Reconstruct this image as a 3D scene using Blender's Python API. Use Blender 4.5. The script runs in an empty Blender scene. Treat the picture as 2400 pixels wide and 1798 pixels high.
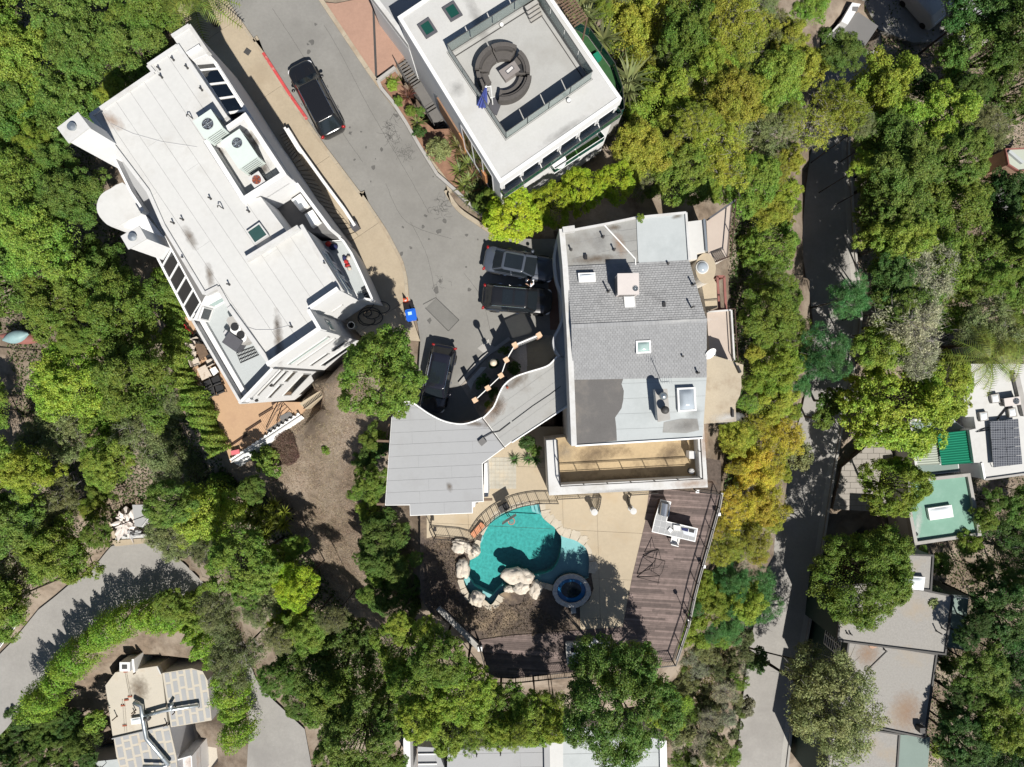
import bpy, math, random
import numpy as np
from mathutils import Vector, Matrix, noise as mnoise
from mathutils.geometry import tessellate_polygon
random.seed(7); np.random.seed(7)
SC = bpy.context.scene
COL = SC.collection
R = math.radians
# ---------------------------------------------------------------- camera
FPX, HCAM = 1667.0, 50.0          # focal length in photo pixels, drone height over the street
cam = bpy.data.cameras.new('camera'); camo = bpy.data.objects.new('camera', cam); COL.objects.link(camo)
camo.location = (0, 0, HCAM); camo.rotation_euler = (0, 0, 0)
cam.sensor_width = 36.0; cam.lens = 36.0*FPX/2400.0; cam.clip_end = 2000; cam.clip_start = .5
SC.camera = camo
# ---------------------------------------------------------------- sky, sun, exposure
SUN_EL, SH = 52.0, (-.415, .91)    # elevation, direction in which shadows fall (x right, y up in the photo)
w = bpy.data.worlds.new('World'); SC.world = w; w.use_nodes = True
nt = w.node_tree; bgn = nt.nodes['Background']
sky = nt.nodes.new('ShaderNodeTexSky'); sky.sky_type = 'NISHITA'; sky.sun_disc = False
sky.sun_elevation = R(SUN_EL)
saz = math.atan2(-SH[0], -SH[1])    # compass angle of the sun from +Y, clockwise
sky.sun_rotation = saz; sky.air_density = 1.0; sky.dust_density = .6; sky.altitude = 200
nt.links.new(sky.outputs[0], bgn.inputs[0]); bgn.inputs[1].default_value = .05
sl = bpy.data.lights.new('sun', 'SUN'); sl.energy = 5.0; sl.angle = R(.53); sl.color = (1, .955, .88)
so = bpy.data.objects.new('sun', sl); COL.objects.link(so)
c_, s_ = math.cos(R(SUN_EL)), math.sin(R(SUN_EL))
so.rotation_euler = Vector((SH[0]*c_, SH[1]*c_, -s_)).to_track_quat('-Z', 'Y').to_euler()
so.location = (20, -40, 60)
vs = SC.view_settings; vs.view_transform = 'Standard'; vs.look = 'None'; vs.gamma = 1.0
vs.exposure = .5; vs.use_curve_mapping = False
cy = SC.cycles; cy.max_bounces = 6; cy.diffuse_bounces = 3; cy.glossy_bounces = 2
cy.transmission_bounces = 4; cy.transparent_max_bounces = 12; cy.caustics_reflective = False; cy.caustics_refractive = False
cy.use_denoising = True
# ---------------------------------------------------------------- pixels to positions
_t = 600/2209.
TILES = {'p': (0, 0, 1), 'F': (0, 0, 2400/2212.),
 'K1': (1130, 560, 200/1657.), 'K2': (740, 550, 150/1462.), 'K3': (400, 720, 260/1795.), 'K4': (1880, 0, 520/2212.),
 'K5': (440, 220, 320/2209.), 'K6': (960, 780, 370/2212.), 'K7': (1060, 1160, 360/2130.), 'K8': (1460, 1140, 240/1530.),
 'L1': (1080, 80, 220/1736.), 'L2': (860, 0, 340/1878.), 'L3': (500, 930, 240/2212.), 'L4': (2080, 900, 320/1360.),
 'L5': (200, 1530, 340/2102.), 'L6': (1280, 960, 400/2212.), 'L7': (1480, 440, 300/857.), 'L8': (920, 1120, 420/2212.)}
for i, r in enumerate('ABCD'):
    for j in range(4):
        TILES[r+str(j+1)] = (600*j, (0, 450, 900, 1348)[i], _t)
def px(t, x, y):
    a, b, s = TILES[t]; return a+x*s, b+y*s
def at(t, x, y, z):
    """a point seen in the photo, lying at height z"""
    u, v = px(t, x, y); k = (HCAM-z)/FPX
    return ((u-1200)*k, (899-v)*k)
def PX(*a):
    """PX('A1',(x,y),...,'B2',(x,y),...) -> list of photo pixels"""
    out, t = [], 'p'
    for e in a:
        if isinstance(e, str): t = e
        else: out.append(px(t, *e))
    return out
def WP(z, *a):
    k = (HCAM-z)/FPX
    return [((u-1200)*k, (899-v)*k) for u, v in PX(*a)]
# ---------------------------------------------------------------- polygons
def area(p):
    return .5*sum(p[i][0]*p[(i+1) % len(p)][1]-p[(i+1) % len(p)][0]*p[i][1] for i in range(len(p)))
def ccw(p):
    return list(p) if area(p) > 0 else list(p)[::-1]
def inset(p, d):
    p = ccw(p); n = len(p); out = []
    for i in range(n):
        a, b, c = Vector(p[i-1]), Vector(p[i]), Vector(p[(i+1) % n])
        e1, e2 = (b-a).normalized(), (c-b).normalized()
        n1, n2 = Vector((-e1.y, e1.x)), Vector((-e2.y, e2.x))
        m = n1+n2
        if m.length < .2: m = n1*1.0
        m = m.normalized(); k = d/max(.45, m.dot(n1))
        out.append((b.x+m.x*k, b.y+m.y*k))
    return out
def clip(p, nx, ny, d, keep=1):
    out = []; n = len(p)
    for i in range(n):
        a, b = p[i], p[(i+1) % n]
        da, db = keep*(a[0]*nx+a[1]*ny-d), keep*(b[0]*nx+b[1]*ny-d)
        if da >= 0: out.append(a)
        if (da >= 0) != (db >= 0):
            t = da/(da-db); out.append((a[0]+(b[0]-a[0])*t, a[1]+(b[1]-a[1])*t))
    return out
def inside(p, x, y):
    c = False; j = len(p)-1
    for i in range(len(p)):
        if (p[i][1] > y) != (p[j][1] > y) and x < (p[j][0]-p[i][0])*(y-p[i][1])/(p[j][1]-p[i][1])+p[i][0]: c = not c
        j = i
    return c
def smooth(p, n=4, closed=True):
    """Catmull-Rom through the points"""
    out = []; m = len(p)
    for i in range(m if closed else m-1):
        g = lambda k: Vector(p[k % m]) if closed else Vector(p[min(max(k, 0), m-1)])
        a, b, c, d = g(i-1), g(i), g(i+1), g(i+2)
        for j in range(n):
            t = j/n
            q = .5*((2*b)+(c-a)*t+(2*a-5*b+4*c-d)*t*t+(3*b-a-3*c+d)*t**3)
            out.append(tuple(q))
    if not closed: out.append(tuple(p[-1]))
    return out
# ---------------------------------------------------------------- mesh builder
class MB:
    def __init__(s): s.v = []; s.f = []
    def add(s, vs, fs):
        o = len(s.v); s.v += [tuple(q) for q in vs]; s.f += [tuple(o+i for i in f) for f in fs]; return s
    def prism(s, p, z0, z1, top=True, bot=True):
        p = ccw(p); n = len(p)
        z0 = z0 if hasattr(z0, '__len__') else [z0]*n
        z1 = z1 if hasattr(z1, '__len__') else [z1]*n
        vs = [(x, y, z) for (x, y), z in zip(p, z0)]+[(x, y, z) for (x, y), z in zip(p, z1)]
        fs = [(i, (i+1) % n, n+(i+1) % n, n+i) for i in range(n)]
        if top: fs.append(tuple(range(n, 2*n)))
        if bot: fs.append(tuple(range(n-1, -1, -1)))
        return s.add(vs, fs)
    def sheet(s, p, z, holes=()):
        loops = [[Vector((x, y, 0)) for x, y in q] for q in [p]+list(holes)]
        flat = [(v.x, v.y, z) for l in loops for v in l]
        tr = []
        for t in tessellate_polygon(loops):
            a, b, c = (flat[i] for i in t)
            tr.append(t if (b[0]-a[0])*(c[1]-a[1])-(b[1]-a[1])*(c[0]-a[0]) > 0 else t[::-1])
        return s.add(flat, tr)
    def ring(s, p, d, z0, z1):
        p = ccw(p); q = inset(p, d); n = len(p)
        vs = [(x, y, z0) for x, y in p]+[(x, y, z1) for x, y in p]+[(x, y, z1) for x, y in q]+[(x, y, z0) for x, y in q]
        fs = []
        for i in range(n):
            j = (i+1) % n
            fs += [(i, j, n+j, n+i), (n+i, n+j, 2*n+j, 2*n+i), (2*n+i, 2*n+j, 3*n+j, 3*n+i), (3*n+i, 3*n+j, j, i)]
        return s.add(vs, fs)
    def box(s, c, d, rz=0, tilt=None):
        m = Matrix.Rotation(rz, 3, 'Z')
        if tilt is not None: m = m @ tilt
        x, y, z = d[0]/2, d[1]/2, d[2]/2
        vs = [Vector(c)+m @ Vector((a*x, b*y, e*z)) for e in (-1, 1) for a, b in ((-1, -1), (1, -1), (1, 1), (-1, 1))]
        return s.add(vs, [(3, 2, 1, 0), (4, 5, 6, 7), (0, 1, 5, 4), (1, 2, 6, 5), (2, 3, 7, 6), (3, 0, 4, 7)])
    def bar(s, a, b, w_, h):
        """rectangular bar between two points, w_ wide and h high (centred)"""
        a, b = Vector(a), Vector(b); d = b-a; L = d.length
        if L < 1e-5: return s
        q = d.to_track_quat('X', 'Z').to_matrix()
        vs = [a+q @ Vector((i*L, j*w_/2, k*h/2)) for i in (0, 1) for j, k in ((-1, -1), (1, -1), (1, 1), (-1, 1))]
        return s.add(vs, [(3, 2, 1, 0), (4, 5, 6, 7), (0, 1, 5, 4), (1, 2, 6, 5), (2, 3, 7, 6), (3, 0, 4, 7)])
    def tube(s, pts, r, n=8, caps=True):
        pts = [Vector(p) for p in pts]; m = len(pts)
        rr = r if hasattr(r, '__len__') else [r]*m
        vs = []
        for i, p in enumerate(pts):
            d = (pts[min(i+1, m-1)]-pts[max(i-1, 0)])
            if d.length < 1e-6: d = Vector((0, 0, 1))
            q = d.to_track_quat('Z', 'X').to_matrix()
            vs += [p+q @ Vector((rr[i]*math.cos(2*math.pi*k/n), rr[i]*math.sin(2*math.pi*k/n), 0)) for k in range(n)]
        fs = [(i*n+k, i*n+(k+1) % n, (i+1)*n+(k+1) % n, (i+1)*n+k) for i in range(m-1) for k in range(n)]
        if caps: fs += [tuple(range(n-1, -1, -1)), tuple((m-1)*n+k for k in range(n))]
        return s.add(vs, fs)
    def lathe(s, c, prof, n=20):
        """prof: list of (radius, z) from bottom to top"""
        c = Vector(c)
        vs = [c+Vector((r*math.cos(2*math.pi*k/n), r*math.sin(2*math.pi*k/n), z)) for r, z in prof for k in range(n)]
        m = len(prof)
        fs = [(i*n+k, i*n+(k+1) % n, (i+1)*n+(k+1) % n, (i+1)*n+k) for i in range(m-1) for k in range(n)]
        fs += [tuple(range(n-1, -1, -1)), tuple((m-1)*n+k for k in range(n))]
        return s.add(vs, fs)
    def blob(s, c, r, sd=0, amp=.15, n=14, m=8, rz=0, freq=1.3):
        c = Vector(c); vs = []; rot = Matrix.Rotation(rz, 3, 'Z')
        for i in range(m+1):
            th = math.pi*i/m
            for k in range(n):
                ph = 2*math.pi*k/n
                u = Vector((math.sin(th)*math.cos(ph), math.sin(th)*math.sin(ph), math.cos(th)))
                q = u*freq+Vector((sd*7.1, sd*3.3, sd)); f = 1+amp*mnoise.noise(q)+(amp*.45*mnoise.noise(q*2.3)-amp*.5*max(0, .12-abs(mnoise.noise(q*1.4+Vector((5, 1, 2)))))/.12 if amp >= .3 else 0)
                vs.append(c+rot @ Vector((u.x*r[0]*f, u.y*r[1]*f, u.z*r[2]*f)))
        fs = [(i*n+k, (i+1)*n+k, (i+1)*n+(k+1) % n, i*n+(k+1) % n) for i in range(m) for k in range(n)]
        return s.add(vs, fs)
    def build(s, name, mat, parent=None, smooth_=False):
        me = bpy.data.meshes.new(name)
        o0 = Vector(parent.location) if parent is not None and parent.get('_w') else Vector((0, 0, 0))
        if parent is not None and parent.parent is not None and parent.parent.get('_w'): o0 = Vector(parent.parent.location)
        vs = np.array(s.v, dtype=float)-np.array(o0) if s.v else []
        me.from_pydata([tuple(q) for q in vs], [], s.f); me.validate(clean_customdata=False)
        if smooth_: me.polygons.foreach_set('use_smooth', [True]*len(me.polygons))
        me.materials.append(mat if not isinstance(mat, str) else MAT[mat])
        o = bpy.data.objects.new(name, me); COL.objects.link(o)
        if parent is not None: o.parent = parent
        return o
def thing(name, label, cat, loc=(0, 0, 0), group=None, rz=0, local=False):
    o = bpy.data.objects.new(name, None); COL.objects.link(o); o.location = loc; o.rotation_euler = (0, 0, rz)
    o.empty_display_size = .3
    if not local: o['_w'] = 1            # parts are written in world coordinates
    o['label'] = label; o['category'] = cat
    if group: o['group'] = group
    return o
def tag(o, label=None, cat=None, group=None, kind=None):
    if label: o['label'] = label
    if cat: o['category'] = cat
    if group: o['group'] = group
    if kind: o['kind'] = kind
    return o
def copy_tree(o, parent=None):
    c = o.copy(); COL.objects.link(c)
    if parent is not None: c.parent = parent
    for ch in list(o.children): copy_tree(ch, c)
    return c
# ---------------------------------------------------------------- materials
MAT = {}
def mat(name, col, rough=.75, var=.12, scale=.8, metal=0., spec=.3, bump=0., bscale=25., col2=None, mix=.5, dirt=None, dscale=.25, dmin=.5, dmax=.75, coat=0., island=0.):
    m = bpy.data.materials.new(name); m.use_nodes = True; n = m.node_tree.nodes; l = m.node_tree.links
    b = n['Principled BSDF']; b.inputs['Roughness'].default_value = rough; b.inputs['Metallic'].default_value = metal
    b.inputs['Specular IOR Level'].default_value = spec
    if coat: b.inputs['Coat Weight'].default_value = coat; b.inputs['Coat Roughness'].default_value = .06
    tc = n.new('ShaderNodeTexCoord')
    def nz(sc, det=5, rgh=.6):
        t = n.new('ShaderNodeTexNoise'); t.inputs['Scale'].default_value = sc; t.inputs['Detail'].default_value = det
        t.inputs['Roughness'].default_value = rgh; l.new(tc.outputs['Object'], t.inputs['Vector']); return t
    t = nz(scale); cr = n.new('ShaderNodeValToRGB'); l.new(t.outputs['Fac'], cr.inputs[0])
    c2 = col2 if col2 else tuple(min(1, c*(1+var)) for c in col)
    c1 = tuple(c*(1-var) for c in col) if not col2 else col
    cr.color_ramp.elements[0].position = .5-.25*mix*2; cr.color_ramp.elements[1].position = .5+.25*mix*2
    cr.color_ramp.elements[0].color = (*c1, 1); cr.color_ramp.elements[1].color = (*c2, 1)
    out = cr.outputs[0]
    if var and not col2:        # fine grain on top
        t2 = nz(scale*14, 3, .7); mr = n.new('ShaderNodeMapRange'); mr.inputs[1].default_value = .3; mr.inputs[2].default_value = .7
        mr.inputs[3].default_value = 1-var*.6; mr.inputs[4].default_value = 1+var*.6; l.new(t2.outputs['Fac'], mr.inputs[0])
        mx = n.new('ShaderNodeMix'); mx.data_type = 'RGBA'; mx.blend_type = 'MULTIPLY'; mx.inputs[0].default_value = 1
        l.new(out, mx.inputs[6]); l.new(mr.outputs[0], mx.inputs[7]); out = mx.outputs[2]
    if dirt:
        t3 = nz(dscale, 6, .65); mr = n.new('ShaderNodeMapRange'); mr.inputs[1].default_value = dmin; mr.inputs[2].default_value = dmax
        l.new(t3.outputs['Fac'], mr.inputs[0]); mx = n.new('ShaderNodeMix'); mx.data_type = 'RGBA'
        l.new(mr.outputs[0], mx.inputs[0]); l.new(out, mx.inputs[6]); mx.inputs[7].default_value = (*dirt, 1); out = mx.outputs[2]
    if island:
        g = n.new('ShaderNodeNewGeometry'); mr = n.new('ShaderNodeMapRange'); mr.inputs[3].default_value = 1-island; mr.inputs[4].default_value = 1+island
        l.new(g.outputs['Random Per Island'], mr.inputs[0]); mx = n.new('ShaderNodeMix'); mx.data_type = 'RGBA'; mx.blend_type = 'MULTIPLY'
        mx.inputs[0].default_value = 1; l.new(out, mx.inputs[6]); l.new(mr.outputs[0], mx.inputs[7]); out = mx.outputs[2]
    l.new(out, b.inputs['Base Color'])
    if bump:
        t4 = nz(bscale, 4, .6); bm = n.new('ShaderNodeBump'); bm.inputs['Strength'].default_value = bump; bm.inputs['Distance'].default_value = .03
        l.new(t4.outputs['Fac'], bm.inputs['Height']); l.new(bm.outputs[0], b.inputs['Normal'])
    MAT[name] = m; return m
def glassy(name, tint, gl=.12, rough=.03, haze=None):
    """thin see-through sheet: tinted straight-through light plus a Fresnel reflection"""
    m = bpy.data.materials.new(name); m.use_nodes = True; n = m.node_tree.nodes; l = m.node_tree.links
    n.remove(n['Principled BSDF']); o = n['Material Output']
    t = n.new('ShaderNodeBsdfTransparent'); t.inputs[0].default_value = (*tint, 1)
    g = n.new('ShaderNodeBsdfGlossy'); g.inputs['Roughness'].default_value = rough
    f = n.new('ShaderNodeFresnel'); f.inputs[0].default_value = 1.33
    a = n.new('ShaderNodeMath'); a.operation = 'ADD'; a.inputs[1].default_value = gl; l.new(f.outputs[0], a.inputs[0])
    x = n.new('ShaderNodeMixShader'); l.new(a.outputs[0], x.inputs[0]); l.new(t.outputs[0], x.inputs[1]); l.new(g.outputs[0], x.inputs[2])
    if haze:        # flat diffuse colour: painted sky reflection on rail glass, green tone on green panes
        d = n.new('ShaderNodeBsdfDiffuse'); d.inputs[0].default_value = (*haze, 1); y = n.new('ShaderNodeMixShader'); y.inputs[0].default_value = .3
        l.new(x.outputs[0], y.inputs[1]); l.new(d.outputs[0], y.inputs[2]); x = y
    l.new(x.outputs[0], o.inputs[0]); MAT[name] = m; return m
mat('asphalt', (.205, .2, .187), .9, .1, .35, bump=.3, bscale=60, dirt=(.155, .15, .14), dscale=.22, dmin=.45, dmax=.75)
mat('asphalt_patch', (.15, .147, .138), .92, .12, .9, bump=.3, bscale=60)
mat('asphalt_low', (.255, .245, .23), .9, .1, .3, bump=.2, bscale=50, dirt=(.2, .19, .18), dscale=.2)
mat('crack', (.085, .083, .08), .95, .2, 3)
mat('sidewalk', (.335, .28, .205), .88, .1, .5, bump=.2, bscale=40, dirt=(.27, .215, .15), dscale=.3, dmin=.5, dmax=.8)
mat('kerb', (.32, .275, .21), .88, .16, 1.2, dirt=(.25, .19, .13), dscale=.7)
mat('red_paint', (.42, .06, .06), .7, .2, 2, dirt=(.4, .3, .25), dscale=2.5, dmin=.58, dmax=.7)
mat('pink_drive', (.32, .2, .15), .85, .1, .4, dirt=(.26, .165, .125), dscale=.4)
mat('white_roof', (.47, .47, .46), .8, .05, .25, dirt=(.365, .35, .325), dscale=.35, dmin=.55, dmax=.85)
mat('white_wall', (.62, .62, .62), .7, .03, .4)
mat('white_paint', (.7, .7, .69), .55, .04, 1)
mat('white_cap', (.48, .48, .475), .7, .06, .6, dirt=(.38, .365, .34), dscale=.8)
mat('stucco_roof', (.43, .43, .42), .85, .06, .5, dirt=(.36, .35, .325), dscale=.45, dmin=.5, dmax=.85)
mat('stucco_deck', (.33, .33, .32), .85, .07, .6, dirt=(.285, .28, .265), dscale=.5)
mat('seam', (.22, .22, .22), .9, .2, 2)
mat('soot', (.16, .12, .09), .9, .4, 3)
mat('grey_membrane', (.30, .305, .312), .8, .03, .35, dirt=(.26, .26, .262), dscale=.5, dmin=.55, dmax=.85)
mat('grey_membrane2', (.30, .30, .29), .8, .06, .5, dirt=(.2, .185, .165), dscale=.5, dmin=.55, dmax=.8)
mat('old_membrane', (.255, .255, .245), .85, .08, .5, dirt=(.17, .16, .145), dscale=.45, dmin=.5, dmax=.75)
mat('pale_membrane', (.37, .395, .40), .75, .04, .5, dirt=(.32, .345, .35), dscale=.6)
mat('dark_patch', (.115, .11, .107), .85, .1, .8, dirt=(.165, .15, .135), dscale=.8)
mat('shingle', (.255, .258, .262), .9, .05, .4, island=.09, dirt=(.18, .18, .182), dscale=.5)  # north slope copy, darker: its shade is put into the colour
mat('shingle_lit', (.27, .274, .28), .9, .04, .4, island=.07)  # south slope and ridge copy, paler: sunlight put into the colour
mat('house_wall', (.62, .58, .52), .85, .05, .5)
mat('tan_conc', (.37, .31, .225), .85, .08, .4, bump=.15, bscale=30, dirt=(.33, .25, .155), dscale=.35, dmin=.52, dmax=.8)
mat('stained_conc', (.36, .275, .165), .85, .12, .5, dirt=(.14, .10, .058), dscale=.55, dmin=.5, dmax=.72)
mat('balcony_tile', (.40, .34, .295), .85, .05, 1)
mat('tan_stain', (.36, .31, .235), .85, .1, .6, dirt=(.24, .185, .13), dscale=.7, dmin=.48, dmax=.7)
mat('slot', (.10, .085, .07), .95, .2, 1)
mat('wood_deck', (.16, .085, .068), .75, .22, 2.2, col2=None, bump=.2, bscale=30, island=.18)
mat('patio', (.40, .265, .165), .85, .08, .5, dirt=(.34, .22, .14), dscale=.5)
mat('patio_board', (.42, .27, .165), .8, .12, 2, island=.1)
mat('brown_metal', (.06, .035, .025), .5, .1, 2)
mat('black_metal', (.018, .015, .014), .45, .1, 3)
mat('dark_steel', (.055, .053, .052), .6, .12, 2)
mat('step_grey', (.13, .125, .12), .8, .1, 2)
mat('galv', (.5, .54, .56), .35, .06, 2, metal=.85)
mat('steel', (.45, .47, .5), .3, .05, 2, metal=.9)
mat('ac_green', (.50, .56, .53), .5, .04, 1)
mat('ac_grey', (.50, .46, .44), .6, .05, 1)
mat('fan_dark', (.03, .03, .035), .6, .2, 3)
mat('rust', (.25, .07, .04), .85, .35, 5)
mat('pipe_dark', (.02, .02, .022), .6, .1, 3)
mat('dark_glass', (.012, .016, .02), .06, .1, 1, spec=.6)
mat('green_glass', (.03, .07, .065), .05, .1, 1, spec=.6)
mat('sky_glass', (.30, .40, .38), .12, .1, .7, spec=.6)
mat('dome', (.70, .74, .77), .25, .04, 1, spec=.5)
mat('dome_clear', (.32, .36, .40), .12, .08, .8, spec=.6)
mat('teal_wall', (.06, .18, .165), .5, .1, 1)
mat('turf', (.05, .13, .03), .95, .2, 3, bump=.5, bscale=80)
mat('turf_dark', (.03, .085, .03), .95, .2, 3, bump=.5, bscale=80)
mat('wicker', (.085, .078, .073), .85, .15, 8, bump=.4, bscale=90)
mat('cushion', (.062, .057, .054), .95, .08, 5)
mat('table_grey', (.21, .19, .18), .6, .08, 3)
mat('umbrella_blue', (.055, .075, .26), .85, .12, 4)
mat('dark_grey', (.075, .075, .085), .7, .1, 2)
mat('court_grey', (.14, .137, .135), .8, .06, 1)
mat('wood_trim', (.42, .2, .09), .6, .15, 3)
mat('wood_clad', (.22, .13, .08), .6, .15, 3)
mat('flagstone', (.40, .355, .285), .85, .12, 1.5, island=.16, bump=.4, bscale=12)
mat('spa_stone', (.36, .35, .34), .8, .12, 2, island=.14, bump=.3, bscale=15)
mat('boulder', (.52, .47, .40), .9, .1, 1.2, bump=.6, bscale=6, dirt=(.3, .25, .195), dscale=1.6, dmin=.5, dmax=.75)
mat('pool_deep', (.062, .295, .285), .8, .3, 5, bump=0)
mat('pool_shelf', (.30, .43, .45), .8, .08, 1.5)
mat('spa_blue', (.06, .30, .52), .8, .1, 1)
mat('mulch', (.085, .066, .054), .95, .4, 5, bump=.8, bscale=18, dirt=(.23, .175, .12), dscale=.4, dmin=.52, dmax=.66)
mat('gravel', (.55, .53, .51), .95, .2, 14, bump=.8, bscale=40)
mat('path_stone', (.3, .28, .22), .9, .12, 1, island=.1)
mat('brick', (.36, .235, .17), .85, .12, 2, island=.2)
mat('brick_cap', (.58, .40, .27), .8, .1, 2)
mat('brick_dark', (.16, .095, .07), .85, .15, 2, island=.2)
mat('concrete', (.32, .31, .295), .9, .08, .8, dirt=(.25, .235, .21), dscale=.7)
mat('grey_wall', (.42, .42, .43), .8, .05, .6)
mat('cream_roof', (.43, .395, .335), .85, .06, .5, dirt=(.36, .285, .2), dscale=.5, dmin=.55, dmax=.8)
mat('patch_grey', (.295, .30, .305), .85, .06, 1)
mat('gravel_roof', (.265, .255, .24), .95, .12, 6, bump=.5, bscale=60, dirt=(.30, .25, .19), dscale=.25, dmin=.5, dmax=.75)
mat('slate_green', (.17, .22, .20), .8, .06, .6)
mat('mint_roof', (.155, .285, .225), .75, .07, .6, dirt=(.2, .32, .265), dscale=.6)
mat('mint_pale', (.36, .39, .335), .8, .04, .7)
mat('green_awning', (.006, .165, .095), .7, .05, .8)
mat('dark_green_wall', (.02, .045, .035), .6, .1, 1)
mat('solar', (.02, .022, .03), .2, .1, 2, spec=.5)
mat('paver', (.27, .25, .225), .9, .1, 1, island=.05)
mat('bin_blue', (.01, .10, .50), .45, .05, 3)
mat('label_pale', (.35, .55, .8), .6, .05, 3)
mat('orange', (.65, .12, .05), .6, .08, 3)
mat('tyre', (.015, .015, .015), .9, .1, 5)
mat('rim', (.3, .3, .31), .35, .05, 3, metal=.8)
mat('car_black', (.010, .010, .011), .25, 0, 1, spec=.5, coat=.8)
mat('car_slate', (.055, .065, .085), .25, .03, 1, spec=.5, coat=.9)
mat('car_plum', (.010, .010, .016), .2, .03, 1, spec=.5, coat=.9)
mat('chrome', (.75, .75, .76), .15, 0, 1, metal=1)
mat('lamp_red', (.25, .01, .012), .25, .05, 3)
mat('lamp_white', (.7, .7, .72), .2, .05, 3)
mat('skin', (.45, .28, .2), .6, .05, 4)
mat('shirt_white', (.72, .74, .8), .85, .05, 4)
mat('trousers', (.02, .022, .03), .9, .1, 4)
mat('hair', (.008, .006, .005), .7, .1, 4)
mat('bark', (.045, .036, .03), .95, .25, 3, bump=.5, bscale=15)
mat('twig', (.30, .28, .26), .95, .15, 3)
mat('red_cloth', (.40, .03, .03), .85, .2, 6)
mat('navy_cloth', (.02, .025, .08), .85, .2, 6)
mat('beige_cloth', (.48, .42, .36), .9, .1, 3, dirt=(.2, .14, .1), dscale=3, dmin=.52, dmax=.7)
mat('black_mesh', (.022, .022, .024), .8, .15, 6)
mat('table_wood', (.14, .095, .065), .7, .2, 4)
mat('tarp', (.62, .57, .54), .7, .08, 2)
mat('canoe_teal', (.2, .3, .31), .5, .15, 2)
mat('canoe_red', (.22, .09, .075), .6, .15, 2)
glassy('rail_glass', (.70, .80, .78), .10, .25, (.5, .58, .56))
glassy('dark_pane', (.16, .19, .20), .10)
glassy('green_pane', (.22, .40, .36), .08, .1, (.03, .16, .125))
glassy('water', (.78, .98, .97), .015, .02)
for w_n in ('water',):      # small ripples in the reflection
    n = MAT[w_n].node_tree.nodes; l = MAT[w_n].node_tree.links; t = n.new('ShaderNodeTexNoise'); t.inputs['Scale'].default_value = 4; t.inputs['Detail'].default_value = 3; b = n.new('ShaderNodeBump'); b.inputs['Strength'].default_value = .35; b.inputs['Distance'].default_value = .05; tc = n.new('ShaderNodeTexCoord'); l.new(tc.outputs['Object'], t.inputs['Vector']); l.new(t.outputs['Fac'], b.inputs['Height']); l.new(b.outputs[0], n['Glossy BSDF'].inputs['Normal'])
glassy('spa_water', (.6, .8, .92), .015, .02)
for i, f in enumerate((.72, .95, 1.12, 1.4)): mat('wood_deck%d' % i, (.125*f, .094*f, .085*f), .75, .25, 3, bump=.2, bscale=30)
# ================================================================= the setting: ground, roads, pavements
Z_POOL, Z_PATIO, Z_LOW = -.8, -5.6, -18.0
def rroad_z(py): return 50-(70.8+.0026*py)           # the lower road on the right falls towards the bottom of the photo
CTRL = [(-500,-300,64),(-200,100,61),(0,100,58.5),(200,150,57),(380,40,52.5),(0,500,60.5),(200,500,58),(330,700,57),(-300,600,64),(0,900,63),(250,900,60.5),
 (420,1000,58),(100,1150,65),(350,1150,63),(-300,1100,67),(560,1100,57.5),(700,1000,55),(790,950,53),(760,1150,56),(800,1350,58.5),(650,1300,60.5),(560,1400,65),
 (850,1250,55),(900,1450,58),(300,1330,68.2),(100,1450,68.2),(430,1340,68.2),(0,1550,68.2),(560,1600,68.5),(640,1790,69),(300,1650,73),(150,1600,71),(0,1790,72),(500,1790,73),
 (-300,1500,70),(-300,1900,73),(250,2000,75),(800,1600,66),(1000,1650,66),(1200,1660,64),(1250,1798,67),(1000,1798,68),(700,2000,70),(1500,1650,64),(1600,1600,66),(1300,2100,71),
 (1000,1300,51.5),(960,1400,53),(1040,1520,55.5),(1300,1620,59),(1500,1560,58),(1640,1300,56),(1700,1250,60),(1700,1100,59),(1740,900,60),(1740,700,60),(1720,500,59),(1760,1450,70),(1690,1600,70),
 (1500,100,54.5),(1600,250,57.5),(1750,100,63),(1460,300,53.5),(1540,400,55),(1300,430,52),(1500,-250,57),(1800,-200,68),(1780,350,63),
 (2000,100,70.5),(2100,300,72.5),(2300,300,73.5),(2100,700,74.5),(2300,700,75.5),(2300,1400,77),(2380,1700,78),(2200,1200,76.5),(2050,1250,75),(2150,1000,75.5),(2150,50,72),
 (2400,50,73),(2600,-200,75),(2700,900,78),(2600,1900,80),(2000,2000,78),(2050,1600,76.5),(2250,1600,77.5),
 (600,0,50.2),(800,250,50.2),(950,500,50.2),(1000,700,50.2),(1050,850,50.2),(850,550,50.2),(700,300,50.2),(640,200,50.2),(500,-200,50.2),(900,100,50.2),(1000,250,50.4),(1200,300,51),
 (1300,650,50.4),(1300,800,50.4),(1500,700,52),(1500,900,52),(1150,1150,51),(1300,1200,51),(1450,1250,51.2),(1250,1450,51.5),(950,1100,52)]
for y in (150,300,450,600,750,900,1050,1200,1350,1500,1650,1790):
    xc = np.interp(y, [150,300,450,600,750,900,1050,1200,1350,1500,1650,1790], [1990,1960,1945,1965,1985,1950,1915,1890,1860,1820,1790,1770])
    CTRL.append((xc, y, 50-rroad_z(y)+.3))
cp = np.array([[(u-1200)*D/FPX, (899-v)*D/FPX, 50-D] for u, v, D in CTRL])
_d = np.linalg.norm(cp[:, None, :2]-cp[None, :, :2], axis=2)
_A = np.zeros((len(cp)+3, len(cp)+3)); n_ = len(cp)
_A[:n_, :n_] = _d+np.eye(n_)*.02; _A[:n_, n_] = 1; _A[:n_, n_+1:] = cp[:, :2]; _A[n_, :n_] = 1; _A[n_+1:, :n_] = cp[:, :2].T
_w = np.linalg.solve(_A, np.concatenate([cp[:, 2], np.zeros(3)]))
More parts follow.
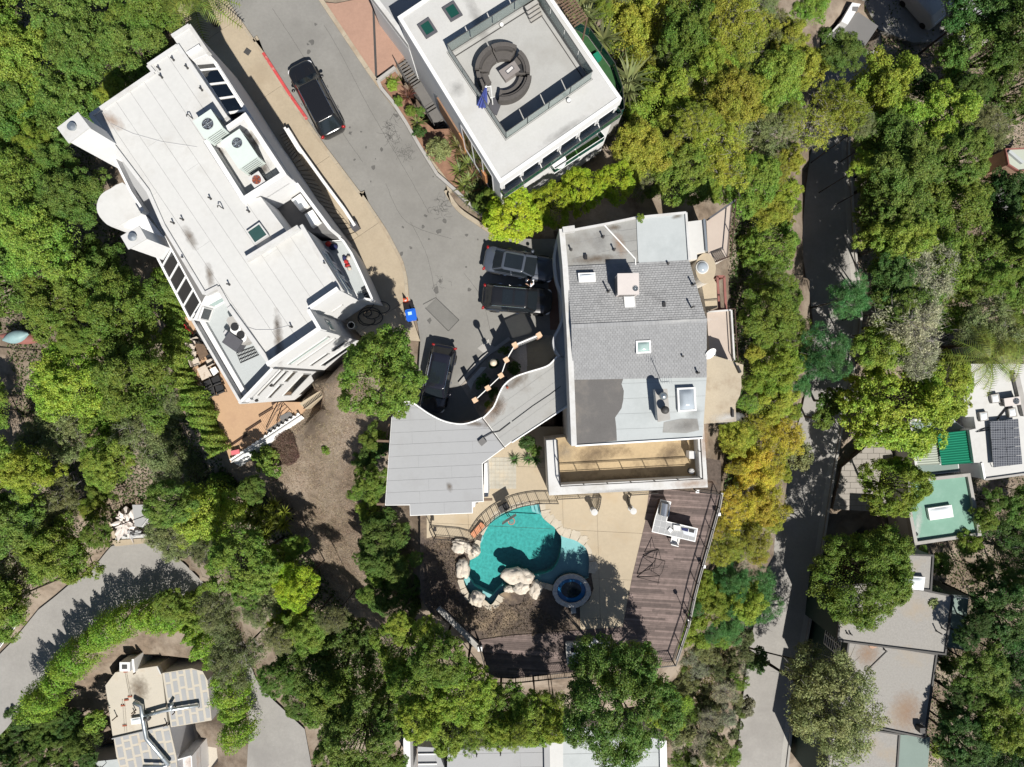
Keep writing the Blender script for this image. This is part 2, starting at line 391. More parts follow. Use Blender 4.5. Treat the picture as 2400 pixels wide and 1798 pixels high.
def rbf(x, y):
    q = np.stack([np.asarray(x, float).ravel(), np.asarray(y, float).ravel()], 1)
    return (np.linalg.norm(q[:, None]-cp[None, :, :2], axis=2) @ _w[:n_]+_w[n_]+q @ _w[n_+1:])
# ---- outlines of the flat places (photo pixels)
ROAD_L = PX('A1',(1905,-120),(1960,0),(2209,360),'A2',(0,335),(300,830),(600,1260),(900,1657),'B2',(915,0),(1010,150),(1130,330),(1215,490),(1270,600),(1305,740),(1320,900),(1370,990))
ROAD_R = PX('A2',(480,-120),(540,0),(760,330),(1040,740),(1330,1120),(1640,1600),'B2',(1625,0),(1730,160),(1880,270),(2060,390))
STREET = ROAD_L+[(985,800),(975,980),(1020,1010),(1130,985),(1200,880),(1330,860),(1330,560),(1240,560)]+ROAD_R[::-1]
STREETW = [((u-1200)*50/FPX, (899-v)*50/FPX) for u, v in STREET]
SIDEW = ROAD_L[:14]+PX('B2',(1290,720),(1300,890),(1330,1010),(1360,1120))+[(985,800),(850,790),(700,640),(640,520),(520,260),(440,120),(400,-40)]
def wz(pts, z): return [((u-1200)*(50-z)/FPX, (899-v)*(50-z)/FPX) for u, v in pts]
LOWROAD = PX('D1',(0,680),(120,560),(330,300),(470,190),(600,80),(760,0),'C1',(800,1600),(900,1470),(960,1400),(1090,1370),(1260,1350),(1400,1390),(1600,1560),'D1',(1750,60),(1900,200),(2100,600),(2209,900),
 'D2',(0,900),(150,1080),(420,1330),(480,1657),(470,1760),(-60,1760),'D1',(2130,1657),(2150,1300),(2130,1000),(1960,560),(1760,300),(1500,215),(1200,250),(900,380),(640,600),(420,850),(230,1090),(60,1320),(-120,1500),(-200,900))
LOWROADW = wz(LOWROAD, Z_LOW)
RR_L = [(1940,120),(1910,300),(1888,450),(1882,600),(1905,750),(1892,900),(1858,1050),(1830,1200),(1795,1350),(1760,1500),(1740,1650),(1720,1860)]
RR_R = [(2060,120),(1990,300),(1994,450),(2003,600),(2015,750),(1990,900),(1962,1050),(1938,1200),(1915,1350),(1888,1500),(1860,1650),(1835,1860)]
def rr(p): z = rroad_z(p[1]); k = (50-z)/FPX; return ((p[0]-1200)*k, (899-p[1])*k, z)
RRW = [rr(p) for p in RR_L]+[rr(p) for p in RR_R[::-1]]
POOLYARD = [(985,1180),(985,1262),(985,1400),(1010,1440),(1110,1492),(1121,1500),(1149,1587),(1200,1592),(1580,1552),(1640,1348),(1690,1158),(1690,1080),(1300,1000),(1130,1040),(1100,1180)]
PATIO = PX('B1',(1560,1000),(1650,1100),(2000,1500),'C1',(2209,150),'C2',(480,160),(370,280),(0,540),'C1',(2209,540),(1990,680),(1900,400),(1820,100),(1720,0),'B1',(1690,1657),(1620,1350),(1590,1150))
PADS = [(STREETW, lambda x, y: -.25), (wz(SIDEW, .1), lambda x, y: -.2), (LOWROADW, lambda x, y: Z_LOW-.25),
        ([(a, b) for a, b, c in RRW], lambda x, y: rroad_z(899-y*FPX/74.)-.3),
        (wz(POOLYARD, Z_POOL), lambda x, y: Z_POOL-.1), (wz(PATIO, Z_PATIO), lambda x, y: Z_PATIO-.3)]
PADS.append((wz(PX('C1', (930,1080),(1330,1040),(1330,1340),(960,1380)), Z_LOW), lambda x, y: Z_LOW-.1))
# bodies of the houses: the ground passes beneath them
HOUSES = []
GX, GY, GS = np.arange(-62, 78.1, 1.0), np.arange(-58, 56.1, 1.0), 1.0
gx, gy = np.meshgrid(GX, GY); gz = rbf(gx, gy).reshape(gx.shape)
gz += np.array([[.35*mnoise.noise(Vector((a*.35, b*.35, 3)))+.15*mnoise.noise(Vector((a*1.1, b*1.1, 9))) for a in GX] for b in GY])
def near(p, x, y, d):
    if inside(p, x, y): return True
    for i in range(len(p)):
        ax, ay = p[i-1][0], p[i-1][1]; bx, by = p[i][0], p[i][1]
        L = (bx-ax)**2+(by-ay)**2; t = 0 if L == 0 else max(0, min(1, ((x-ax)*(bx-ax)+(y-ay)*(by-ay))/L))
        if (x-ax-t*(bx-ax))**2+(y-ay-t*(by-ay))**2 < d*d: return True
    return False
def finish_ground():
    for p, zf in PADS:
        xs, ys = [q[0] for q in p], [q[1] for q in p]
        for i, b in enumerate(GY):
            if b < min(ys)-2 or b > max(ys)+2: continue
            for j, a in enumerate(GX):
                if min(xs)-2 < a < max(xs)+2 and near(p, a, b, 1.0): gz[i, j] = min(zf(a, b), gz[i, j]) if not inside(p, a, b) else zf(a, b)
    for p, z in HOUSES:
        for i, b in enumerate(GY):
            for j, a in enumerate(GX):
                if near(p, a, b, .4): gz[i, j] = min(gz[i, j], z)
    vs = [(float(a), float(b), float(z)) for a, b, z in zip(gx.ravel(), gy.ravel(), gz.ravel())]
    nx = len(GX); fs = [(i*nx+j, i*nx+j+1, (i+1)*nx+j+1, (i+1)*nx+j) for i in range(len(GY)-1) for j in range(nx-1)]
    # skirt running out to the horizon
    m = MB().add(vs, fs)
    B = [(0, j) for j in range(nx)]+[(i, nx-1) for i in range(len(GY))]+[(len(GY)-1, j) for j in range(nx-1, -1, -1)]+[(i, 0) for i in range(len(GY)-1, -1, -1)]
    o = len(m.v)
    for i, j in B:
        x, y, z = float(GX[j]), float(GY[i]), float(gz[i, j]); d = math.hypot(x, y); m.v.append((x*900/d, y*900/d, -40))
    for k in range(len(B)-1):
        a, b = B[k][0]*nx+B[k][1], B[k+1][0]*nx+B[k+1][1]
        if a != b: m.f.append((a, o+k, o+k+1, b))
    g = m.build('ground', 'soil', smooth_=True); tag(g, kind='structure')
def ground_z(x, y):
    j = (x-GX[0])/GS; i = (y-GY[0])/GS
    j0, i0 = int(max(0, min(len(GX)-2, math.floor(j)))), int(max(0, min(len(GY)-2, math.floor(i)))); a, b = j-j0, i-i0
    return float((gz[i0, j0]*(1-a)+gz[i0, j0+1]*a)*(1-b)+(gz[i0+1, j0]*(1-a)+gz[i0+1, j0+1]*a)*b)
mat('soil', (.15, .115, .085), .95, .4, 1.6, bump=1.0, bscale=6, dirt=(.255, .21, .165), dscale=.3, dmin=.42, dmax=.62)
# ---- street
tag(MB().sheet(STREETW, 0).build('street', 'asphalt'), kind='structure')
pm = MB().sheet(WP(.004, 'B2', (1550,920),(1750,1105),(1660,1195),(1465,1000)), .006); tag(pm.build('asphalt_patch', 'asphalt_patch'), kind='structure')
m = MB()
for a, b in (((1440,970),(1550,912)),((1550,912),(1752,1105)),((1752,1105),(1660,1200)),((1660,1200),(1460,1000))):
    p, q = at('B2', *a, 0), at('B2', *b, 0); m.bar((*p, .008), (*q, .008), .06, .004)
def crack_net(m, t, cx, cy, rx, ry, n, sd):
    rnd = random.Random(sd)
    for i in range(n):
        x, y = cx+rnd.gauss(0, rx*.5), cy+rnd.gauss(0, ry*.5); a = rnd.uniform(0, 6.3); pts = [(x, y)]
        for k in range(4):
            a += rnd.gauss(0, .7); x += math.cos(a)*17; y += math.sin(a)*17; pts.append((x, y))
        for u, v in zip(pts, pts[1:]): m.bar((*at(t, *u, 0), .007), (*at(t, *v, 0), .007), rnd.uniform(.01, .02), .004)
crack_net(m, 'A2', 1170, 1150, 75, 130, 60, 1); crack_net(m, 'A2', 1280, 1330, 60, 90, 30, 2); crack_net(m, 'B2', 1600, 130, 70, 90, 40, 3); crack_net(m, 'B2', 1560, 780, 120, 60, 8, 4)
for k, ln in enumerate((((640,20),(700,110),(742,190),(800,300),(850,380)),((760,60),(800,130),(870,260),(950,400),(1010,500)),((960,520),(1000,600),(1020,700)),((900,430),(950,520),(1060,560)),((1090,640),(1130,700),(1150,780)))):
    q = smooth([(x+random.uniform(-4, 4), y) for x, y in ln], 6, False)
    for u, v in zip(q, q[1:]): m.bar((*at('p', u[0]+random.uniform(-1, 1), u[1], 0), .007), (*at('p', *v, 0), .007), .02, .004)
tag(m.build('road_crack', 'crack'), kind='stuff')
m = MB(); rnd = random.Random(5)            # oil and water stains
def stain(m, t, pts, z): m.sheet(smooth(WP(z, t, *pts), 3), z)
for t, x, y, r in (('A2',480,360,22),('A2',815,1150,16),('A2',1015,1440,18),('B2',1560,850,28),('B2',1500,1110,20),('B2',1840,840,18),('B2',1590,770,16),('A2',1080,1290,14),('B2',1580,340,22)):
    stain(m, t, [(x+r*math.cos(a)*rnd.uniform(.5, 1.3), y+r*1.2*math.sin(a)*rnd.uniform(.5, 1.3)) for a in np.arange(0, 6.28, .8)], .005)
for k in range(60):
    x, y, r = rnd.uniform(700, 1120), rnd.uniform(0, 800), rnd.uniform(2, 6)
    if inside(STREET, x, y): stain(m, 'p', [(x+r*math.cos(a)*rnd.uniform(.4, 1.3), y+r*math.sin(a)*rnd.uniform(.4, 1.3)) for a in np.arange(0, 6.28, 1.05)], .0045)
tag(m.build('road_stain', mat('stain_dark', (.10, .097, .092), .8, .2, 3)), kind='structure')
# ---- kerbs: one stone after another along each edge
def kerb(name, pts, z0, wd, h, mt, side, step=2.4):
    k = (50-z0)/FPX; P_ = smooth([((u-1200)*k, (899-v)*k) for u, v in pts], 3, False); root = tag(bpy.data.objects.new(name, None), kind='structure'); COL.objects.link(root)
    acc = 0; run = [P_[0]]; runs = []
    for a, b in zip(P_, P_[1:]):
        acc += math.dist(a, b); run.append(b)
        if acc > step: runs.append(run); run = [b]; acc = 0
    if len(run) > 1: runs.append(run)
    for rn in runs:
        m = MB(); L = []
        for i, p in enumerate(rn):
            a, b = Vector(rn[max(i-1, 0)]), Vector(rn[min(i+1, len(rn)-1)]); d = (b-a).normalized(); nn = Vector((-d.y, d.x))*side
            e = d*(.012 if i == 0 else -.012 if i == len(rn)-1 else 0); L.append((Vector(p)+e, Vector(p)+e+nn*wd))
        poly = [tuple(a) for a, b in L]+[tuple(b) for a, b in L[::-1]]
        m.prism(poly, z0-.3, z0+h+random.uniform(-.008, .008)).build('kerb_stone', mt, root)
    return root
kerb('kerb_left', ROAD_L[1:], 0, .22, .13, 'kerb', -1)
kerb('kerb_right', ROAD_R[1:], 0, .3, .14, 'kerb', 1)
g = MB()
P_ = wz(PX('A2',(60,455),(300,830),(440,1030)), .13)
for a, b in zip(P_, P_[1:]): g.bar((*a, .137), (*b, .137), .20, .012)
tag(g.build('red_kerb_paint', 'red_paint'), kind='structure')
# ---- pavement slabs on the left
sw = wz(SIDEW, .1); d_ = Vector((.56, -.83)); root = tag(bpy.data.objects.new('pavement', None), kind='structure'); COL.objects.link(root)
cuts = [-60, -32, -26.4, -20.4, -14.6, -9.0, -3.6, 2, 8, 40]
MB().prism(sw, -.3, .085, bot=False).build('joint_bed', 'slot', root)
for i, (a, b) in enumerate(zip(cuts, cuts[1:])):
    p = clip(clip(sw, d_.x, d_.y, a+.012), d_.x, d_.y, b-.012, -1)
    if len(p) > 2 and abs(area(p)) > .2: MB().prism(p, .0, .1+.004*(i % 3), bot=False).build('paving_slab', 'sidewalk', root)
mh = MB().box((*at('A1', 2135, 445, .12), .112), (.42, .42, .02), R(-35)); tag(mh.build('manhole_cover', 'dark_steel'), 'square grey utility cover set in the pavement by the white house', 'utility cover')
# ---- pink driveway on the right, with a channel drain
dv = WP(.06, 'A2', (585,20),(690,30),(985,-30),(1010,40),(1310,460),(1215,545),(1190,580),(1010,670),(760,300))
root = tag(bpy.data.objects.new('driveway', None), kind='structure'); COL.objects.link(root)
MB().prism(dv, -.3, .06, bot=False).build('concrete_slab', 'pink_drive', root)
MB().prism(WP(.066, 'A2', (1003,60),(1022,60),(1048,680),(1028,690)), .05, .067).build('channel_drain', 'dark_steel', root)
# ---- lower roads
tag(MB().sheet(LOWROADW, Z_LOW).build('lower_road', 'asphalt_low'), kind='structure')
n = len(RR_L); m = MB(); A = smooth([rr(p) for p in RR_L], 3, False); B = smooth([rr(p) for p in RR_R], 3, False)
m.add(A+B, [(i, len(A)+i, len(A)+i+1, i+1) for i in range(len(A)-1)]); tag(m.build('side_road', 'asphalt_low'), kind='structure')
m = MB()
for i in range(len(B)-1):
    a, b = Vector(B[i]), Vector(B[i+1]); m.bar(a+Vector((.1, 0, .06)), b+Vector((.1, 0, .06)), .22, .18); m.bar(a+Vector((-.35, 0, .006)), b+Vector((-.35, 0, .006)), .5, .006)
tag(m.build('gutter', mat('gutter_conc', (.30, .29, .27), .9, .1, .6)), kind='structure')
# ================================================================= building helpers
def walls(root, poly, z0, z1, mt, name='wall'):
    return MB().prism(poly, z0, z1, top=True, bot=False).build(name, mt, root)
def strips(root, poly, z, dx, dy, step, mt, name='membrane_strip', gap=.012, off=0., th=.03, base='seam', cross=0, sd=1):
    """roof skin laid in strips along (dx,dy): every strip a slab of its own, laps showing as thin joints"""
    L = math.hypot(dx, dy); nx, ny = -dy/L, dx/L; rnd = random.Random(sd)
    if base: MB().prism(poly, z-.05, z-.012, bot=False).build('roof_base', base, root)
    ds = [p[0]*nx+p[1]*ny for p in poly]; a = min(ds)-off
    ex, ey = dx/L, dy/L; es = [p[0]*ex+p[1]*ey for p in poly]
    while a < max(ds):
        q = clip(clip(poly, nx, ny, a+gap), nx, ny, a+step-gap, -1)
        parts = [q]
        if cross and len(q) > 2:
            c = rnd.uniform(min(es)+.2*(max(es)-min(es)), max(es)-.2*(max(es)-min(es)))
            parts = [clip(q, ex, ey, c+gap*.6), clip(q, ex, ey, c-gap*.6, -1)]
        for q in parts:
            if len(q) > 2 and abs(area(q)) > .03:
                MB().prism(q, z-.02, z+rnd.uniform(-.003, .003), bot=False).build(name, mt, root)
        a += step
FINK = [0]
def fin(root, a, b, z0, z1, th, mt='white_wall', name='parapet', off=0.):
    """a straight upstand between two world points"""
    a, b = Vector(a), Vector(b); d = (b-a).normalized(); n = Vector((-d.y, d.x)); FINK[0] += 1; z1 += .0031*(FINK[0] % 7); z0 -= .0031*(FINK[0] % 7)
    p = [a+n*(off-th/2), b+n*(off-th/2), b+n*(off+th/2), a+n*(off+th/2)]
    return MB().prism([tuple(q) for q in p], z0, z1).build(name, mt, root)
def glass_rail(root, pts, z0, z1, mt='rail_glass', post='steel', step=1.5, name='glass_panel', cap=True):
    for a, b in zip(pts, pts[1:]):
        a, b = Vector((*a, 0)), Vector((*b, 0)); L = (b-a).length; n = max(1, round(L/step)); d = (b-a)/n
        for i in range(n):
            p, q = a+d*(i+.02), a+d*(i+.98)
            m = MB().bar((p.x, p.y, (z0+z1)/2), (q.x, q.y, (z0+z1)/2), .014, z1-z0); m.build(name, mt, root)
        if cap:
            MB().bar((a.x, a.y, z1+.012), (b.x, b.y, z1+.012), .035, .02).build('top_rail', post, root)
            MB().bar((a.x, a.y, z0+.02), (b.x, b.y, z0+.02), .06, .04).build('base_channel', post, root)
def rail(root, pts, z0, h, pick=.11, post=1.6, mt='black_metal', r=.013, double=True, zs=None):
    """iron railing: posts, two top rails, bottom rail and pickets; each straight run is one panel"""
    for k, (a, b) in enumerate(zip(pts, pts[1:])):
        za = zs[k] if zs else z0; zb = zs[k+1] if zs else z0
        A, B = Vector((*a, za)), Vector((*b, zb)); L = (B-A).length
        if L < .05: continue
        m = MB(); up = Vector((0, 0, 1))
        m.bar(A+up*h, B+up*h, .045, .04); m.bar(A+up*.1, B+up*.1, .03, .03)
        if double: m.bar(A+up*(h-.12), B+up*(h-.12), .025, .025)
        m.build('rail', mt, root)
        if pick:
            n = max(1, int(L/pick)); m = MB()
            for i in range(1, n):
                p = A+(B-A)*(i/n); m.bar(p+up*.1, p+up*h, .016, .016)
            o = m.build('pickets', mt, root); o['kind'] = 'stuff'
        n = max(1, round(L/post))
        for i in range(n+(1 if k == len(pts)-2 else 0)):
            p = A+(B-A)*(i/n); MB().bar(p, p+up*(h+.02), .045, .045).build('post', mt, root)
def window_on(root, a, b, z0, z1, proud=.03, frame='white_paint', glass='dark_glass', fw=.07, name='window', divs=1):
    """window on a vertical wall between world points a and b (outside is to the right of a->b)"""
    a, b = Vector((*a, 0)), Vector((*b, 0)); d = (b-a).normalized(); n = Vector((d.y, -d.x, 0))
    A, B = a+n*proud/2, b+n*proud/2; m = MB()
    for z in (z0, z1): m.bar(A+Vector((0, 0, z)), B+Vector((0, 0, z)), proud+.04, fw)
    for t in [i/divs for i in range(divs+1)]:
        p = A+(B-A)*t; m.bar(p+Vector((0, 0, z0)), p+Vector((0, 0, z1)), fw, proud+.04)
    f = m.build(name, frame, root)
    MB().bar(a+n*.012+Vector((0, 0, (z0+z1)/2)), b+n*.012+Vector((0, 0, (z0+z1)/2)), .02, z1-z0).build('pane', glass, f)
def skylight(root, poly, z, h=.18, frame='white_paint', glass='sky_glass', fw=.08, dome=0., name='skylight'):
    m = MB().ring(poly, fw, z-.02, z+h); f = m.build(name, frame, root)
    q = inset(poly, fw)
    if dome:
        c = Vector((sum(p[0] for p in q)/len(q), sum(p[1] for p in q)/len(q))); m = MB(); n = 7
        P_ = [Vector(p) for p in ccw(q)]
        if len(P_) == 4:
            vs = []
            for i in range(n+1):
                for j in range(n+1):
                    u, v = i/n, j/n; pt = (P_[0]*(1-u)+P_[1]*u)*(1-v)+(P_[3]*(1-u)+P_[2]*u)*v
                    zz = z+h-.03+dome*(1-(2*u-1)**4)*(1-(2*v-1)**4); vs.append((pt.x, pt.y, zz))
            m.add(vs, [(i*(n+1)+j, (i+1)*(n+1)+j, (i+1)*(n+1)+j+1, i*(n+1)+j+1) for i in range(n) for j in range(n)])
        m.build('dome', glass, f, True)
    else:
        MB().prism(q, z+h-.06, z+h-.03).build('pane', glass, f)
    return f
def pipe_vent(root, t, x, y, z, h=.45, r=.045, mt='steel'):
    p = at(t, x, y, z); m = MB().lathe((*p, z-.03), [(r*1.9, 0), (r*1.9, .04), (r, .05), (r, h), (r*1.3, h+.01), (r*1.3, h+.06)], 10)
    return m.build('vent_pipe', mt, root)
def condenser(name, label, c, d, rz, mt='ac_green', fanr=.32, fan='fan_dark', foff=(0, 0), cat='air conditioner'):
    root = thing(name, label, cat, (c[0], c[1], c[2]), None, rz, local=True)
    z = d[2]
    MB().box((0, 0, z/2+.05), (d[0], d[1], z-.1)).build('casing', mt, root)
    MB().box((0, 0, z+.015), (d[0]+.05, d[1]+.05, .05)).build('top_plate', mt, root)
    m = MB()
    for a, b in ((-1, -1), (1, -1), (1, 1), (-1, 1)): m.box((a*(d[0]/2-.08), b*(d[1]/2-.08), 0), (.12, .12, .08))
    m.build('foot', 'dark_steel', root)
    well = MB().lathe((foff[0], foff[1], z+.03), [(fanr, 0), (fanr, .014)], 24).build('fan_well', fan, root)
    m = MB(); n = 5
    for i in range(n):
        a = 2*math.pi*i/n
        m.add([(foff[0]+.06*math.cos(a), foff[1]+.06*math.sin(a), z+.05), (foff[0]+fanr*.92*math.cos(a-.28), foff[1]+fanr*.92*math.sin(a-.28), z+.05), (foff[0]+fanr*.92*math.cos(a+.28), foff[1]+fanr*.92*math.sin(a+.28), z+.065)], [(0, 1, 2)])
    m.build('fan_blade', 'steel', well)
    m = MB()
    for rr_ in (fanr, fanr*.66, fanr*.33):
        pts = [(foff[0]+rr_*math.cos(a), foff[1]+rr_*math.sin(a), z+.085) for a in np.linspace(0, 2*math.pi, 25)]; m.tube(pts, .008, 4, False)
    for a in np.arange(0, math.pi, math.pi/4): m.tube([(foff[0]-fanr*math.cos(a), foff[1]-fanr*math.sin(a), z+.085), (foff[0]+fanr*math.cos(a), foff[1]+fanr*math.sin(a), z+.085)], .007, 4)
    m.build('fan_guard', 'galv' if fan == 'fan_dark' else 'rust', root)
    m = MB()
    for i in range(6):
        zz = .2+i*(z-.35)/5
        for sx in (-1, 1): m.box((sx*(d[0]/2+.008), 0, zz), (.012, d[1]*.8, .03))
        for sy in (-1, 1): m.box((0, sy*(d[1]/2+.008), zz), (d[0]*.8, .012, .03))
    m.build('louvre', 'dark_steel', root)
    return root
def soot_spot(root, t, pts, z, mt='soot', name='stain'):
    MB().sheet(smooth(WP(z, t, *pts), 3), z+.006).build(name, mt, root)
# soft-edged stain: colour fades out towards the rim of the sheet
def soft_stain(name, col, strength=.8):
    m = bpy.data.materials.new(name); m.use_nodes = True; n = m.node_tree.nodes; l = m.node_tree.links
    b = n['Principled BSDF']; b.inputs['Base Color'].default_value = (*col, 1); b.inputs['Roughness'].default_value = .9; o = n['Material Output']
    tc = n.new('ShaderNodeTexCoord'); mp = n.new('ShaderNodeMapping'); mp.inputs['Location'].default_value = (-.5, -.5, -.5); l.new(tc.outputs['Generated'], mp.inputs[0])
    gr = n.new('ShaderNodeVectorMath'); gr.operation = 'LENGTH'
    sx = n.new('ShaderNodeVectorMath'); sx.operation = 'MULTIPLY'; sx.inputs[1].default_value = (2, 2, 0); l.new(mp.outputs[0], sx.inputs[0]); l.new(sx.outputs[0], gr.inputs[0])
    nz = n.new('ShaderNodeTexNoise'); nz.inputs['Scale'].default_value = 3; nz.inputs['Detail'].default_value = 5; l.new(tc.outputs['Object'], nz.inputs['Vector'])
    ad = n.new('ShaderNodeMath'); ad.operation = 'ADD'; l.new(gr.outputs['Value'], ad.inputs[0]); l.new(nz.outputs['Fac'], ad.inputs[1])
    mr = n.new('ShaderNodeMapRange'); mr.inputs[1].default_value = .5; mr.inputs[2].default_value = 1.45; mr.inputs[3].default_value = strength; mr.inputs[4].default_value = 0; l.new(ad.outputs[0], mr.inputs[0])
    tr = n.new('ShaderNodeBsdfTransparent'); x = n.new('ShaderNodeMixShader'); l.new(mr.outputs[0], x.inputs[0]); l.new(tr.outputs[0], x.inputs[1]); l.new(b.outputs[0], x.inputs[2]); l.new(x.outputs[0], o.inputs[0])
    MAT[name] = m; return m
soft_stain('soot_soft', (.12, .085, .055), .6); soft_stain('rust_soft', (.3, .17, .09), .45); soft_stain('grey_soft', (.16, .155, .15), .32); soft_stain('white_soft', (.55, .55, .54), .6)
def blot(root, t, x, y, w_, h_, z, ang=0, mt='soot_soft'):
    """soft stain centred on tile point, w_ x h_ metres"""
    c = at(t, x, y, z); o = MB().add([(-w_/2, -h_/2, 0), (w_/2, -h_/2, 0), (w_/2, h_/2, 0), (-w_/2, h_/2, 0)], [(0, 1, 2, 3)])
    me = o.build('stain', mt); me.parent = root; rl = Vector(root.location) if root.get('_w') else Vector((0, 0, 0))
    me.location = Vector((*c, z+.008))-rl; me.rotation_euler = (0, 0, R(ang)); return me
# ================================================================= the white flat-roofed house on the left
ZR = 7.5
wh = thing('white_house', 'large white flat-roofed house left of the street with a slanted glass atrium', 'house', (-17, 8, 0))
M_ = PX('A1',(1540,400),(1285,570),(1335,630),(790,1000))+[(350,450),(386,531),(481,689),(513,673),(539,720),(640,859),(760,776),(733,730),(801,683),(706,529),(664,556),(679,553),(611,461),(568,475)]+PX('K5',(250,770),(640,400))
M_ = [p for i, p in enumerate(M_) if i not in (14,)]
MW = wz(M_, ZR)
facN = at('A1', 1640, 225, ZR); facE = at('K5', 935, 300, 7.9); facS = at('K5', 1600, 1305, 7.9)
NB = wz(PX('A1',(1640,225),(1490,320),(1540,400),(1660,520),(1800,460)), ZR)
walls(wh, MW, -7, ZR-.06, 'white_wall'); strips(wh, MW, ZR, .561, -.828, 1.02, 'white_roof', gap=.009, base='seam', cross=1, sd=3)
walls(wh, NB, -2, ZR-.06, 'white_wall'); strips(wh, inset(NB, .02), ZR+.01, .561, -.828, 1.2, 'white_roof', base=None, sd=4)
HOUSES.append((MW, -7.5)); HOUSES.append((NB, -2.5))
# low coping round the roof, taller parapets at the south ends
for k, (i, j) in enumerate([(0,1),(1,2),(2,3),(3,4),(4,5),(5,6),(6,7),(7,8),(8,9)]):
    if (i, j) == (8, 9): continue
    fin(wh, MW[i], MW[j], ZR-.3, ZR+.14, .22, 'white_cap', 'coping', 0)
fin(wh, MW[0], MW[len(MW)-1], ZR-.3, ZR+.2, .24, 'white_cap', 'coping'); fin(wh, MW[8], MW[9], ZR-.3, ZR+.2, .26, 'white_cap', 'coping')
fin(wh, MW[9], MW[10], ZR-.3, ZR+.95, .24, "white_wall", "parapet", .10); fin(wh, MW[10], MW[11], ZR-.3, ZR+.95, .2, 'white_wall'); fin(wh, MW[11], MW[12], ZR-.3, ZR+.75, .24, "white_wall", "parapet", .10)
fin(wh, MW[12], MW[13], ZR-.3, ZR+.14, .26, 'white_cap', 'coping')
a, b = wz([(575, 608), (700, 532)], ZR+.5); fin(wh, a, b, ZR-.2, ZR+.62, .22, 'white_cap', 'upstand')
fin(wh, NB[0], NB[1], ZR-.3, ZR+.14, .2, 'white_cap', 'coping'); fin(wh, NB[0], NB[4], ZR-.3, ZR+.14, .2, 'white_cap', 'coping'); a, b = WP(ZR, 'A1', (1625,475),(1735,405)); fin(wh, a, b, ZR-.1, ZR+.25, .1, 'white_wall', 'upstand')
# street facade under the atrium
FA, FB = Vector(NB[4]), Vector(facE); fd = (FB-FA).normalized(); fn = Vector((-fd.y, fd.x))
fp = [FA, FB, FB-fn*.3, FA-fn*.3]
walls(wh, [tuple(p) for p in fp], -2, 6.2, 'white_wall', 'street_wall')
inn = [tuple(FA-fn*.02), tuple(FB-fn*.02), MW[-1], MW[0]]
walls(wh, inn, -2, 5.2, 'dark_grey', 'atrium_floor')
# slanted glass atrium
gl = WP(6.3, 'A1', (1680,525),(1810,470),(2110,950),(1995,1010)); A0, A1_, B1_, B0 = [Vector(p) for p in gl]
at_ = None
m = MB()
for t in (0, .25, .5, .75, 1):
    p, q = A0+(B0-A0)*t, A1_+(B1_-A1_)*t; m.bar((p.x, p.y, 6.9), (q.x, q.y, 6.25), .11, .12)
m.bar((A0.x, A0.y, 6.9), (B0.x, B0.y, 6.9), .12, .12); m.bar((A1_.x, A1_.y, 6.25), (B1_.x, B1_.y, 6.25), .16, .14)
at_ = m.build('atrium_frame', 'white_paint', wh)
for i in range(4):
    t0, t1 = i*.25+.01, (i+1)*.25-.01
    p = [A0+(B0-A0)*t0, A1_+(B1_-A1_)*t0, A1_+(B1_-A1_)*t1, A0+(B0-A0)*t1]
    MB().prism([tuple(q) for q in p][::1], 0, 0).v
    v = [(p[0].x, p[0].y, 6.9), (p[1].x, p[1].y, 6.25), (p[2].x, p[2].y, 6.25), (p[3].x, p[3].y, 6.9)]
    MB().add(v+[(x, y, z-.02) for x, y, z in v], [(0, 1, 2, 3), (7, 6, 5, 4), (0, 4, 5, 1), (1, 5, 6, 2), (2, 6, 7, 3), (3, 7, 4, 0)]).build('atrium_pane', 'dark_pane', at_)
# mechanical well with parapets
EN = WP(7.95, 'K5', (255,765),(935,300),(1600,1305),(885,1760)); ENi = inset(EN, .28)
walls(wh, EN, -2, 6.7, 'white_wall', 'wall'); HOUSES.append((EN, -2.5))
strips(wh, ENi, 6.78, .561, -.828, 1.0, 'white_roof', sd=8)
E = ccw(EN)
for i in range(4): fin(wh, E[i], E[(i+1) % 4], 6.6, 7.95, .28, 'white_wall', 'parapet', .14)
# dark courtyard with two skylights, closed by the street wall
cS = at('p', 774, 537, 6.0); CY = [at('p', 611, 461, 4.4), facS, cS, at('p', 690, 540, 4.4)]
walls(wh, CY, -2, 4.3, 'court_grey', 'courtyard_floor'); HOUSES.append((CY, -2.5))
fin(wh, facS, cS, -2, 6.0, .2, 'white_wall', 'street_wall', 0)
fin(wh, facE, facS, -2, 6.6, .02, 'white_wall', 'street_wall', .02)
for q in (((300,65),(380,10),(450,110),(375,160)),((415,190),(485,150),(550,250),(475,300))):
    skylight(wh, WP(4.9, 'B2', *q), 4.32, .5, 'white_paint', 'dome', .09)
skylight(wh, WP(7.85, 'B2', (-90,340),(25,260),(105,370),(-15,450)), ZR, .3, 'white_cap', 'green_glass', .08)
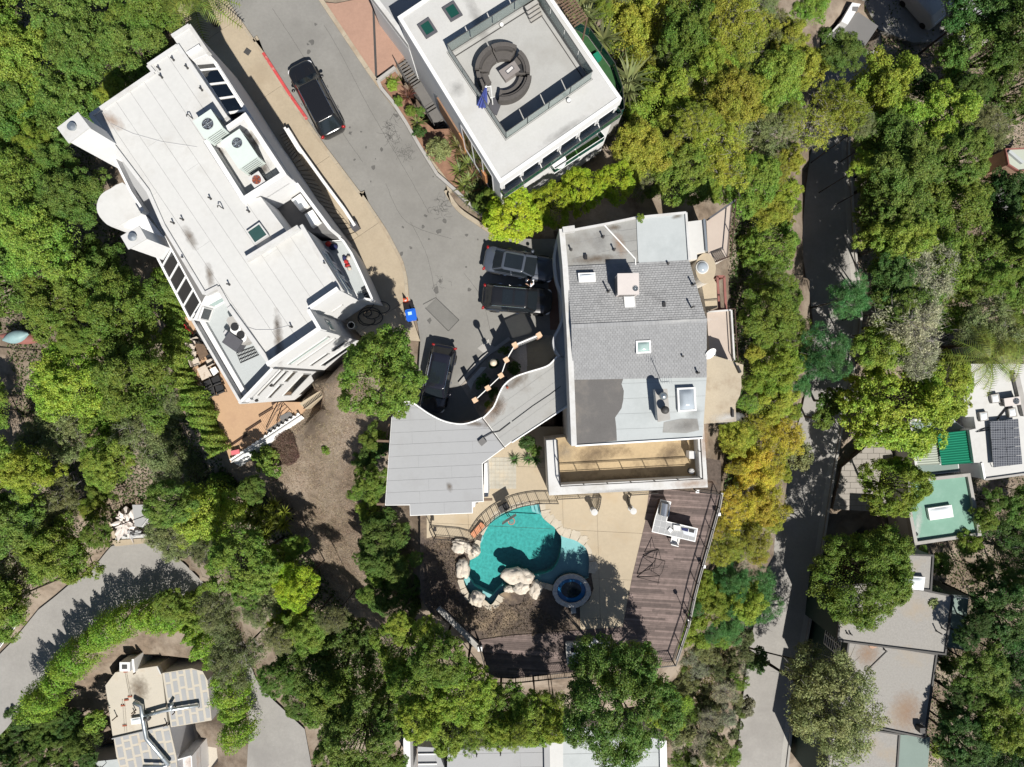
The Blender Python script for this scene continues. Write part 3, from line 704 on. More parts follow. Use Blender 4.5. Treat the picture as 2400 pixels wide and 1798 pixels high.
# balcony over the street with curved parapet
BA = [cS, *wz(PX('K2', (640,130),(830,420),(1010,800),(1180,1180),(1320,1500)), 3.6)]
BI = wz(PX('K2', (1140,1490)), 2.9)+[MW[12], MW[13]]
BP = BA+BI
walls(wh, BP, -1, 2.8, 'white_wall', 'balcony_wall'); HOUSES.append((BP, -1.5))
MB().prism(inset(BP, .12), 2.79, 2.86).build('balcony_floor', 'pale_membrane', wh)
for a, b in zip(BA, BA[1:]): fin(wh, a, b, 2.6, 3.6, .14, 'white_wall', 'balcony_parapet', -.05)
fin(wh, BA[-1], BI[0], 2.6, 3.6, .14, 'white_wall', 'balcony_parapet')
for y in (1210,1275,1335,1395):
    p, q = at('K2', 1050+(y-1210)*.45, y+55, 2.9), at('K2', 1140+(y-1210)*.4, y, 2.9); MB().bar((*p, 3.0), (*q, 3.0), .09, .06).build('bench_slat', 'pipe_dark', wh)
sA, sB = Vector(MW[13]), Vector(MW[12]); ds = sB-sA
for t0, t1, z0, z1, gl_ in ((.30,.58,4.6,5.5,'sky_glass'),(.64,.97,4.6,5.5,'sky_glass'),(.2,.4,3.0,4.2,'dark_glass'),(.5,.62,3.0,4.2,'dark_glass'),(.7,.86,3.0,4.2,'dark_glass')):
    a, b = sA+ds*t0, sA+ds*t1; window_on(wh, tuple(b), tuple(a), z0, z1, .03, 'white_paint', gl_)
# south-east end facade with long slit windows
def face_window(i, j, t0, t1, z0, z1, gl_='dark_glass', fr='white_cap'):
    a, b = Vector(MW[i]), Vector(MW[j]); p, q = a+(b-a)*t0, a+(b-a)*t1; window_on(wh, tuple(p), tuple(q), z0, z1, .04, fr, gl_, .06)
for t0, t1, z0, z1 in ((.1,.9,5.1,5.8),(.1,.9,3.6,4.0),(.12,.5,.4,1.2),(.6,.9,.4,1.2),(.15,.85,-2.6,-1.2)): face_window(9, 10, t0, t1, z0, z1, 'sky_glass' if z0 > 5 else 'dark_glass')
face_window(11, 12, .25, .6, 4.4, 4.65); face_window(10, 11, .2, .75, 4.5, 5.6, 'sky_glass')
# small things on the roof
for t, x, y in (('A1',1500,520),('A1',1620,590),('A1',1745,780),('B1',1820,60),('B1',1580,240),('B1',1500,270),('B1',1590,570),('B1',1980,800),('B2',310,1165),('B1',2150,170),('A1',1380,600),('A1',1400,670),('B2',600,620)): pipe_vent(wh, t, x, y, ZR, .35, .04, 'dark_steel')
for t, x, y in (('A1',1650,1025),('B1',1915,145)):
    c = at(t, x, y, ZR); m = MB().tube([(c[0]+.1, c[1], ZR), (c[0]+.1, c[1], ZR+.4), (c[0]+.06, c[1]+.06, ZR+.5), (c[0]-.06, c[1]+.06, ZR+.5), (c[0]-.1, c[1], ZR+.38)], .035, 6); m.build('gooseneck_vent', 'dark_steel', wh)
blot(wh, 'B2', 195, 1280, .7, 4.2, ZR, 4); blot(wh, 'B2', 185, 1150, .35, 1.3, ZR, 10); blot(wh, 'A1', 960, 1040, 2.2, 1.0, ZR, -35, 'rust_soft'); blot(wh, 'B1', 1640, 390, .7, 1.8, ZR, 30); blot(wh, 'B1', 1810, 720, .6, 1.8, ZR, 10)
for t, x, y, a_, b_ in (('K5',480,910,1.6,.7),('K5',1080,1120,2.4,1.0),('K5',1230,1230,.9,1.4),('K5',1010,690,.8,.8),('K5',1080,800,.7,1.4)): blot(wh, t, x, y, a_, b_, 6.79, -35)
m = MB().tube([(*at('A1', x, y, ZR), ZR+.03) for x, y in ((960,1070),(1150,1155),(1400,1225),(1700,1270))], .014, 5); m.build('cable', 'grey_wall', wh)
m = MB().tube([(*at('B2', x, y, ZR), ZR+.03) for x, y in ((-160,1140),(0,1190),(150,1190),(300,1150))], .012, 5); m.build('cable', 'grey_wall', wh)
# chimneys on the back wall
def chimney(t, x, y, ztop, zb, w_, d_, rz, cap):
    c = at(t, x, y, ztop); m = MB().box((c[0], c[1], (ztop+zb)/2), (w_, d_, ztop-zb), rz); o = m.build('chimney', 'white_wall', wh)
    MB().box((c[0], c[1], ztop+.04), (w_+.12, d_+.12, .1), rz).build('chimney_cap', 'white_cap', o)
    MB().lathe((c[0], c[1], ztop+.09), [(.2, 0), (.2, .12), (.24, .13), (.24, .2), (.05, .25)], 16).build('flue', 'galv', o)
chimney('A1', 640, 1105, 10.3, -7, .95, 1.35, R(-53), 0); chimney('B1', 1160, 395, 9.2, -7, .75, 1.1, R(-60), 0)
# rounded bay and ledges along the back
bay = WP(5.2, 'A1', (1055,1575),'B1',(1130,0),(1235,165),(1120,235),(1040,280),(960,300),(890,250),(842,180),(835,110),(860,40),(900,0),'A1',(950,1630))
walls(wh, smooth(bay, 2), -8, 5.15, 'white_wall', 'bay_wall'); MB().prism(smooth(bay, 2), 5.16, 5.2).build('bay_roof', 'white_roof', wh); HOUSES.append((bay, -8.5))
lg = WP(6.4, 'A1',(800,1010),(740,1080),(960,1330),(1120,1657),'B1',(1230,165),(1400,400),(1430,300),(1290,0),'A1',(1130,1400)); walls(wh, lg, -7, 5.7, 'white_wall', 'ledge'); MB().prism(inset(lg, .03), 5.69, 5.74).build('ledge_floor', 'grey_membrane', wh)
for i in (1, 2, 3): fin(wh, lg[i], lg[i+1], 5.5, 6.4, .14, 'white_wall', 'ledge_parapet', .05)
w2 = WP(4.6, 'B1',(1050,295),(1228,165),(1412,385),(1370,435),(1200,350)); walls(wh, w2, -7, 4.6, 'white_wall', 'canopy'); HOUSES.append((w2, -8))
# lean-to of sloping panes on the back wall
la = [Vector(p) for p in WP(6.2, 'B1', (1425,385),(1735,955))]; lb = [Vector(p) for p in WP(4.9, 'B1', (1345,530),(1645,1105))]
wb = WP(6.4, 'B1', (1425,300),(1770,885),(1735,955),(1425,385)); walls(wh, wb, -7, 6.35, 'court_grey', 'lean_to_back')
m = MB()
for i in range(6):
    t = i/5; p, q = la[0]+(la[1]-la[0])*t, lb[0]+(lb[1]-lb[0])*t; m.bar((p.x, p.y, 6.25), (q.x, q.y, 4.95), .1, .1)
m.bar((la[0].x, la[0].y, 6.25), (la[1].x, la[1].y, 6.25), .1, .1); m.bar((lb[0].x, lb[0].y, 4.95), (lb[1].x, lb[1].y, 4.95), .14, .14)
lf = m.build('lean_to_frame', 'white_paint', wh)
for i in range(5):
    t0, t1 = i/5+.01, (i+1)/5-.01; p = [(la[0]+(la[1]-la[0])*t0, 6.24), (lb[0]+(lb[1]-lb[0])*t0, 4.94), (lb[0]+(lb[1]-lb[0])*t1, 4.94), (la[0]+(la[1]-la[0])*t1, 6.24)]
    v = [(q.x, q.y, z) for q, z in p]; MB().add(v+[(x, y, z-.02) for x, y, z in v], [(0, 1, 2, 3), (7, 6, 5, 4), (0, 4, 5, 1), (2, 6, 7, 3)]).build('lean_to_pane', 'dark_glass', lf)
lw = [tuple(lb[0]), tuple(lb[1]), tuple(la[1]), tuple(la[0])]; walls(wh, inset(lw, .1), -7, 3.2, 'dark_grey', 'lean_to_room'); walls(wh, [tuple(lb[0]), tuple(lb[1]), tuple(lb[1]+Vector((.15, .1))), tuple(lb[0]+Vector((.15, .1)))], -7, 4.85, 'white_wall', 'lean_to_wall')
HOUSES.append((lw, -8))
# south terrace
ZT = 4.4
TE = WP(5.4, 'B1',(1650,1110))+WP(5.4,'K3',(1120,1570),(1660,1000))+WP(5.4,'B1',(1990,950),(1890,815),(1775,885))
walls(wh, TE, -7, ZT, 'white_wall', 'terrace_wall'); HOUSES.append((TE, -8)); MB().prism(inset(TE, .1), ZT-.02, ZT+.03).build('terrace_floor', 'pale_membrane', wh)
fin(wh, TE[0], TE[1], ZT-.2, 5.4, .16, 'white_cap', 'parapet', .08); fin(wh, TE[1], TE[2], ZT-.2, 5.4, .16, 'white_wall', 'parapet', .08)
fin(wh, TE[0], TE[1], ZT-.2, ZT+.35, .3, 'white_wall', 'kerb_upstand', .35)
pb = WP(6.3, 'B1',(1665,1105),(1765,905),(1885,820),(1925,880),(1740,980),(1700,1095)); walls(wh, pb, ZT-.2, 6.3, 'white_wall', 'gable_wall')
a, b = WP(5.4, 'B1', (1705,1092),(1790,1092)); 
fA, fB = Vector(pb[5]), Vector(pb[4]); window_on(wh, tuple(fA+(fB-fA)*.05), tuple(fA+(fB-fA)*.9), ZT+.3, 6.0, .03, 'white_paint', 'dark_glass'); fA, fB = Vector(pb[4]), Vector(pb[3]); window_on(wh, tuple(fA+(fB-fA)*.15), tuple(fA+(fB-fA)*.9), ZT+.5, 5.9, .03, 'white_paint', 'sky_glass')
tA, tB = Vector(TE[1]), Vector(TE[2]); dt = tB-tA
for t0, t1, z0, z1 in ((.25,.98,3.5,4.0),(.5,.95,2.2,2.9),(.15,.55,.6,1.4),(.65,.95,.2,1.2),(.2,.9,-3.6,-1.6)): window_on(wh, tuple(tA+dt*t0), tuple(tA+dt*t1), z0, z1, .04, 'white_cap', 'dark_glass', .06)
for t in (.1, .55): 
    p = tA+dt*t+Vector((.05, -.05)); MB().box((p.x, p.y, 3.2), (.12, .12, .35), R(35)).build('wall_lamp', 'black_metal', wh)
# units on the roof
rz_ = R(-56)
condenser('rooftop_condenser', 'pale green square condenser with round fan on the open white roof', (*at('K5', 325, 490, ZR+1.45), ZR+.02), (1.2, 1.2, 1.4), rz_, foff=(0, 0), fanr=.33)
condenser('rooftop_package_unit', 'pale green oblong unit in the walled well of the white roof', (*at('K5', 830, 890, 8.35), 6.8), (1.9, 1.3, 1.5), rz_, foff=(-.35, .1), fanr=.3)
condenser('rusty_condenser', 'small beige condenser with rusty red fan in the roof well', (*at('K5', 1120, 1395, 7.75), 6.8), (.72, .72, .95), rz_, 'white_cap', .26, 'rust')
# terrace things
tb = thing('grill_counter', 'pale counter with two round sinks against the terrace wall', 'counter', (*at('K3', 1120, 350, 5.3), ZT+.03))
bar = smooth(WP(5.3, 'K3', (900,215),(990,145),(1080,130),(1320,500),(1240,570),(1150,610),(1060,480)), 2)
MB().prism(bar, ZT+.03, 5.3).build('counter_body', 'concrete', tb)
for x, y in ((1050,360),(1145,490)):
    MB().lathe((*at('K3', x, y, 5.3), 5.29), [(.33, 0), (.33, .03)], 20).build('basin', 'white_paint', tb); MB().lathe((*at('K3', x-10, y-40, 5.3), 5.31), [(.26, 0), (.26, .03)], 20).build('basin_hole', 'pipe_dark', tb)
cov = thing('covered_grill', 'grey covered grill standing at an angle on the pale terrace', 'grill', (*at('K3', 1000, 560, 5.4), ZT+.03)); c = at('K3', 1000, 560, 5.4)
MB().box((c[0], c[1], ZT+.53), (1.05, .8, 1.0), R(-35)).build('cover', 'dark_grey', cov); MB().box((c[0]-.3, c[1]+.42, ZT+.35), (.85, .3, .65), R(-35)).build('side_shelf', 'grey_wall', cov)
gr = thing('wire_rack', 'black wire rack lying on the pale terrace floor', 'wire rack', (*at('K3', 1230, 770, ZT), ZT+.03)); m = MB()
q = [Vector(p) for p in WP(ZT+.1, 'K3', (1065,745),(1340,645),(1420,775),(1130,905))]
for i in range(13): t = i/12; a, b = q[0]+(q[1]-q[0])*t, q[3]+(q[2]-q[3])*t; m.bar((a.x, a.y, ZT+.08), (b.x, b.y, ZT+.08), .02, .02)
m.build('wires', 'black_metal', gr)
m = MB()
for i in range(4): t = i/3; a, b = q[0]+(q[3]-q[0])*t, q[1]+(q[2]-q[1])*t; m.bar((a.x, a.y, ZT+.1), (b.x, b.y, ZT+.1), .03, .03)
for p in q: m.bar((p.x, p.y, ZT+.02), (p.x, p.y, ZT+.1), .03, .03)
m.build('frame', 'black_metal', gr)
# balcony things
c = at('K2', 285, 210, 3.1); o = thing('striped_ball', 'red striped ball at the head of the narrow balcony', 'ball', (*c, 2.86)); MB().blob((c[0], c[1], 3.06), (.2, .19, .2), 1, .05).build('ball_skin', 'red_cloth', o, True)
m = MB(); m.tube([(c[0]+.205*math.cos(a), c[1]+.03*math.sin(a), 3.06+.205*math.sin(a)) for a in np.linspace(0, 6.28, 17)], .02, 4); m.build('stripe', 'orange', o)
c = at('K2', 420, 285, 3.0); o = thing('navy_bag', 'dark navy bag beside the red ball on the balcony', 'bag', (*c, 2.86)); MB().blob((c[0], c[1], 3.04), (.3, .22, .2), 2, .3, 12, 7, .5).build('bag_body', 'navy_cloth', o, True); MB().tube([(c[0]-.15, c[1], 3.2), (c[0], c[1], 3.38), (c[0]+.15, c[1], 3.2)], .02, 5).build('handle', 'navy_cloth', o)
c = at('K2', 690, 640, 3.0); o = thing('towel_pile', 'heap of red, navy and pale towels by the balcony parapet', 'towels', (*c, 2.86))
for i, (dx, dy, mt_) in enumerate(((-.12,.3,'navy_cloth'),(.02,.05,'red_cloth'),(.12,-.2,'red_cloth'),(.18,.3,'beige_cloth'),(.22,-.38,'beige_cloth'))): MB().blob((c[0]+dx, c[1]+dy, 2.98+.03*i), (.13, .17, .1), i+3, .5, 12, 7, i).build('towel', mt_, o, True)
# ---- steps between the house and the pavement with a white balustrade wall
st = thing('outside_stairs', 'pale concrete stairs along the white house behind the stepped white wall', 'stairs', (*at('A2', 350, 1400, 0), 0))
q0, q1 = [Vector(p) for p in WP(0, 'K5', (1560,720),(1710,1000))], None
lnA = [Vector(p) for p in WP(.1, 'K5', (1480,640),(1700,1060),'B2',(480,0),(830,430))]; lnB = [Vector(p) for p in WP(.1, 'K5', (1590,590),(1770,970),'B2',(620,60),(890,390))]
for i in range(26):
    t0, t1 = i/26, (i+.8)/26
    def L_(ln, t): k = t*3; j = min(2, int(k)); return ln[j]+(ln[j+1]-ln[j])*(k-j)
    p = [L_(lnA, t0), L_(lnB, t0), L_(lnB, t1), L_(lnA, t1)]; MB().prism([tuple(v) for v in p], -.6, .22).build('step', 'sidewalk', st)
bw = thing('balustrade_wall', 'long white stepped garden wall between pavement and stairs', 'wall', (*at('K5', 1900, 1100, 1), 0))
pts = WP(.95, 'K5', (1610,560),(1690,690),(1800,870),(2209,1440),'B2',(760,150),(850,290))
for i, (a, b) in enumerate(zip(pts, pts[1:])): fin(bw, a, b, -.1, .95-.05*(i > 1), .2, 'white_wall', 'wall_panel')
for i in range(9):
    c = Vector(pts[0])+(Vector(pts[2])-Vector(pts[0]))*(i/8); MB().box((c.x-.12, c.y-.05, .5), (.3, .16, .9-.02*i), R(-58)).build('step_block', 'white_paint', bw)
c = at('B2', 845, 290, .9); MB().box((c[0], c[1], .45), (.42, .5, .9), R(-58)).build('end_pier', 'dark_grey', bw)
# ================================================================= the modern white house, top centre
ZM = 7.0
mh_ = thing('modern_house', 'modern white house at the top with a glass-railed roof deck', 'house', (-1, 15, 0))
MO = wz([(934,41),(1172,428),(1455,231),(1200,-137)], ZM)
DK = wz([(1046,122),(1185,330),(1390,186),(1258,-12)], ZM)       # the sunken deck
MOc = ccw(MO); DKc = ccw(DK)
walls(mh_, MO, -3, ZM-.85, 'white_wall'); HOUSES.append((MO, -3.5))
# roof slab round the deck: four wide bands
m = MB(); 
def order(p, ref): i = min(range(4), key=lambda k: math.dist(p[k], ref)); return p[i:]+p[:i]
MOo = order(MOc, MO[0]); DKo = order(DKc, DK[0])
for i in range(4):
    j = (i+1) % 4; m.prism([MOo[i], MOo[j], DKo[j], DKo[i]], ZM-.24, ZM)
m.build('roof_slab', 'stucco_roof', mh_)
m = MB().ring(inset(MO, -.05), .22, ZM-.95, ZM+.05); m.build('roof_edge', 'white_wall', mh_)
ZD = 6.55
MB().prism(inset(DK, -.05), ZD-.3, ZD).build('deck_floor', 'stucco_deck', mh_)
ln = [inset(DK, .35+.0*k) for k in range(1)]
MB().ring(inset(DK, .02), .05, ZD-.02, ZM+.04).build('deck_curb', 'stucco_deck', mh_)
MB().ring(inset(DK, .3), .05, ZD, ZD+.03).build('floor_channel', 'dark_steel', mh_)
D = inset(DK, .1); D = order(ccw(D), DK[0]); glass_rail(mh_, D+[D[0]], ZM-.05, ZM+1.05, 'rail_glass', 'dark_steel', 1.5)
for a, b in (((650,325),(800,225)),((970,105),(1125,10))):
    c = [(a[0],a[1]),(b[0],b[1]),(b[0]+115,b[1]+180),(a[0]+115,a[1]+175)]
    skylight(mh_, WP(ZM+.1, 'L2', *c), ZM, .14, 'dark_grey', 'green_pane', .14); MB().prism(inset(WP(ZM, 'L2', *c), .15), ZM-.9, ZM-.88) 
blot(mh_, 'L2', 1440, 270, .9, 5, ZM, 25, 'grey_soft'); blot(mh_, 'A3', 450, 1130, 4, .7, ZM, 32, 'grey_soft'); blot(mh_, 'L2', 1170, 1150, 1.2, 1.2, ZM, 25, 'grey_soft')
for t, x, y in (('A3', 490, 860), ('L2', 1740, 260)):
    c = at(t, x, y, ZM+.15); o = thing('deck_speaker', 'small white domed lamp by the %s glass rail of the roof deck' % ('lower' if t == 'A3' else 'upper'), 'lamp', (*c, ZD if t == 'L2' else ZM)); zz = ZD if t == 'L2' else ZM
    MB().lathe((*c, zz), [(.12, 0), (.14, .1), (.1, .2), (.03, .25)], 14).build('lamp_body', 'white_paint', o, True); MB().lathe((*c, zz), [(.15, 0), (.15, .02)], 14).build('base', 'dark_steel', o)
# shaded lower terrace by the driveway with a white wall
LT = WP(3.6, 'L2', (40,-20),(545,640),(760,560),(800,-60),(400,-300)); walls(mh_, LT, -1, 3.5, 'white_wall', 'terrace_wall'); MB().prism(inset(LT, .25), 3.49, 3.53).build('terrace_floor', 'grey_membrane', mh_)
L_o = order(ccw(LT), LT[0]); fin(mh_, LT[0], LT[1], 3.3, 4.25, .3, 'white_cap', 'parapet', .16); HOUSES.append((LT, -1.5))
# left facade: recessed windows, wood cladding
mA, mB = Vector(MO[0]), Vector(MO[1]); dm = mB-mA
window_on(mh_, tuple(mA+dm*.60), tuple(mA+dm*.92), 1.2, 5.6, .03, 'grey_wall', 'dark_glass', .06, divs=3)
for t0, t1, z0, z1, mt_ in ((.32,.55,.4,3.0,'wood_clad'),(.555,.6,.4,3.0,'wood_trim'),(.80,.84,.4,3.0,'wood_trim')):
    a, b = mA+dm*t0, mA+dm*t1; n = Vector((dm.y, -dm.x)).normalized()*.05; MB().bar((a.x+n.x, a.y+n.y, (z0+z1)/2), (b.x+n.x, b.y+n.y, (z0+z1)/2), .1, z1-z0).build('wood_panel', mt_, mh_)
# two balconies under the lower edge
sA, sB = Vector(MO[1]), Vector(MO[2]); dd = sB-sA; nn = Vector((dd.y, -dd.x)).normalized()
b1 = [sA, sB, sB+nn*.45, sA+nn*.45]
b1w = [tuple(p) for p in b1]
MB().prism(b1w, 4.8, 5.0).build('balcony_slab', 'white_wall', mh_)
glass_rail(mh_, [tuple(b1[0]), tuple(b1[3]), tuple(b1[2]), tuple(b1[1])], 4.98, 5.75, 'green_pane', 'dark_steel', 1.6)
for i in range(6):
    t0, t1 = .03+i*.16, .17+i*.16; window_on(mh_, tuple(sA+dd*t0), tuple(sA+dd*t1), 5.1, 6.1, .05, 'white_wall', 'dark_glass', .06)
b2 = WP(3.6, 'A3', (320,1430),(740,1155),(790,1215),(365,1492)); MB().prism(b2, 3.3, 3.5).build('lower_balcony', 'white_wall', mh_); MB().prism(inset(b2, .08), 3.49, 3.54).build('turf', 'turf', mh_); HOUSES.append((b2, -3.5))
B2 = order(ccw(b2), b2[0]); glass_rail(mh_, [b2[0], b2[3], b2[2], b2[1]], 3.5, 4.4, 'green_pane', 'white_paint', 2)
c = at('A3', 400, 1385, 4.25); o = thing('round_table', 'small round white table on the lower green balcony', 'table', (*c, 3.54)); MB().lathe((*c, 4.2), [(.5, 0), (.52, .02), (.5, .05)], 24).build('table_top', 'white_paint', o); MB().lathe((*c, 3.54), [(.25, 0), (.25, .03), (.04, .05), (.04, .66)], 12).build('pedestal', 'steel', o)
# turf strip on the right, with glass fence
ts = WP(1.0, 'A3', (535,245),(660,310),(870,600),(935,800),(950,985),(845,1040),(800,990),(700,600)); walls(mh_, ts, -3, .95, 'concrete', 'turf_terrace'); MB().prism(inset(ts, .06), .94, .99).build('turf', 'turf_dark', mh_); HOUSES.append((ts, -3.5))
g = WP(1.0, 'A3', (535,245),(660,310),(870,600),(935,800),(950,985),(845,1040)); glass_rail(mh_, g, .96, 2.0, 'green_pane', 'dark_steel', 1.8)
c = at('A3', 733, 503, 1.1); o = thing('green_box', 'small teal box on the turf strip beside the modern house', 'box', (*c, .99)); MB().box((*c, 1.19), (.38, .5, .38), R(32)).build('box_body', mat('teal_box', (.01, .2, .14), .5, .05), o); MB().box((*c, 1.4), (.42, .54, .04), R(32)).build('lid', 'green_awning', o)
# timber trellis on the right flank
tr = thing('trellis', 'weathered wooden slat trellis along the right flank of the modern house', 'trellis', (*at('A3', 470, 120, 5.2), 0)); tA, tB = Vector(at('A3', 385, -20, 5.2)), Vector(at('A3', 545, 225, 5.2)); td = tB-tA; tn = Vector((td.y, -td.x)).normalized()
tn = -tn if tn.x < 0 else tn
for i in range(12):
    p = tA+td*(i/11); MB().bar((p.x-tn.x*.1, p.y-tn.y*.1, 5.2), (p.x+tn.x*.95, p.y+tn.y*.95, 5.2), .07, .12).build('slat', 'table_wood', tr)
for k in (.15, .5, .85): MB().bar((tA.x+tn.x*k, tA.y+tn.y*k, 5.1), (tB.x+tn.x*k, tB.y+tn.y*k, 5.1), .09, .1).build('beam', 'table_wood', tr)
for p in (tA, tB): MB().bar((p.x+tn.x*.9, p.y+tn.y*.9, -1), (p.x+tn.x*.9, p.y+tn.y*.9, 5.1), .1, .1).build('post', 'table_wood', tr)
# stair flight at the head of the deck
for i in range(4):
    a, b = at('A3', 120+i*12, 90+i*22, ZM), at('A3', 220+i*12, 25+i*22, ZM); MB().bar((*a, ZD+.1+.16*(3-i)), (*b, ZD+.1+.16*(3-i)), .3, .14).build('deck_step', 'concrete', mh_); MB().bar((a[0]+.05, a[1]-.16, ZD+.18+.16*(3-i)), (b[0]+.05, b[1]-.16, ZD+.18+.16*(3-i)), .05, .02).build('step_nosing', 'dark_steel', mh_)
# ---- furniture on the deck
def arc_sofa(name, label, cx, cy, ro, ri, a0, a1, back=True, arm=None, dark=None):
    o = thing(name, label, 'sofa', (cx, cy, ZD), 'curved wicker sofa pieces on the roof deck'); n = 14
    def band(r0, r1, z0, z1, A0=a0, A1=a1):
        A = np.linspace(R(A0), R(A1), n); p = [(cx+r1*math.cos(a), cy+r1*math.sin(a)) for a in A]+[(cx+r0*math.cos(a), cy+r0*math.sin(a)) for a in A[::-1]]; return MB().prism(p, z0, z1)
    band(ri, ro, ZD, ZD+.28).build('base', 'wicker', o); band(ri-.02, ro-.22, ZD+.28, ZD+.44).build('seat_cushion', 'wicker', o)
    if back: band(ro-.22, ro+.02, ZD+.2, ZD+.78).build('backrest', 'wicker', o); band(ro-.36, ro-.22, ZD+.42, ZD+.7, a0+4, a1-4).build('back_cushion', 'cushion', o)
    if arm is not None:
        for a_ in arm: band(ri+.02, ro-.02, ZD+.1, ZD+.6, a_-4, a_+4).build('armrest', 'wicker', o)
    if dark: band(ri+.2, ro-.22, ZD+.441, ZD+.47, *dark).build('dark_cushion', 'black_mesh', o)
    return o
# centre and radius of the ring of seats
cx, cy = at('L1', 790, 720, ZD+.4)
arc_sofa('curved_sofa', 'curved taupe sofa on the upper right of the seat ring, facing down', cx, cy, 1.68, .85, 62, 116)
arc_sofa('curved_sofa', 'curved taupe sofa on the upper left of the seat ring', cx-.02, cy, 1.68, .85, 118, 176)
arc_sofa('curved_sofa', 'short taupe corner seat on the left of the ring, next to the folded umbrella', cx, cy+.02, 1.62, .95, 183, 218)
arc_sofa('curved_sofa', 'curved taupe seat on the right behind the fire table, black cushion on it', cx, cy, 1.58, .75, -4, 50, dark=(0, 26))
arc_sofa('curved_sofa', 'curved taupe sofa at the bottom of the seat ring with black cushions', cx-.03, cy-.08, 1.72, 1.0, 262, 352, arm=(264,), dark=(274, 330))
o = thing('fire_table', 'taupe rectangular fire table with glass pebbles inside the seat ring', 'table', (*at('L1', 905, 670, ZD+.6), ZD)); ft = WP(ZD+.62, 'L1', (700,680),(990,490),(1100,660),(825,855))
MB().prism(inset(ft, .06), ZD, ZD+.56).build('table_body', 'table_grey', o); MB().prism(ft, ZD+.56, ZD+.62).build('table_top', 'table_grey', o); fi = WP(ZD+.62, 'L1', (815,685),(945,575),(995,635),(870,745)); MB().prism(fi, ZD+.6, ZD+.635).build('burner_tray', 'dark_grey', o); MB().prism(inset(fi, .05), ZD+.62, ZD+.65).build('glass_pebbles', 'gravel', o)
o = thing('cantilever_umbrella', 'folded blue cantilever umbrella on a dark square base plate', 'umbrella', (*at('L1', 620, 1320, ZD), ZD)); bp = smooth(WP(ZD+.08, 'L1', (600,1165),(765,1240),(665,1500),(480,1420),(530,1300)), 1)
MB().prism(bp, ZD, ZD+.1).build('base_plate', 'dark_grey', o); b0 = Vector((*at('L1', 590, 1310, ZD), ZD+.1)); t0 = Vector((*at('L1', 560, 990, ZD+2.4), ZD+2.4))
t0 = Vector((b0.x-.05, b0.y+.1, ZD+2.5)); MB().tube([b0, t0], .04, 8).build('pole', 'white_paint', o)
f0 = Vector((b0.x-.62, b0.y-.15, ZD+.55)); f1 = Vector((b0.x-.32, b0.y+.12, ZD+2.35))
MB().tube([t0, f1], .03, 6).build('arm', 'white_paint', o)
m = MB(); prof = [f0, f0*.75+f1*.25, f0*.4+f1*.6, f1]; rad = [.34, .27, .16, .05]; N = 20; vs = []
for p, r_ in zip(prof, rad):
    for k in range(N): rr_ = r_*(1 if k % 2 else .68); vs.append(p+Vector((rr_*math.cos(2*math.pi*k/N), rr_*math.sin(2*math.pi*k/N), 0)))
m.add(vs, [(i*N+k, i*N+(k+1) % N, (i+1)*N+(k+1) % N, (i+1)*N+k) for i in range(3) for k in range(N)]+[tuple(3*N+k for k in range(N))]); m.build('canopy', 'umbrella_blue', o)
MB().lathe(f1, [(.05, 0), (.07, .05), (.02, .12)], 10).build('finial', 'white_paint', o); MB().tube([b0+Vector((-.12, 0, 1)), b0+Vector((.14, .04, 1.02))], .02, 5).build('crank', 'white_paint', o)
# ---- steel stairs down the left flank and the planter
ss = thing('steel_stairs', 'dark steel stairs with landings down the left flank of the modern house', 'stairs', (*at('L2', 700, 1150, .5), 0))
eL = [Vector(p) for p in WP(.3, 'L2', (385,830),(530,1050),(700,1300),(745,1370),(835,1520),(890,1640))]; eR = [Vector(p) for p in WP(.3, 'L2', (535,735),(675,955),(855,1200),(905,1270),(1000,1400),(1085,1560))]
def flight(a0, a1, b0, b1, n, z0, z1):
    for i in range(n):
        t0, t1 = (i+.08)/n, (i+.72)/n; p = [a0+(a1-a0)*t0, b0+(b1-b0)*t0, b0+(b1-b0)*t1, a0+(a1-a0)*t1]; z = z0+(z1-z0)*(i+.5)/n; MB().prism([tuple(v) for v in p], z-.05, z).build('tread', 'step_grey', ss)
flight(eL[0], eL[1], eR[0], eR[1], 8, .15, -.9); flight(eL[2], eL[3], eR[2], eR[3], 2, -.95, -1.1); flight(eL[4], eL[5], eR[4], eR[5], 6, -1.2, -2.1)
MB().prism([tuple(eL[1]), tuple(eR[1]), tuple(eR[2]), tuple(eL[2])], -1.0, -.93).build('landing', 'step_grey', ss); MB().prism([tuple(eL[3]), tuple(eR[3]), tuple(eR[4]), tuple(eL[4])], -1.25, -1.17).build('landing', 'step_grey', ss)
for L_e in (eL, eR):
    for (p, q), (za, zb) in zip(zip(L_e, L_e[1:]), ((.1,-.95),(-.97,-.97),(-1,-1.15),(-1.2,-1.2),(-1.2,-2.1))): MB().bar((p.x, p.y, za-.05), (q.x, q.y, zb-.05), .08, .25).build('stringer', 'dark_steel', ss)
r_ = [tuple(p) for p in eL]; rail(ss, r_, 0, 1.0, .25, 1.2, 'dark_steel', zs=[.1, -.95, -.97, -1.15, -1.2, -2.1])
PADS.append(([tuple(p) for p in eL]+[tuple(p) for p in eR[::-1]], lambda x, y: -2.4))
pl = WP(.35, 'A2', (1040,690),(1190,575),(1240,650),(1420,1000),(1540,1100),(1700,1090),(2010,1560),'B2',(2130,60),(2070,260),(1950,200),(1720,0),'A2',(1400,1240),(1180,880))
PLW = pl; o = MB().prism(inset(pl, .1), -2.5, .22, bot=False).build('planting_bed', mat('bed_soil', (.21, .12, .08), .95, .3, 2, bump=.7, bscale=14)); tag(o, kind='structure')
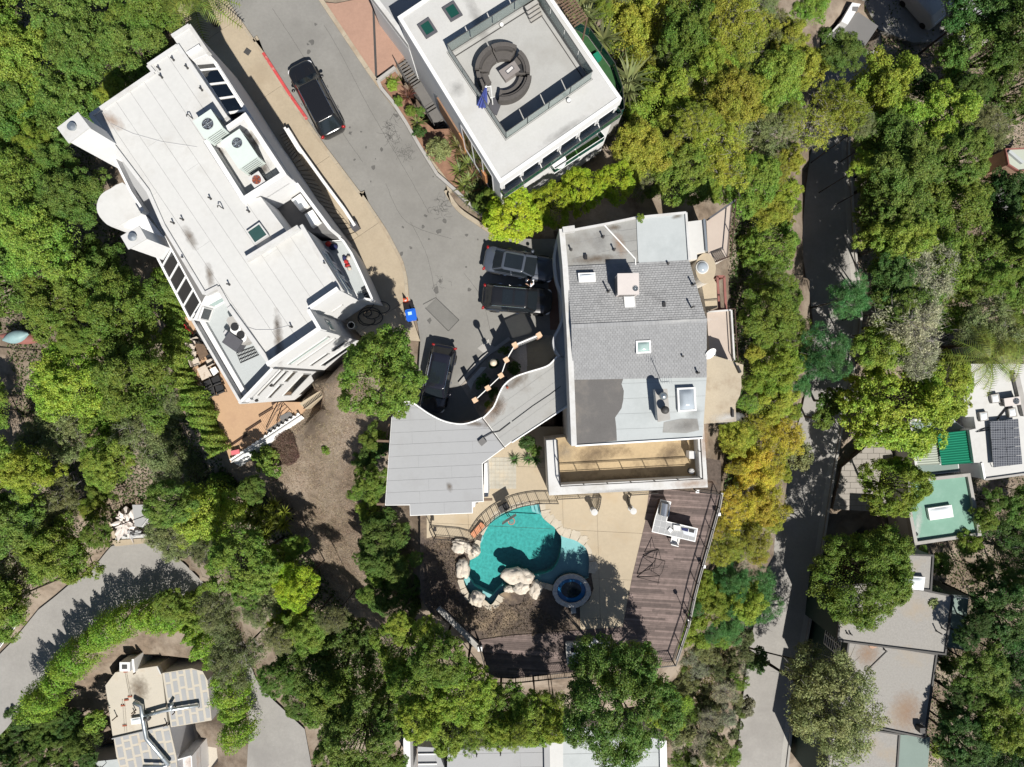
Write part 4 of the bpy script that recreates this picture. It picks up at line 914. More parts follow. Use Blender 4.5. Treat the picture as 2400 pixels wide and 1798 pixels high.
gw = thing('planter_wall', 'white concrete garden wall along the right kerb below the modern house', 'wall', (*at('A2', 1250, 1000, .4), 0)); pts = WP(.5, 'A2', (1200,580),(1050,690),(1080,760),(1180,880),(1290,1050),(1400,1240),(1560,1500),(1720,1640),'B2',(1830,90),(2040,250))
for a, b in zip(pts, pts[1:]): fin(gw, a, b, -.3, .5, .22, 'concrete', 'wall_panel')
# ================================================================= the grey-roofed house
ZG = 5.6
gh = thing('grey_house', 'big grey shingle-roofed house right of the cul-de-sac', 'house', (7, 4, 0))
RD = 6.15                                                       # ridge
GL = PX('B3', (440,330),(470,645),(512,1160),(525,1620),'C3',(545,530)); GRt = PX('B3', (1500,180),(1528,590),(1680,1110),(1680,1600),'C3',(1640,462))
zs_ = [5.35, 5.45, RD, 5.5, 5.35]
def P3(p, z): k = (50-z)/FPX; return Vector(((p[0]-1200)*k, (899-p[1])*k, z))
gl3 = [P3(p, z) for p, z in zip(GL, zs_)]; gr3 = [P3(p, z) for p, z in zip(GRt, zs_)]
foot = [tuple(p.xy) for p in gl3]+[tuple(p.xy) for p in gr3[::-1]]
walls(gh, foot, -9, 5.2, 'house_wall'); HOUSES.append((foot, -9.5))
# top flat roofs
tl = wz(PX('B3',(445,350),(800,280),(1072,225),(1085,600),(1110,640),(472,650)), 5.4); MB().prism(tl, 5.1, 5.4).build('roof_membrane', 'old_membrane', gh)
tr_ = wz(PX('B3',(1072,225),(1500,180),(1530,585),(1115,640),(1088,600)), 5.4); MB().prism(tr_, 5.1, 5.47).build('roof_membrane', 'pale_membrane', gh)
walls(gh, tl, -9, 5.09, 'house_wall'); walls(gh, tr_, -9, 5.09, 'house_wall'); HOUSES.append((tl, -9.5)); HOUSES.append((tr_, -9.5))
for a, b in (((445,345),(800,280)),((800,280),(1075,222)),((1075,222),(1500,180)),((1500,180),(1528,588))):
    fin(gh, at('B3', *a, 5.5), at('B3', *b, 5.5), 5.0, 5.58, .14, 'white_cap', 'roof_edge')
for y in (430, 560): fin(gh, at('B3', 460, y+30, 5.41), at('B3', 900, y-70, 5.41), 5.38, 5.408, .02, 'seam', 'membrane_lap')
for y in (330,430,520): fin(gh, at('B3', 900, y+10, 5.41), at('B3', 1075, y-12, 5.41), 5.38, 5.408, .015, 'seam', 'membrane_lap')
m = MB().tube([(*at('B3', x, y, 5.45), 5.46) for x, y in ((795,285),(930,430),(1062,575),(1072,700))], .045, 6); m.build('conduit', 'white_paint', gh)
blot(gh, 'B3', 720, 580, 3.6, .7, 5.41, 4); blot(gh, 'B3', 880, 310, 1.2, .5, 5.41, 0); blot(gh, 'B3', 930, 460, .9, 2.0, 5.41, 20, 'rust_soft'); blot(gh, 'B3', 1425, 212, .9, .4, 5.48, 10); blot(gh, 'B3', 760, 430, 1.2, 1.6, 5.41, 0, 'grey_soft')
# two shingle slopes
def shingles(a0, b0, a1, b1, rows, cols, mt_, sd, lift=.012):
    """courses of tabs from the eave edge a0-b0 up to the ridge edge a1-b1"""
    rnd = random.Random(sd); m = MB(); nrm = (b0-a0).cross(a1-a0).normalized(); nrm = nrm if nrm.z > 0 else -nrm
    for i in range(rows):
        t0, t1 = i/rows, (i+.93)/rows; A, B = a0+(a1-a0)*t0, b0+(b1-b0)*t0; A1, B1 = a0+(a1-a0)*min(1, t1), b0+(b1-b0)*min(1, t1); of = (i % 2)*.5+rnd.uniform(-.1, .1)
        for j in range(-1, cols+1):
            u0, u1 = (j+of)/cols, (j+of+.94)/cols
            u0, u1 = max(0, u0), min(1, u1)
            if u1-u0 < .002: continue
            h = lift+rnd.uniform(0, .007); e = rnd.uniform(-.06, .06)/rows
            p, q, r, s = A+(B-A)*u0, A+(B-A)*u1, A1+(B1-A1)*u1, A1+(B1-A1)*u0
            d = (A1-A)*e; p, q = p+d+nrm*h, q+d+nrm*h; r, s = r+nrm*.001, s+nrm*.001
            m.add([p, q, r, s, p-nrm*(h+.004), q-nrm*(h+.004)], [(0, 1, 2, 3), (4, 5, 1, 0)])
    o = m.build('shingles', mt_, gh); o['kind'] = 'stuff'
    MB().add([a0-nrm*.012, b0-nrm*.012, b1-nrm*.012, a1-nrm*.012], [(0, 1, 2, 3)]).build('roof_deck', 'seam', gh)
shingles(gl3[1], gr3[1], gl3[2], gr3[2], 27, 38, 'shingle', 1, .032)
shingles(gl3[3], gr3[3], gl3[2], gr3[2], 25, 38, 'shingle_lit', 2, .03)
m = MB(); 
for i in range(42):
    t0, t1 = i/42, (i+.97)/42; a, b = gl3[2]+(gr3[2]-gl3[2])*t0, gl3[2]+(gr3[2]-gl3[2])*t1; m.bar(a+Vector((0, 0, .02)), b+Vector((0, 0, .024)), .26, .03)
o = m.build('ridge_shingles', 'shingle_lit', gh); o['kind'] = 'stuff'
blot(gh, 'B3', 1500, 1050, 2.6, .9, 5.98, 3, 'grey_soft'); blot(gh, 'B3', 1470, 1112, 4.6, .35, 6.19, 3, 'white_soft'); blot(gh, 'B3', 1290, 660, .5, 1.2, 5.5, 3, 'grey_soft'); blot(gh, 'B3', 600, 680, 2.4, 1.2, 5.52, 0, 'grey_soft')
# lower flat part: pale coating over dark membrane
lo = [tuple(gl3[3].xy), tuple(gl3[4].xy), tuple(gr3[4].xy), tuple(gr3[3].xy)]
strips(gh, inset(lo, -.02), 5.42, 1, .035, .95, 'pale_membrane', 'membrane_strip', .006, sd=5)
dk = WP(5.43, 'B3', (530,1610),(740,1605),(965,1597),(945,1657),'C3',(965,60),(960,140),(945,210),(890,290),(900,380),(905,490),(545,530),(530,100)); MB().prism(dk, 5.40, 5.432).build('tar_patch', 'dark_patch', gh)
dk = WP(5.43, 'C3', (1310,330),(1460,300),(1600,300),(1615,400),(1500,425),(1300,420)); MB().prism(dk, 5.40, 5.434).build('tar_patch', 'old_membrane', gh); blot(gh, 'C3', 1500, 360, 2.2, .9, 5.44, 5, 'grey_soft'); blot(gh, 'C3', 1570, 250, 1.2, 1.2, 5.44, 0, 'grey_soft')
fin(gh, lo[1], lo[2], 5.2, 5.5, .1, 'white_paint', 'gutter', -.02)
# left parapet wall of the front
lp = [tuple(p.xy) for p in gl3]
for a, b in zip(lp, lp[1:]): fin(gh, a, b, -1, 5.75, .34, 'white_cap', 'front_parapet', -.1)
c = at('B3', 490, 320, 5.9); MB().box((c[0], c[1], 5.6), (.75, .35, .7), R(8)).build('parapet_pier', 'white_cap', gh)
# wavy canopy along the front
wv = WP(3.3, 'B3',(415,340),(385,400),(357,520),(353,620),(370,760),(405,870),(428,960),(425,1080),(395,1170),(358,1240),(345,1300),(360,1370),(400,1430)); wv = smooth(wv, 3, False)
inn = WP(3.3, 'B3',(560,1430),(540,1000),(480,340)); MB().prism(wv+inn, 2.75, 3.2).build('wavy_canopy', 'grey_membrane', gh)
for a, b in zip(wv, wv[1:]): fin(gh, a, b, 2.6, 3.42, .16, 'grey_wall', 'canopy_edge', .1)
# garage doors under the canopy, brick apron
o = tag(MB().prism(WP(.02, 'B3',(310,700),(460,700),(470,1190),(330,1190)), -.2, .012, bot=False).build('brick_apron', 'brick_dark'), kind='structure')
# skylights and roof plant
skylight(gh, WP(5.85, 'B3', (570,700),(718,695),(722,775),(578,778)), 5.55, .32, 'white_paint', 'dome', .07, .16)
skylight(gh, WP(5.9, 'B3', (960,895),(1058,892),(1064,998),(970,1002)), 5.75, .28, 'white_cap', 'dome', .05, .1)
skylight(gh, WP(6.0, 'B3', (1068,1285),(1195,1280),(1200,1388),(1072,1395)), 5.85, .2, 'white_paint', 'sky_glass', .1, .12)
skylight(gh, WP(5.7, 'C3', (1425,35),(1580,28),(1592,232),(1435,242)), 5.42, .3, 'white_paint', 'dome_clear', .1, .25)
condenser('roof_package_unit', 'taupe box unit casting a long shadow on the upper grey roof', (*at('B3', 1008, 790, 7.2), 5.62), (1.25, 1.25, 1.35), R(1), 'ac_grey', .16, 'fan_dark', (.42, -.28)); blot(gh, 'B3', 1010, 640, .3, .3, 5.5)
for t, x, y, h in (('B3',785,390,.4),('B3',510,500,.3),('B3',880,500,.4),('B3',830,860,.7),('B3',1560,800,.5),('B3',1540,1000,.8),('B3',1465,1420,.35),('B3',1345,620,.2),('C3',1070,700,.1),('B3',1600,1560,.4)):
    if t == 'B3': pipe_vent(gh, t, x, y, 5.5 if y < 700 else (5.85 if y < 1300 else 5.65), h, .05, 'dark_steel')
for x, y in ((637,560),(1300,978)): 
    c = at('B3', x, y, 5.6); MB().box((c[0], c[1], 5.55 if y < 700 else 5.98), (.18, .3, .14)).build('vent_box', 'pipe_dark', gh)
# chimney box with two flues
ch = WP(6.4, 'C3', (1240,50),(1330,50),(1355,300),(1265,318)); o = MB().prism(ch, 5.2, 6.4).build('chimney', 'white_cap', gh); MB().prism(inset(ch, -.06), 6.4, 6.48).build('chimney_cap', 'concrete', o)
for x, y, mt_ in ((1308,105,'galv'),(1322,225,'dark_steel')): MB().lathe((*at('C3', x, y, 7.0), 6.45), [(.16, 0), (.16, .4), (.24, .42), (.24, .6), (.05, .72)], 18).build('flue', mt_, o, True)
an = thing('roof_antenna', 'thin mast antenna at the chimney on the grey roof', 'antenna', (*at('B3', 1280, 1640, 5.5), 5.42)); c0 = Vector((*at('B3', 1290, 1640, 5.5), 5.42)); MB().tube([c0, c0+Vector((-.05, .05, 2.4))], .02, 5).build('mast', 'galv', an); m = MB()
for i in range(5): m.tube([c0+Vector((-.4+.03*i, -.1, 2.2-.02*i+i*.0))+Vector((.12*i, 0, 0)), c0+Vector((-.4+.12*i, .35, 2.2))], .008, 4)
m.build('element', 'galv', an)
ds_ = thing('satellite_dish', 'white satellite dish on the right edge of the grey roof', 'dish', (*at('B3', 1700, 1400, 5), 4.0)); c = Vector((*at('B3', 1705, 1390, 5.6), 5.6)); q_ = Vector((.42, -.6, .65)).to_track_quat('Z', 'X').to_matrix(); vs = []
for r_ in (0, .15, .3, .42):
    for k in range(18): vs.append(c+q_ @ Vector((r_*math.cos(k*math.pi/9), r_*math.sin(k*math.pi/9), .5*r_*r_)))
MB().add(vs, [(i*18+k, i*18+(k+1) % 18, (i+1)*18+(k+1) % 18, (i+1)*18+k) for i in range(3) for k in range(18)]).build('reflector', 'white_paint', ds_, True); MB().tube([c, c+q_ @ Vector((0, -.35, .1)), c+q_ @ Vector((0, -.1, .5))], .02, 5).build('feed_arm', 'galv', ds_); MB().tube([c, (c.x-.1, c.y-.1, 4.0)], .03, 6).build('mast', 'galv', ds_)
# right-hand side: white roof, round bay, balconies, tan roof
def wing(pts, t, z, zb, roof, wallm='house_wall', nm='wing_roof', sm=0):
    p = WP(z, t, *pts); p = smooth(p, sm) if sm else p
    walls(gh, p, zb, z-.06, wallm, 'wing_wall'); MB().prism(inset(p, .01), z-.05, z).build(nm, roof, gh); HOUSES.append((p, zb-.5)); return p
p = wing([(365,228),(482,214),(500,430),(440,440),(440,478),(388,482)], 'L7', 4.2, -9, 'white_roof'); fin(gh, p[1], p[2], 4.0, 4.4, .12, 'galv', 'gutter')
b = wing([(500,215),(590,160),(672,95),(655,300),(640,470),(560,500),(512,440)], 'L7', 1.2, -10, 'balcony_tile', nm='balcony_floor'); 
rail(gh, [tuple(p_) for p_ in (b[2], b[3], b[4], b[5])], 1.2, 1.0, 0, 2.2, 'brown_metal'); fin(gh, b[0], b[2], 1.0, 1.9, .1, 'dark_grey', 'balcony_wall', -.06)
sc_ = WP(1.0, 'L7', (520,440),(600,405),(640,475),(565,505)); sc_ = [Vector(v) for v in sc_]
for i in range(7): t = i/7; a, b_ = sc_[0]+(sc_[1]-sc_[0])*t, sc_[3]+(sc_[2]-sc_[3])*t; MB().bar((a.x, a.y, 1.24), (b_.x, b_.y, 1.24), .2, .03).build('balcony_board', 'balcony_tile', gh)
cb = at('L7', 497, 540, 3.9); rb = .66; poly = [(cb[0]+rb*math.cos(a), cb[1]+rb*1.5*math.sin(a)) for a in np.linspace(0, 2*math.pi, 28)[:-1]]; walls(gh, poly, -9, 3.84, 'house_wall', 'round_bay'); MB().prism(poly, 3.85, 3.9).build('bay_roof', 'tan_conc', gh)
c = at('L7', 480, 530, 4.2); MB().lathe((*c, 3.88), [(.42, 0), (.42, .12), (.38, .14)], 24).build('skylight', 'white_cap', gh); MB().lathe((*c, 3.98), [(.37, 0), (.33, .1), (.22, .18), (.08, .21)], 24).build('dome', 'dome_clear', gh, True)
b = wing([(470,650),(540,590),(570,640),(575,800),(500,830)], 'L7', 1.0, -9, 'tan_conc', nm='balcony_floor')
b = wing([(503,832),(662,820),(682,1160),(520,1110)], 'L7', 1.2, -10, 'balcony_tile', nm='balcony_floor'); rail(gh, [b[0], b[1], b[2]], 1.2, 1.0, 0, 2.4, 'brown_metal'); fin(gh, b[0], b[1], 1.1, 1.45, .12, 'white_cap', 'balcony_kerb'); fin(gh, b[1], b[2], 1.1, 1.45, .12, 'white_cap', 'balcony_kerb')
p = wing([(500,1120),(560,1125),(750,1185),(748,1250),(735,1262),(738,1330),(728,1390),(697,1450),(704,1565),(460,1582),(448,1295),(495,1285)], 'L7', 3.8, -9, 'tan_stain'); blot(gh, 'L7', 640, 1540, 2.6, .8, 3.81, 5, 'white_soft')
c = at('L7', 722, 1215, 4.2); MB().box((c[0], c[1], 4.0), (.14, .5, .35), R(25)).build('roof_bracket', 'pipe_dark', gh); c = at('L7', 680, 1510, 4); m = MB().box((c[0], c[1], 3.9), (.12, .5, .2)); m.build('roof_bracket', 'pipe_dark', gh)
# timber frame between the balconies
tf = thing('timber_frame', 'weathered red timber frame standing between the right-hand balconies', 'frame', (*at('B3', 1810, 850, 0), -3)); q = [at('B3', *v, .5) for v in ((1770,730),(1830,730),(1845,1010),(1790,1010))]
for a, b in zip(q, q[1:]+q[:1]): MB().bar((*a, .5), (*b, .5), .16, .14).build('beam', 'canoe_red', tf)
for a in q: MB().bar((*a, -9), (*a, .45), .14, .14).build('post', 'canoe_red', tf)
# big walled balcony at the bottom: wide white cap, stained floor, railings
ZB = 3.0
bo = WP(ZB, 'C3', (295,487),(320,962),(1690,892),(1655,345)); bi = WP(ZB, 'C3', (385,480),(412,868),(1618,806),(1590,345))
bo = [bo[0], bo[1], bo[2], bo[3]]
walls(gh, bo, -3, 2.0, 'house_wall', 'balcony_wall'); HOUSES.append((bo, -3.3))
m = MB()
for (a, b, c, d) in ((bo[0], bo[1], bi[1], bi[0]), (bo[1], bo[2], bi[2], bi[1]), (bo[2], bo[3], bi[3], bi[2])): m.prism([a, b, c, d], 1.9, ZB)
m.build('balcony_parapet', 'white_cap', gh)
blot(gh, 'C3', 1560, 860, 3.4, .8, ZB, 3, 'rust_soft'); blot(gh, 'C3', 900, 925, 5, .4, ZB, 3, 'grey_soft'); blot(gh, 'C3', 1660, 500, .7, 3, ZB, 0, 'rust_soft')
fl = [bi[0], bi[1], bi[2], bi[3]]; MB().prism(inset(fl, -.02), 1.9, 2.03).build('balcony_floor', 'stained_conc', gh); blot(gh, 'C3', 720, 600, 3.4, 1.6, 2.035, 10); blot(gh, 'C3', 1370, 600, 2.6, 1.6, 2.035, 30); blot(gh, 'C3', 470, 590, 1.8, 1.4, 2.035, 0, 'grey_soft'); blot(gh, 'C3', 900, 830, 10, .9, 2.035, 3)  # last long strip: shade of the bottom parapet painted along the floor edge
rail(gh, [bi[0], bi[1], bi[2], bi[3]], ZB, .85, 0, 1.55, 'black_metal'); 
c = at('C3', 1552, 755, 2.5); o = thing('round_fan', 'small white round fan standing in the corner of the stained balcony', 'fan', (*c, 2.03)); MB().lathe((*c, 2.03), [(.2, 0), (.2, .04), (.04, .06), (.04, .3)], 14).build('stand', 'dark_steel', o); MB().blob((c[0], c[1], 2.45), (.2, .2, .14), 1, .02).build('fan_head', 'white_paint', o, True)
c = at('C3', 1552, 612, 2.9); o = thing('white_cabinet', 'white box cabinet against the right parapet of the stained balcony', 'cabinet', (*c, 2.03)); MB().box((c[0], c[1], 2.5), (.35, .45, .9)).build('cabinet_body', 'white_paint', o); MB().box((c[0], c[1], 2.97), (.4, .5, .04)).build('top', 'white_cap', o)
# ================================================================= carport / link roof
ZC = 3.2
cp_ = thing('carport_house', 'low building with a flat pale grey membrane roof and wavy edge', 'building', (-6, -4, -1))
wvy = PX('C2',(1215,225),(1275,165),(1340,160),(1400,200),(1490,262),(1600,318),(1700,345),(1790,350),(1880,328),(1955,295))
CA = PX('C2',(1112,1050),(1168,290))+wvy+PX('C2',(2145,550),(1955,690),(1965,1018),(1870,1025),(1870,1118),(1328,1140),(1325,1048))
CAW = wz(CA, ZC)
LK = PX('K6',(1022,1192),(1170,1040),(1260,830),(1340,710),(1480,610),(1680,540),(1850,490),(1960,440),(2060,330),(2150,330),(2230,420))+PX('C3',(490,180),(0,500),'C2',(2145,550))
LKW = wz(LK, ZC+.06)
for W_ in (CAW, LKW): HOUSES.append((W_, -1.6))
wl = inset(CAW, .35); walls(cp_, [wl[i] for i in range(len(wl))], -2.5, ZC-.3, 'white_wall')
MB().prism(CAW, ZC-.28, ZC-.06).build('fascia', 'white_paint', cp_); MB().prism(LKW, ZC-.2, ZC-.0).build('fascia', 'white_paint', cp_)
strips(cp_, inset(CAW, .05), ZC, 1, .045, .785, 'grey_membrane', gap=.008, cross=1, sd=12)
strips(cp_, inset(LKW, .06), ZC+.06, 1, .72, .85, 'grey_membrane2', gap=.008, sd=13)
a, b = WP(ZC+.08, 'C2', (1950,295),(2145,552)); fin(cp_, a, b, ZC, ZC+.1, .05, 'dark_steel', 'roof_joint')
rw = WP(2.6, 'C2', (1968,690),(1995,680),(2003,975),(1968,978)); walls(cp_, rw, -1, 2.5, 'white_wall', 'door_surround'); rw = WP(2.4, 'C2', (1872,1025),(1893,1022),(1890,1062),(1873,1066)); walls(cp_, rw, -1, 2.35, 'white_wall', 'pier')
for (a, b) in (((1045,490),(1150,494)),((1045,1035),(1112,1037)),((1965,997),(2040,995))): MB().bar((*at('C2', *a, ZC-.4), ZC-.35), (*at('C2', *b, ZC-.4), ZC-.35), .14, .2).build('beam_end', 'table_wood', cp_)
MB().bar((*at('C2', 1085, 480, 1), -1), (*at('C2', 1150, 350, ZC-.4), ZC-.4), .08, .1).build('brace', 'table_wood', cp_)
blot(cp_, 'C2', 2060, 240, 1.2, 2.4, ZC+.07, -40, 'rust_soft'); blot(cp_, 'K6', 1500, 680, 2.4, .8, ZC+.07, 35); blot(cp_, 'K6', 1230, 1020, 1.0, 1.8, ZC+.07, -20); blot(cp_, 'C2', 1890, 345, 2.2, .5, ZC+.005, -8); blot(cp_, 'C2', 1670, 890, .5, .8, ZC+.005, 20)
cd = [(*at('C2', x, y, ZC+.1), ZC+.1) for x, y in ((1955,490),(1960,465),(2030,425),(2100,408),(2195,335))]; MB().tube(cd, .035, 6).build('conduit', 'dark_steel', cp_)
c = at('C2', 1953, 497, ZC+.1); MB().box((c[0], c[1], ZC+.12), (.4, .45, .22), R(-50)).build('junction_box', 'court_grey', cp_)
cl = [(*at('C3', x, y, ZC+.1), ZC+.1) for x, y in ((0,325),(180,190),(330,90),(420,20))]; MB().tube(cl, .02, 5).build('conduit', 'pipe_dark', cp_)
c = at('K6', 1370, 768, ZC+.1); MB().lathe((*c, ZC+.06), [(.09, 0), (.09, .12), (.05, .14)], 12).build('roof_drain', 'rust', cp_)
fin(cp_, at('C3', 0, 505, ZC), at('C3', 490, 185, ZC), ZC-.1, ZC+.12, .08, 'white_paint', 'roof_edge')
co = smooth(wz(PX('K6',(1022,1192),(1170,1040),(1260,830),(1340,710),(1480,610),(1680,540),(1850,490),(1960,440),(2060,330)), ZC+.1), 3, False)
for a, b in zip(co, co[1:]): fin(cp_, a, b, ZC-.25, ZC+.13, .09, 'white_paint', 'roof_edge', -.03)
co = smooth(wz(wvy, ZC+.05), 3, False)
for a, b in zip(co, co[1:]): fin(cp_, a, b, ZC-.3, ZC+.07, .09, 'white_paint', 'roof_edge', .03)
# ================================================================= pool yard
ZP = Z_POOL
yard = wz(POOLYARD, ZP)
PO = PX('K7',(1215,125),(1235,220),(1255,300),(1330,375),(1420,445),(1490,540),(1560,580),(1700,622),(1800,680),(1865,745),(1900,850),(1906,1000),(1890,1150),(1700,1200),(1400,1265),(1235,1225),(1120,1200),(900,1280),(760,1330),(650,1385),(545,1530),(440,1462),(240,1385),(150,1190),(190,1130),(235,1000),(240,900),(370,820),(380,680),(420,560),(530,370),(680,258),(900,172),(1060,145))
zw = ZP-.12
POW = wz(PO, ZP)
tag(MB().sheet(yard, ZP-.04, [POW]).build('pool_yard', 'mulch'), kind='structure')
HOUSES.append((POW, ZP-2.6)); pool = thing('swimming_pool', 'free-form turquoise swimming pool with a shallow shelf', 'pool', (POW[0][0], POW[0][1], ZP-.2))
sh = PX('K7',(1500,545),(1515,620),(1515,720),(1490,860),(1455,960),(1390,1045),(1290,1090),(1180,1112),(1105,1125))
shW = wz(sh, ZP)
i0 = 5
deep = POW[:6]+shW+POW[17:]
shelf = [POW[5]]+POW[6:17]+shW[::-1][:-0 or None]
ZDP = ZP-1.25
MB().prism(deep, ZDP, ZP-.05, top=False, bot=False).build('pool_wall', 'pool_deep', pool)
MB().sheet(ccw(deep), ZDP+.01).build('pool_floor', 'pool_deep', pool)
sw_ = POW[5:17]+shW[::-1]
MB().prism(sw_, ZDP, ZP-.45, bot=False).build('shallow_shelf', 'pool_shelf', pool)
MB().prism(POW, ZP-.5, ZP-.03, top=False, bot=False).build('waterline_tile', mat('tile_band', (.14, .33, .38), .4, .15, 4), pool)
# bench round the lower edge and corner shelf, entry steps
bn = wz(PX('K7',(150,1190),(240,1385),(440,1462),(545,1530),(650,1385),(760,1330),(700,1270),(560,1420),(450,1370),(300,1290),(215,1150)), ZP); MB().prism(bn, ZDP, ZP-.5, bot=False).build('bench', 'pool_shelf', pool)
bn = wz(PX('K7',(380,640),(420,560),(430,620),(400,680),(370,690)), ZP); MB().prism(bn, ZDP, ZP-.4, bot=False).build('bench', 'pool_shelf', pool)
for i, x in enumerate((1190,1135,1080)):
    p = wz(PX('K7',(x,135+i*5),(x+55,128+i*4),(x+85-i*2,300-i*10),(x+30,290-i*14)), ZP); MB().prism(p, ZDP, ZP-.35-.28*i, bot=False).build('entry_step', 'pool_shelf', pool); p = wz(PX('K7',(x-2,135+i*5),(x+6,135+i*5),(x+38,290-i*14),(x+30,290-i*14)), ZP); MB().prism(p, ZDP, ZP-.345-.28*i, bot=False).build('step_edge', 'tile_band', pool)
o = MB().sheet(ccw(POW), ZP-.16).build('water_surface', 'water', pool)
# spa
spa = thing('spa', 'round raised stone spa with dark blue water beside the pool', 'spa', (*at('K7', 1655, 1335, ZP+.3), ZP-.2)); sc = at('K7', 1655, 1335, ZP+.35); rx, ry = 265*TILES['K7'][2]*(50-ZP-.35)/FPX, 230*TILES['K7'][2]*(50-ZP-.35)/FPX
def ell(f, n=40, c=sc): return [(c[0]+rx*f*math.cos(a), c[1]+ry*f*math.sin(a)) for a in np.linspace(0, 2*math.pi, n+1)[:-1]]
MB().prism(ell(.97), ZP-1.2, ZP+.05, top=False).build('outer_wall', 'spa_stone', spa)
MB().ring(ell(.97), rx*.2, ZP-.9, ZP+.28).build('spa_wall', 'spa_stone', spa)
for k in range(22):
    a0, a1 = 2*math.pi*(k+.02)/22, 2*math.pi*(k+.98)/22; ro, ri_ = 1+random.uniform(-.02, .03), .77+random.uniform(-.015, .01)
    p = [(sc[0]+rx*f*math.cos(a), sc[1]+ry*f*math.sin(a)) for f, a in ((ro, a0), (ro, (a0+a1)/2), (ro, a1), (ri_, a1), (ri_, (a0+a1)/2), (ri_, a0))]; MB().prism(p, ZP+.26, ZP+.36+random.uniform(-.015, .015)).build('rim_stone', 'spa_stone', spa)
MB().ring(ell(.8), .35, ZP-.9, ZP+.02).build('spa_bench', 'spa_blue', spa); MB().prism(ell(.78), ZP-.95, ZP-.3).build('spa_floor', 'spa_blue', spa); MB().sheet(ell(.79), ZP+.2).build('spa_water', 'spa_water', spa)
# flagstone coping, piece by piece
cpn = tag(bpy.data.objects.new('pool_coping', None), kind='structure'); COL.objects.link(cpn)
def coping(pts, w0, step=.62, mt_='flagstone', z=ZP+.012):
    P_ = smooth(pts, 6, False); acc = 0; run = [P_[0]]; c = ccw(POW)
    for a, b in zip(P_, P_[1:]):
        acc += math.dist(a, b); run.append(b)
        if acc > step*random.uniform(.7, 1.2):
            inn, out = [], []
            for i, p in enumerate(run):
                d = (Vector(run[min(i+1, len(run)-1)])-Vector(run[max(i-1, 0)])).normalized(); n = Vector((-d.y, d.x))
                if inside(POW, p[0]+n.x*.1, p[1]+n.y*.1): n = -n
                e = d*(.015 if i == 0 else -.015 if i == len(run)-1 else 0)
                inn.append(tuple(Vector(p)-n*.04+e)); out.append(tuple(Vector(p)+n*(w0*random.uniform(.8, 1.25))+e))
            if len(run) > 1: MB().prism(inn+out[::-1], z-.14, z+random.uniform(-.012, .02)).build('coping_stone', mt_, cpn)
            run = [b]; acc = 0
coping(POW[0:13], .55); coping(POW[19:25], .4, .5); coping(POW[14:18], .35, .5); coping(POW[26:30], .4); coping(POW[29:]+[POW[0]], .3, .7)
# boulders
BD = [('pale oval boulder at the fence corner above the pool',120,655,108,42,.35),('pale wedge boulder at the far left of the pool stones',85,735,95,75,.5),('long pale boulder between the two left pool stones',215,745,60,95,.55),('round white boulder standing in the pool edge, upper left',310,785,68,78,.7),
 ('egg-shaped white boulder on the left pool edge',145,1035,88,130,.75),('round white boulder at the lower left tip of the pool',340,1450,98,110,.85),('huge flat-topped boulder jutting into the pool',915,1140,205,132,.7),('white boulder in front of the huge pool rock',970,1275,108,95,.8),('small grey boulder left of the front pool rocks',795,1312,70,48,.45),('tall white boulder nearest the spa',1155,1320,78,118,.7),('little stone wedged between the front pool rocks',1065,1290,35,45,.4)]
for i, (lb, x, y, a, b, h) in enumerate(BD):
    k = TILES['K7'][2]*(50-ZP)/FPX; c = at('K7', x, y, ZP+h*.5); o = MB().blob((c[0], c[1], ZP+h*.25), (a*k*1.05, b*k*1.05, h*.62), i+2, .36, 30, 18, R([0, -30, 30, 10, 5, 0, -8, 10, 0, -8, 0][i]), 1.1).build('boulder', 'boulder', None, True); tag(o, lb, 'boulder', 'boulders round the pool')
# concrete terrace: slabs with joints
TC = PX('p',(1000,1190),(1000,1262),'L8',(540,715),(1000,770),'K7',(330,620),(470,430),(560,330),(690,235),(900,150),(1215,108),(1290,125),(1300,290),(1360,345),(1460,410),(1530,510),(1700,560),(1840,640),(1930,760),(1955,900),(1930,1120),(1960,1300),(1900,1460),(1770,1560))+PX('D3',(590,472),(955,448),(1040,0),'C3',(1150,1190),(1185,900))+[(1480,1000),(1130,1000),(1120,1180)]
TCW = wz(TC, ZP); tr_o = tag(bpy.data.objects.new('pool_terrace', None), kind='structure'); COL.objects.link(tr_o)
MB().prism(TCW, ZP-.2, ZP-.015, bot=False).build('joint_bed', 'slot', tr_o)
vx = [at('K7', x, 300, ZP)[0] for x in (-600, 165, 1480, 1955)]+[at('C3', x, 1250, ZP)[0] for x in (2600,)]
hy = [at('K7', 500, y, ZP)[1] for y in (-1200, -400, 445, 1100, 1657, 2600)]
for xa, xb in zip(vx, vx[1:]):
    for ya, yb in zip(hy, hy[1:]):
        p = clip(clip(clip(clip(TCW, 1, .03, xa+.008), 1, .03, xb-.008, -1), .05, 1, yb+.008), .05, 1, ya-.008, -1)
        if len(p) > 2 and abs(area(p)) > .05: MB().prism(p, ZP-.1, ZP+random.uniform(-.003, .003), bot=False).build('concrete_slab', 'tan_conc', tr_o)
# stone tiles by the garage door
ts_ = wz(PX('C2',(2000,640),(2209,600),'C3',(30,800),(30,900),'C2',(2000,900)), ZP+.004); tg = tag(bpy.data.objects.new('stone_tiles', None), kind='structure'); COL.objects.link(tg)
for i in range(7):
    for j in range(8):
        x0, y0 = at('C2', 2012+i*36, 650+j*34, ZP); MB().box((x0, y0, ZP+.004), (.285, .268, .02), 0).build('stone_tile', mat('stone_tile', (.36, .34, .29), .85, .15, 2, dirt=(.42, .36, .27), dscale=1) if (i, j) == (0, 0) else 'stone_tile', tg)
